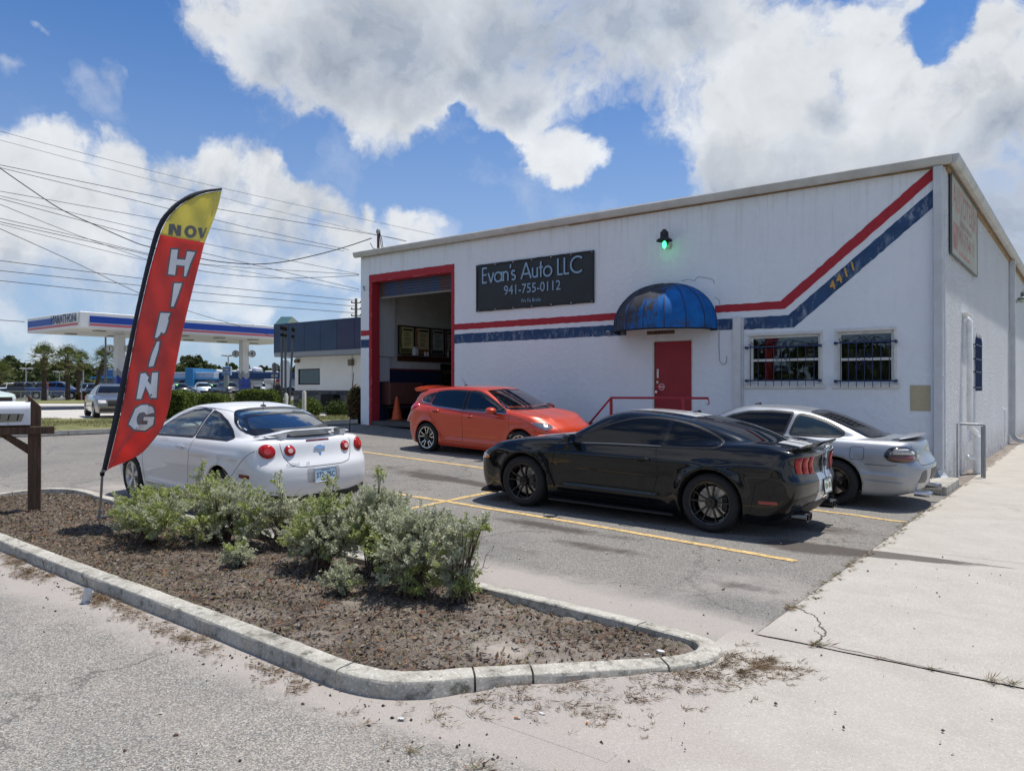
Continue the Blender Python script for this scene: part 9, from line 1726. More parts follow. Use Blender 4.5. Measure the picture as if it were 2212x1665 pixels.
# ---- distant vehicles, built from three coarse kinds
def far_kind(kind):
    if kind=='pickup':
        P=dict(xf=1.85,xr=-1.75,rz=0.40,Ra=0.47,wmax=1.0,H=1.98,XFmax=2.85,XRmin=-3.0,gc=0.35,zb=1.25,XF=[(0.2,2.75),(0.6,2.82),(1.0,2.78),(1.2,2.5)],XR=[(0.2,-2.95),(0.6,-2.98),(1.2,-2.95),(1.5,-2.9)],W=[(-3,0.98),(0,1.0),(2,0.99),(2.8,0.9)],S=[(0.2,0.06),(0.5,0.0),(1.0,0.0),(1.25,0.05),(1.4,0.12)],T=[(-3,1.28),(-0.6,1.28),(0.9,1.30),(1.5,1.24),(2.4,1.16),(2.8,1.0)],B=[(-3,0.45),(2.8,0.38)],G=[(-1.0,1.2),(-0.85,1.75),(-0.6,1.92),(0.2,1.95),(0.75,1.86),(1.2,1.55),(1.6,1.25)],WG=[(-1,0.86),(1.5,0.84)],cf=0.25,cr=0.05,crown=0.04,kf=0.3,kr=0.12,kt=0.12,tumble=0.25,tcurve=0.3,kg=0.2,kj=0.05,flare=0.03)
        win=[[(1.30,1.36),(0.95,1.62),(0.62,1.80),(0.25,1.80),(0.25,1.36)],[(0.15,1.36),(0.15,1.80),(-0.55,1.78),(-0.68,1.40)]];ws=[(-0.62,1.78),(0.62,1.78),(0.75,1.40),(-0.75,1.40)];rw=[(-0.55,1.76),(0.55,1.76),(0.62,1.42),(-0.62,1.42)];r=0.40
        P['cuts']=[lambda x,y,z: np.maximum(np.maximum(x + 1.05,-2.85 - x),np.maximum(np.abs(y) - 0.80,0.85 - z))]
    elif kind=='suv':
        P=dict(xf=1.45,xr=-1.45,rz=0.37,Ra=0.43,wmax=0.96,H=1.85,XFmax=2.45,XRmin=-2.4,gc=-0.3,zb=1.12,XF=[(0.2,2.35),(0.6,2.42),(0.95,2.35),(1.1,2.1)],XR=[(0.2,-2.3),(0.6,-2.38),(1.1,-2.33),(1.7,-2.15)],W=[(-2.4,0.9),(0,0.96),(1.6,0.95),(2.4,0.84)],S=[(0.2,0.06),(0.5,0.0),(0.95,0.0),(1.15,0.05),(1.3,0.12)],T=[(-2.4,1.15),(0.9,1.18),(1.4,1.13),(2.1,1.02),(2.4,0.9)],B=[(-2.4,0.32),(2.4,0.28)],G=[(-2.38,1.0),(-2.25,1.45),(-2.1,1.72),(-1.6,1.80),(0.0,1.82),(0.45,1.72),(0.9,1.42),(1.3,1.15)],WG=[(-2.4,0.8),(1.3,0.8)],cf=0.28,cr=0.12,crown=0.05,kf=0.3,kr=0.2,kt=0.12,tumble=0.28,tcurve=0.3,kg=0.2,kj=0.05,flare=0.02)
        win=[[(0.98,1.22),(0.55,1.56),(0.30,1.68),(-0.15,1.69),(-0.15,1.22)],[(-0.25,1.22),(-0.25,1.69),(-1.15,1.67),(-1.15,1.22)],[(-1.25,1.24),(-1.25,1.66),(-1.85,1.60),(-2.0,1.30)]];ws=[(-0.6,1.66),(0.6,1.66),(0.72,1.24),(-0.72,1.24)];rw=[(-0.6,1.62),(0.6,1.62),(0.66,1.28),(-0.66,1.28)];r=0.365
    else:
        P=dict(xf=1.40,xr=-1.40,rz=0.32,Ra=0.37,wmax=0.92,H=1.46,XFmax=2.45,XRmin=-2.5,gc=-0.3,zb=0.92,XF=[(0.2,2.35),(0.5,2.42),(0.7,2.3),(0.85,2.0)],XR=[(0.2,-2.4),(0.5,-2.48),(0.8,-2.44),(1.0,-2.35)],W=[(-2.5,0.82),(0,0.92),(1.6,0.9),(2.4,0.78)],S=[(0.2,0.06),(0.45,0.0),(0.75,0.0),(0.92,0.04),(1.1,0.14)],T=[(-2.5,0.98),(-1.9,1.02),(0.9,0.98),(1.4,0.90),(2.1,0.78),(2.4,0.66)],B=[(-2.5,0.26),(2.4,0.2)],G=[(-2.1,0.9),(-1.75,1.05),(-1.2,1.32),(-0.8,1.41),(-0.1,1.42),(0.3,1.32),(0.9,1.0),(1.2,0.85)],WG=[(-2.1,0.72),(1.2,0.76)],cf=0.28,cr=0.16,crown=0.05,kf=0.3,kr=0.25,kt=0.12,tumble=0.36,tcurve=0.35,kg=0.16,kj=0.05,flare=0.02)
        win=[[(0.75,0.99),(0.30,1.22),(0.05,1.32),(-0.30,1.34),(-0.30,0.99)],[(-0.40,0.99),(-0.40,1.34),(-0.95,1.30),(-1.30,1.12),(-1.35,1.02)]];ws=[(-0.52,1.30),(0.52,1.30),(0.66,1.03),(-0.66,1.03)];rw=[(-0.5,1.30),(0.5,1.30),(0.6,1.06),(-0.6,1.06)];r=0.32
    h=0.055 if kind!='sedan' else 0.04
    return P,win,ws,rw,r,h
FKC={}
def far_car(kind,u,d,heading,paint_,label,dz=0.0,sticker=False,group='vehicles in the dealer lot'):
    x,y,z=flat(u,d)
    if kind not in FKC:
        P,win,ws,rw,r,h=far_kind(kind);root=thing('parked_vehicle',label,{'pickup':'pickup truck','suv':'suv','sedan':'car'}[kind]);k=CarKit(P,root,paint_,h);k.region('body',~k.taken)
        for s in (1,-1):
            for w in win: k.patch('side_window',rnd_poly(w,0.05,3),M_tint,side=s,off=0.012,res=0.12,depth=0.03)
            fx_=P['XFmax'];hz=P['T'][-1][1]*0.86 if kind!='sedan' else 0.66;k.patch('headlamp',[(s*P['wmax']*0.58,hz-0.06),(s*P['wmax']*0.86,hz-0.05),(s*P['wmax']*0.86,hz+0.07),(s*P['wmax']*0.58,hz+0.06)],M_lens_c,axis='front',off=0.02,res=0.1,depth=0.03);k.patch('tail_lamp',[(s*P['wmax']*0.72,hz-0.05),(s*P['wmax']*0.90,hz-0.05),(s*P['wmax']*0.90,hz+0.22),(s*P['wmax']*0.72,hz+0.22)],M_lens_r,axis='rear',off=0.02,res=0.1,depth=0.03)
        k.patch('windscreen',rnd_poly(ws,0.05,3),M_tint,axis='front',off=0.014,res=0.12,depth=0.03);k.patch('rear_window',rnd_poly(rw,0.05,3),M_tint,axis='rear',off=0.014,res=0.12,depth=0.03)
        gz_=hz - 0.02;k.patch('grille',[(-P['wmax']*0.52,gz_-0.14),(P['wmax']*0.52,gz_-0.14),(P['wmax']*0.52,gz_+0.08),(-P['wmax']*0.52,gz_+0.08)],M_gap,axis='front',off=0.02,res=0.12,depth=0.03);k.ribbon('front_bumper_bar',[(-P['wmax']*0.8,gz_-0.30),(P['wmax']*0.8,gz_-0.30)],0.14,M_chrome if kind=='pickup' else M_rub,axis='front',off=0.05,res=0.12)
        for xx in (P['xf'],P['xr']):
            for s in (1,-1):
                t_=MB();sg=s;t_.lathe([(r*0.62,-0.12),(r*0.9,-0.12),(r,-0.09),(r,0.09),(r*0.9,0.12),(r*0.62,0.12)],22,axis='y');w_=link('wheel',None,root,(xx,s*(P['wmax']-0.13),r));obj('tyre',t_,rubber(),w_,True);t_=MB();t_.lathe([(0,0.04*s),(r*0.2,0.07*s),(r*0.5,0.03*s),(r*0.64,0.11*s)],22,axis='y')
                for q in range(7): a=q*0.8976;t_.box(r*0.2,r*0.6,0,0.01,-0.03,0.03) if False else t_.cyl((r*0.15*math.cos(a),0.05*s,r*0.15*math.sin(a)),(r*0.6*math.cos(a),0.10*s,r*0.6*math.sin(a)),0.03,n=4)
                obj('rim',t_,M_alloy,w_)
        FKC[kind]=(root,P);o=root;first=True
    else: o=copy_tree(FKC[kind][0]);first=False
    o['label']=label
    if group: o['group']=group
    elif 'group' in o: del o['group']
    def paint_it(q):
        for ch in q.children:
            if ch.data and ch.name.split('.')[0]=='body': ch.material_slots[0].link='OBJECT';ch.material_slots[0].material=paint_
            paint_it(ch)
    paint_it(o);o.location=(x,y,z + 0.05 + dz);o.rotation_euler=(0,0,heading)
    if sticker:
        P=FKC[kind][1];zt_=P['T'][3][1];s_=thing if False else None
        b_=MB();b_.lathe([(0,0.0),(0.17,0.0),(0.17,0.02),(0,0.02)],14,axis='x');q=obj('green_sticker',b_,mat('green_sticker',(0.05,0.55,0.06),0.4),o,loc=(1.05 if kind=='pickup' else 0.62,-0.42,1.72 if kind=='pickup' else 1.60),rot=(0,-0.9,0))
    return o
def pc(name,col,metal=0.3): return mat('far_paint_'+name,col,0.3,metal,coat=0.8)
cW,cK,cB,cBB,cR,cS,cN,cG=pc('white',(0.62,0.63,0.64),0),pc('black',(0.008,0.008,0.010)),pc('blue',(0.008,0.04,0.16)),pc('bright_blue',(0.01,0.13,0.42)),pc('red',(0.33,0.012,0.015)),pc('silver',(0.38,0.44,0.50),0.6),pc('navy_grey',(0.03,0.035,0.05)),pc('dark_grey',(0.05,0.05,0.055))
hF = math.atan2(-FW[1], -FW[0]); hR = math.atan2(RT[1], RT[0])         # facing us / facing right
FV=[('pickup',26,98,hR+math.pi,cW,'white pickup tail-on at the far left of the dealer lot'),('suv',42,104,hR+2.6,cBB,'bright blue van roof behind the white pickup on the left'),('pickup',58,96,hR+math.pi+0.2,cW,'white-cabbed pickup behind the black trucks on the left'),('pickup',50,88,hR+math.pi-0.15,cK,'black pickup behind the wire fence, left of the first palm'),('pickup',76,90,hR+math.pi-0.3,cK,'second black pickup behind the wire fence, at the first palm'),
 ('pickup',104,97,hR+math.pi,cR,'red pickup cab just right of the first palm'),('pickup',124,84,hR+0.12,cB,'dark blue pickup between the palms behind the wire fence'),('suv',188,88,hF-0.2,cN,'dark navy suv facing us between the third and fourth palms',True),('sedan',222,92,hF-0.5,cS,'silver car just left of the canopy column'),
 ('suv',390,88,hF+0.55,cK,'black suv nearest the feather flag in the dealer lot',True),('pickup',437,90,hF+0.5,cS,'silver pickup facing us above the low hedge'),('suv',464,96,hF+0.6,cG,'dark suv half hidden behind the silver pickup',True),('pickup',490,84,hF+0.75,cK,'black pickup facing right beside the canopy column',True),('pickup',556,84,hR+2.2,cW,'white pickup with a red tail lamp right of the canopy column'),('suv',546,92,hR+2.6,cW,'white suv behind the white pickup near the column'),('sedan',410,94,hF+0.5,cG,'dark grey car between the black suv and the silver pickup'),('sedan',632,95,hR,cK,'black car glimpsed behind the vent pipes')]
for f in FV: far_car(f[0],f[1],f[2],f[3],f[4],f[5],sticker=len(f)>6)
far_car('sedan',243,33.0,hF+0.62,pc('champagne',(0.24,0.225,0.20),0.7),'champagne grey sedan half hidden behind the feather flag',0.0,group=None)
far_car('suv',-66,38.0,hR-0.35,pc('pale_green',(0.50,0.60,0.54),0.0),'pale mint green car nosing in at the left edge above the mailbox',-0.05,group=None)
# ---- dealership buildings
def far_box(root,name,u0,u1,v0,v1,d,dep,m,bev=0.05):
    a=np.array(at(u0,v1,d));b=np.array(at(u1,v0,d));w=(u1-u0)/F_PX*d;o=np.array(root.location);mb=MB();mb.bbox(0,w,0,dep,0,b[2]-a[2],bev);return obj(name,mb,m,root,loc=tuple(a-o),rot=(0,0,ang))
db_=thing('dealership','long dealer building with pale left half and navy right half','building',tuple(at(450,850,118)));M_lb=mat('light_blue_panel',(0.36,0.43,0.52),0.6,var=0.05);M_mb=mat('mid_blue_panel',(0.02,0.17,0.38),0.5);M_nv=mat('navy_panel',(0.006,0.035,0.12),0.5);M_gw=mat('grey_blue_wall',(0.27,0.33,0.42),0.7,var=0.06)
far_box(db_,'pale_wall',340,462,819,850,119,12,M_gw);
for u0,u1 in ((340,372),(372.3,399),(417,440),(440.3,462)): far_box(db_,'fascia_panel',u0,u1,804,817,118,13,M_lb)
far_box(db_,'blue_trim',340,462,817.2,820,117.6,13,M_mb);far_box(db_,'blue_pylon',399.5,416.5,795,850,117,14,M_mb);far_box(db_,'right_wall',447,700,817,850,121,12,M_gw);far_box(db_,'navy_fascia',463,700,804.5,817.3,120,13,M_nv)
for (u0,u1,v0,v1) in ((387.5,396.5,823.5,835),(436,443,823,831),(430,433,823,835)): far_box(db_,'window',u0,u1,v0,v1,117.8 if v0>800 else 118,0.3,M_tint,0.02)
far_box(db_,'service_door',537,560,822,832,119.6,0.5,mat('pale_shutter',(0.45,0.48,0.52),0.6));far_box(db_,'dark_opening',536,549,828,834,119.3,0.5,M_gap)
for u in (458,487,590,612): far_box(db_,'wall_joint',u,u+0.6,817.5,850,120.5,0.3,M_mb,0.01)
for (u0,u1,v0) in ((432,452,799),(464.5,471,797.5),(499,509,799.5),(510,515,796.5),(535,541,797),(542.5,551,792),(571,586,800.5)): far_box(db_,'roof_unit',u0,u1,v0,805,124,4,mat('roof_unit_white',(0.50,0.52,0.54),0.5),0.3)
dl=thing('blue_canopied_building','small building with a sloping blue roof right of the fourth palm','building',tuple(at(222,850,112)));far_box(dl,'blue_roof',208,246,800,815,112,10,mat('slate_blue_roof',(0.07,0.13,0.24),0.6));far_box(dl,'eaves',194,246,814.5,817.5,110,12,M_mb);far_box(dl,'wall',212,246,817.5,850,112,9,mat('dark_grey_wall',(0.16,0.18,0.21),0.7));far_box(dl,'white_top',232,246,796,800,112,6,M_gw)  # wall in one even dark grey
cs=thing('pylon_sign','small blue dealer sign on a pole above the dark suv','sign',tuple(at(489.5,850,82)));far_box(cs,'sign_frame',480,498.3,791.5,810.5,82.1,0.35,mat('sign_rim',(0.35,0.42,0.5),0.5),0.03);far_box(cs,'sign_face',481,497.3,792.5,809.5,81.95,0.1,mat('sign_blue',(0.015,0.12,0.38),0.5),0.01)
o_=np.array(cs.location);b_=MB();b_.cyl(np.array(at(486,850,82.3))-o_,np.array(at(486,811,82.3))-o_,0.12,n=8);b_.cyl(np.array(at(490,850,82.3))-o_,np.array(at(490,811,82.3))-o_,0.14,n=8);obj('sign_pole',b_,M_galv,cs)
b_=MB();c0=np.array(at(489.2,797.8,81.9))-o_;bw_=[(-0.32,-0.03),(-0.10,-0.03),(-0.10,-0.07),(0.12,-0.07),(0.12,-0.03),(0.34,-0.03),(0.30,0.05),(0.10,0.05),(0.10,0.09),(-0.12,0.09),(-0.12,0.05),(-0.36,0.05)];b_.add([c0 + RT*p[0] + UP*p[1] for p in bw_],[tuple(range(12))]);obj('bowtie_emblem',b_,mat('gold_emblem',(0.55,0.45,0.25),0.4),cs)
b_=MB();put_text(b_,'Certified',np.array(at(489.2,802.5,81.9))-o_,RT,UP,0.26);put_text(b_,'Service',np.array(at(489.2,806,81.9))-o_,RT,UP,0.26);obj('sign_lettering',b_,mat('sign_white_print',(0.6,0.63,0.66),0.5),cs)
# light masts
for (u,vt,d,lb,dbl) in ((56.5,797,100,'pale lot light mast left of the first palm',True),(128.5,804,105,'lot light mast right of the first palm',True),(180,799,110,'thin lot light mast by the third palm',False),(228,725,62,'tall thin pole left of the canopy column',False),(493,769,96,'street lamp with a curled bracket above the dealer roof',True)):
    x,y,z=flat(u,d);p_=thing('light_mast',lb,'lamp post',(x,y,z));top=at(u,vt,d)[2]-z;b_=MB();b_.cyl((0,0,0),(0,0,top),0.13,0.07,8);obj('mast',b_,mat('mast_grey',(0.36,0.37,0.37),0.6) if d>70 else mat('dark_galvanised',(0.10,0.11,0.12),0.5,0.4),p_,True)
    if dbl: b_=MB();w=8*d/F_PX;b_.cyl(-RT*w+UP*top,RT*w+UP*top,0.06,n=6);[b_.bbox(*(float(v_) for v_ in ((RT*s_*w)[0]-0.3,(RT*s_*w)[0]+0.3,(RT*s_*w)[1]-0.3,(RT*s_*w)[1]+0.3,top,top+0.15)),0.03) for s_ in (-1,1)];obj('lamp_arm',b_,mat('mast_grey',(0.36,0.37,0.37),0.6),p_)
# wire fence
fn_=thing('wire_fence','low chain-link fence along the grass in front of the trucks','fence',tuple(flat(80,79)));o_=np.array(fn_.location);fps=[18,45,66,88,110,139];M_fen=mat('fence_steel',(0.33,0.35,0.36),0.5,0.5)
for u in fps: x,y,z=flat(u,79);b_=MB();b_.cyl((x-o_[0],y-o_[1],0),(x-o_[0],y-o_[1],0.95),0.04,n=6);obj('fence_post',b_,M_fen,fn_)
b_=MB();a=np.array(flat(14,79));b=np.array(flat(139.5,79));b_.cyl(a-o_+UP*0.95,b-o_+UP*0.95,0.03,n=6);b_.cyl(a-o_+UP*0.08,b-o_+UP*0.08,0.015,n=4);obj('fence_rail',b_,M_fen,fn_)
b_=MB();n_=70
for i in range(n_): p=a + (b-a)*i/n_;q=a + (b-a)*min(1,(i+6)/n_);b_.cyl(p-o_+UP*0.08,q-o_+UP*0.95,0.004,n=3,cap=False);b_.cyl(p-o_+UP*0.95,q-o_+UP*0.08,0.004,n=3,cap=False)
o=obj('fence_mesh',b_,M_fen,fn_);o['kind']='stuff'
for (u,d,h,m_,lb) in ((103,74,1.75,'w','white stake marker with an orange top in the grass strip'),(176,76,2.0,'g','plain metal post right of the second palm')):
    x,y,z=flat(u,d);p_=thing('marker_post',lb,'post',(x,y,z+0.05));b_=MB();b_.cyl((0,0,0),(0,0,h*0.62),0.07,n=8);obj('shaft',b_,mat('marker_white',(0.55,0.56,0.56),0.6) if m_=='w' else M_fen,p_);b_=MB();b_.cyl((0,0,h*0.62),(0,0,h),0.07,n=8);obj('top',b_,mat('marker_orange',(0.55,0.13,0.03),0.6) if m_=='w' else M_fen,p_)
x,y,z=flat(193,77);rb=thing('flower_bed','low dark hedge with an orange flowering strip below the navy suv','hedge',(x,y,z));rb.rotation_euler=(0,0,ang)
leafy(rb,'foliage',lambda r,n: np.stack([(r.random(n)-0.5)*2.6,(r.random(n)-0.5)*0.8,r.random(n)*0.85],-1),4000,0.06,[M_hd],71);leafy(rb,'flowers',lambda r,n: np.stack([-0.2+(r.random(n)-0.5)*1.2,-0.45 + (r.random(n)-0.5)*0.2,0.15+r.random(n)*0.5],-1),900,0.05,[mat('orange_flowers',(0.30,0.08,0.03),0.8)],72);b_=MB();b_.bbox(-1.25,1.25,-0.3,0.3,0,0.7,0.1);obj('shade_core',b_,M_core,rb)  # near-black box under the foliage, painted shade between the leaves
# sabal palms
M_fro=leaf_mat('palm_leaf',(0.040,0.070,0.018),(0.15,0.175,0.06),0.45);M_fro2=leaf_mat('palm_leaf_yellow',(0.13,0.13,0.035),(0.27,0.25,0.09),0.5);M_trk=mat('palm_trunk',(0.085,0.06,0.045),0.95,var=0.4,vscale=5,bump=0.05,bscale=12)
def palm(u,d,vtop,label,seed,lean=0.0,vbase=None,cr=1.0):
    r=np.random.default_rng(seed);x,y,z=flat(u,d);root=thing('palm_tree',label,'palm tree',(x,y,z));H=at(u,vtop,d)[2] - z;Hc=H - 1.5*cr;lx=lean
    pts=[tuple(RT*lx*(t**1.6) + UP*Hc*t) for t in np.linspace(0,1,9)];b_=MB();b_.tube(pts,[0.26,0.22,0.20,0.20,0.20,0.21,0.24,0.30,0.30],10)
    for i in range(60): t=0.55 + 0.43*r.random();a=r.random()*6.283;c=RT*lx*(t**1.6) + UP*Hc*t;dr_=np.array([math.cos(a),math.sin(a),0]);b_.cyl(c + dr_*0.15,c + dr_*0.36 + UP*0.18,0.05,0.02,4)
    obj('trunk',b_,M_trk,root,True,60);top=np.array(RT*lx + UP*Hc);C=[];U=[];W=[];MI=[];st=MB()
    for i in range(40):
        a=i*2.399 + r.random()*0.4;el=R(84 - 122*(i/40)**1.15 + 14*(r.random()-0.5));dv=np.array([math.cos(a)*math.cos(el),math.sin(a)*math.cos(el),math.sin(el)]);L=(0.75 + 0.55*r.random())*cr;c=top + dv*L + np.array([0,0,-0.12*L*L]);st.tube([top,top + dv*L*0.5 + UP*0.03,c],[0.03,0.022,0.015],4,cap=False)
        side=np.cross(dv,UP);side /= np.linalg.norm(side)+1e-9;nrm=np.cross(side,dv);R_l=(0.78 + 0.3*r.random())*cr
        for k in range(22):
            f=(k/21 - 0.5)*2;th_=f*1.9;q=dv*math.cos(th_) + side*math.sin(th_) - UP*0.18*abs(f);q /= np.linalg.norm(q);lm=R_l*(1 - 0.2*abs(f))*(0.85+0.3*r.random()) ;drp=np.array([0,0,-1.0])*0.20*lm
            e0=c;e1=c + q*lm*0.6;e2=c + q*lm + drp*0.8;w0=np.cross(q,nrm + r.normal(size=3)*0.3);w0 /= np.linalg.norm(w0)+1e-9
            C+=[(e0+e1)/2,(e1+e2)/2];U+=[(e1-e0)/2*1.05,(e2-e1)/2*1.1];W+=[w0*0.030*cr,w0*0.022*cr];m_=1 if (i>30 and r.random()<0.6) or r.random()<0.10 else 0;MI+=[m_,m_]
    obj('frond_stalks',st,M_fro2,root);link('fronds',quads_mesh('fronds',np.array(C),np.array(U),np.array(W),[M_fro,M_fro2],np.array(MI)),root)
palm(95,74,744,'leftmost full palm, standing behind the marker stake',81,0.0,cr=0.92);palm(147,76,748,'second palm, with its trunk in front of the dark blue pickup',82,-0.1,cr=0.90);palm(168,82,756,'third palm, close behind the second',83,0.25,cr=0.86);palm(204,78,750,'fourth palm with a leaning trunk by the canopy column',84,1.1,cr=0.86);palm(-6,70,778,'palm cut off by the left edge of the picture',85,0.0,cr=0.9)
# broad trees behind everything
M_tl=leaf_mat('tree_leaf',(0.022,0.040,0.012),(0.065,0.088,0.026),0.6,0.15);M_tl2=leaf_mat('tree_leaf_olive',(0.045,0.060,0.018),(0.11,0.125,0.045),0.6,0.15);M_trunk=mat('tree_trunk',(0.07,0.055,0.045),0.95)
def tree(u,d,vtop,w_px,label,seed,n=3600,mats=None,group='trees behind the dealer lot',leaf=0.62):
    r=np.random.default_rng(seed);x,y,z=flat(u,d);root=thing('tree',label,'tree',(x,y,z),group=group);H=at(u,vtop,d)[2]-z;Wd=w_px/F_PX*d/2*1.3
    b_=MB();b_.tube([(0,0,0),(0.1,0,H*0.3),(0.2,0.1,H*0.7)],[0.4,0.32,0.12],8)
    cl=[]
    for i in range(16): a=r.random()*6.283;e=r.random();rr=math.sqrt(r.random())*0.72;cx_=rr*math.cos(a)*Wd;cy_=rr*math.sin(a)*Wd*0.8;cz_=H*(0.28 + 0.55*e*(1-0.55*rr));cl.append((cx_,cy_,cz_,(0.26+0.20*r.random())*Wd*1.05,(0.14+0.09*r.random())*H))
    cl.append((0,0,H*0.86,Wd*0.34,H*0.13));cl.append((0,0,H*0.5,Wd*0.6,H*0.3))
    for c in cl[:8]: b_.tube([(0.1,0,H*0.3),(c[0]*0.5,c[1]*0.5,(H*0.3+c[2])/2),(c[0],c[1],c[2])],[0.2,0.12,0.05],5)
    obj('trunk',b_,M_trunk,root);C=[]
    for c in cl: k=int(n/len(cl));q=r.normal(size=(k,3));q /= np.linalg.norm(q,axis=1,keepdims=True);q *= (0.6+0.4*r.random(k))[:,None];C.append(q*np.array([c[3],c[3],c[4]]) + np.array(c[:3]) + r.normal(size=(k,3))*0.25)
    C=np.concatenate(C);k=len(C);dv=r.normal(size=(k,3));dv /= np.linalg.norm(dv,axis=1,keepdims=True);w=np.cross(dv,r.normal(size=(k,3)));w /= np.linalg.norm(w,axis=1,keepdims=True)+1e-9;s=leaf*(0.5+0.9*r.random(k))[:,None];link('crown',quads_mesh('crown',C,dv*s,w*s*0.6,mats or [M_tl,M_tl,M_tl2],r.integers(0,len(mats or [1,1,1]),k)),root)
TR=[(22,150,774,78),(62,160,790,60),(95,145,783,80),(140,155,781,90),(185,150,788,80),(225,165,793,70),(262,160,796,60),(300,160,792,70),(345,165,793,60),(30,135,808,60),(75,135,806,60),(115,130,812,50),(170,135,814,60),(205,138,812,50)]
TL=['tallest wood tree at the far left, above the white pickup','wood tree between the left edge and the first light mast','wood tree directly behind the leftmost full palm','wood tree rising behind the second palm','wood tree between the third and fourth palms','wood tree behind the tall thin pole','wood tree behind the left canopy column','wood tree mostly hidden behind the feather flag','wood tree mostly hidden behind the feather flag','lower tree before the wood, above the bright blue van','lower tree before the wood, left of the leftmost full palm','lower tree before the wood, between the first two palms','lower tree before the wood, behind the third palm','lower tree before the wood, behind the leaning fourth palm']
for i,t in enumerate(TR): tree(*t,TL[i],100+i,3000)
tree(415,150,770,92,'big dome-shaped tree rising above the dealer roof',130,6500,group=None,mats=[M_tl,M_tl2]);tree(497,160,786,36,'ragged smaller tree behind the dealer pylon sign',131,2200,group=None)
for i,t in enumerate([(470,170,793,36,'tree top over the dealer roof just left of the pylon sign'),(530,170,792,34,'tree top over the dealer roof left of the right canopy column'),(570,170,793,44,'tree top over the dealer roof right of the right canopy column'),(600,168,791,36,'tree top over the dealer roof by the dark sign back'),(640,170,790,40,'tree top over the dealer roof behind the vent pipes'),(455,165,792,30,'tree top beside the big dome-shaped tree')]): tree(*t,140+i,1500,group='tree tops over the dealer roof')
# trees across the street behind the viewer, which the car sides mirror
for i,(x,y,h,w) in enumerate([(-60,-82,7.5,16),(-40,-86,8.5,18),(-21,-84,7.5,17),(0,-88,9,18),(20,-84,7.5,17),(42,-82,8,18),(-80,-78,8,18)]):
    root_u=None;r=np.random.default_rng(160+i);root=thing('tree','broad tree across the street behind the viewpoint','tree',(x,y,-0.05),group='trees across the street');C=[];b_=MB();b_.tube([(0,0,0),(0,0,h*0.4)],[0.4,0.2],7);obj('trunk',b_,M_trunk,root)
    for c in range(14): a=r.random()*6.28;q=r.normal(size=(230,3));q /= np.linalg.norm(q,axis=1,keepdims=True);C.append(q*np.array([w*0.28,w*0.28,h*0.18]) + np.array([math.cos(a)*w*0.3*r.random()*1.5,math.sin(a)*w*0.3,h*(0.25+0.6*r.random())]))
    C=np.concatenate(C);k=len(C);dv=rdir(k);w_=np.cross(dv,rdir(k));link('crown',quads_mesh('crown',C,dv*0.5,w_*0.35,[M_tl,M_tl2],r.integers(0,2,k)),root)
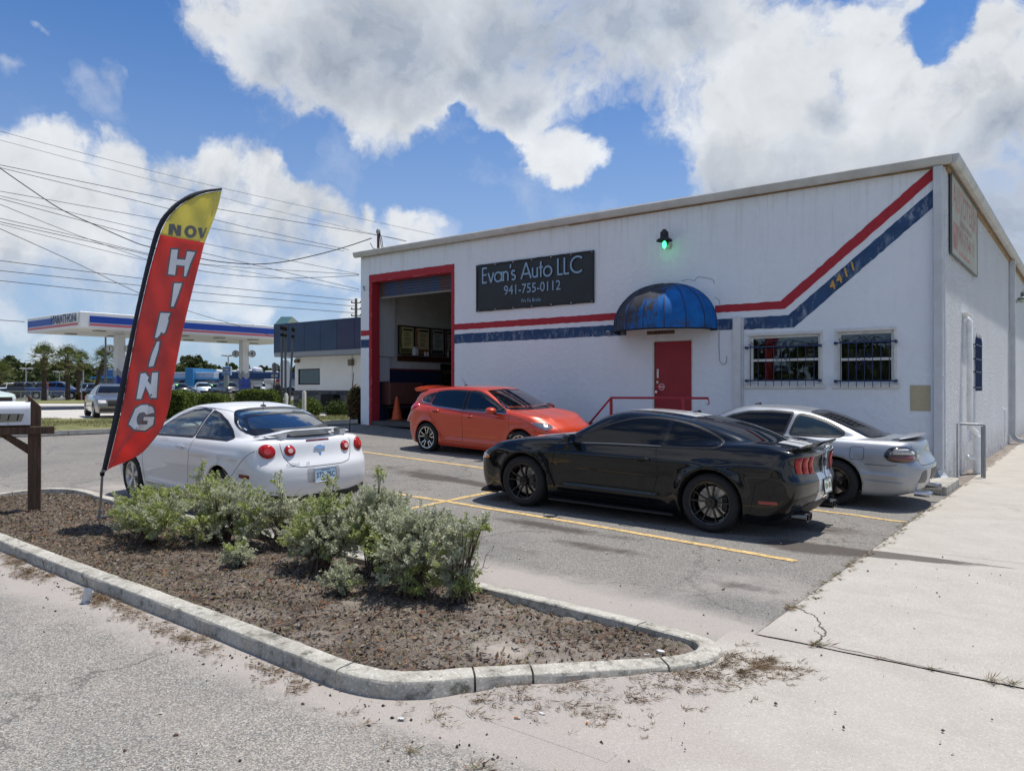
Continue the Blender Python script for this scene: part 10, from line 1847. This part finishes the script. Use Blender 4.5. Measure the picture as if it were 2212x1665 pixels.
# utility pole and overhead wires
up=thing('utility_pole','distant utility pole with short crossarms left of the shop corner','utility pole',tuple(flat(769,95)));o_=np.array(up.location);ztop=at(769,645,95)[2]-o_[2];b_=MB();b_.cyl((0,0,0),(0,0,ztop),0.22,0.16,8);obj('pole',b_,mat('pole_wood',(0.16,0.15,0.11),0.9),up)
for v in (654,668,682): z_=at(769,v,95)[2]-o_[2];b_=MB();b_.cyl(-RT*0.6+UP*z_,RT*0.55+UP*z_,0.06,n=6);[b_.cyl(RT*s_*0.55+UP*z_,RT*s_*0.55+UP*(z_+0.2),0.08,n=6) for s_ in (-1,1)];obj('insulator_arm',b_,M_gap,up)
M_wire=mat('black_wire',(0.02,0.022,0.025),0.6);M_wire2=mat('grey_wire',(0.10,0.11,0.13),0.6)
ZW=0.5018
WR=[([(0,565),(320,650),(950,808),(1870,1010)],30,75,0.009,1,'topmost faint wire across the left sky'),([(0,603),(830,820),(1745,1040)],30,72,0.008,1,'second faint wire from the top across the left sky'),([(0,710),(760,865),(940,900),(1610,1010),(1750,1038)],28,60,0.013,0,'upper of two close wires that cross the flag top'),([(0,722),(720,897),(940,950),(1200,1010),(1500,1075)],28,60,0.012,0,'lower of two close wires that cross the flag top'),
 ([(0,823),(690,945),(940,988),(1480,1080)],28,66,0.012,0,'wire meeting the flag at the word NOW'),([(0,843),(660,998),(880,1048),(1545,1180)],28,66,0.011,0,'wire just below the word NOW'),([(0,855),(650,1030),(880,1090),(1545,1245)],28,66,0.013,0,'wire passing the letter H from the left edge'),
 ([(0,725),(130,815),(260,900),(400,965),(560,1035),(640,1062),(875,1115),(990,1131),(1100,1137),(1220,1127),(1350,1100),(1480,1065),(1600,1025)],24,25.4,0.016,0,'thick sagging service cable running to the roof mast'),
 ([(0,880),(300,1000),(640,1120)],26,40,0.011,0,'steep wire ending at the flag near the letter I'),([(0,940),(260,1000),(640,1092),(880,1138),(1545,1182)],28,64,0.012,0,'middle sagging wire under the service cable'),([(0,955),(640,1098),(860,1165),(1150,1195),(1350,1195),(1545,1185)],28,62,0.014,0,'thick low wire curving up to the shop corner'),([(0,965),(650,1125),(880,1140),(1545,1255)],28,66,0.010,0,'thin wire under the low curved wire'),
 ([(0,985),(300,1120),(600,1262),(800,1335),(1000,1395),(1200,1455)],26,42,0.012,0,'steep wire dropping to the blue-topped building'),([(0,1122),(620,1200),(840,1225),(1525,1293)],30,94,0.014,0,'upper of three parallel wires to the utility pole'),([(0,1165),(610,1230),(830,1257),(1525,1318)],30,94,0.014,0,'middle of three parallel wires to the utility pole'),([(0,1208),(600,1271),(820,1292),(1525,1347)],30,94,0.014,0,'lowest of three parallel wires to the utility pole'),([(0,1378),(105,1385)],60,66,0.014,0,'short wire at the left edge above the canopy')]
for P,d0,d1,r_,gm,lb in WR:
    P=[(-0.35*(P[1][0]-P[0][0])+P[0][0],P[0][1]-0.35*(P[1][1]-P[0][1]))] + P;xs_=np.array([p[0] for p in P]);t=np.linspace(0,len(P)-1,40);px_=np.array(smooth_poly(P,10,False));n_=len(px_);x0,x1=px_[0][0],px_[-1][0]
    pts=[]
    for q in px_: f=(q[0]-x0)/(x1-x0);d=1/((1-f)/d0 + f/d1);pts.append(at(q[0]*ZW,q[1]*ZW,d))
    o_=pts[0];w_=thing('overhead_wire',lb,'wire',tuple(o_));b_=MB();b_.tube([p-o_ for p in pts],[r_*max(1.0,np.linalg.norm(p-CAM)/38) for p in pts],5);obj('strand',b_,M_wire2 if gm else M_wire,w_,True)
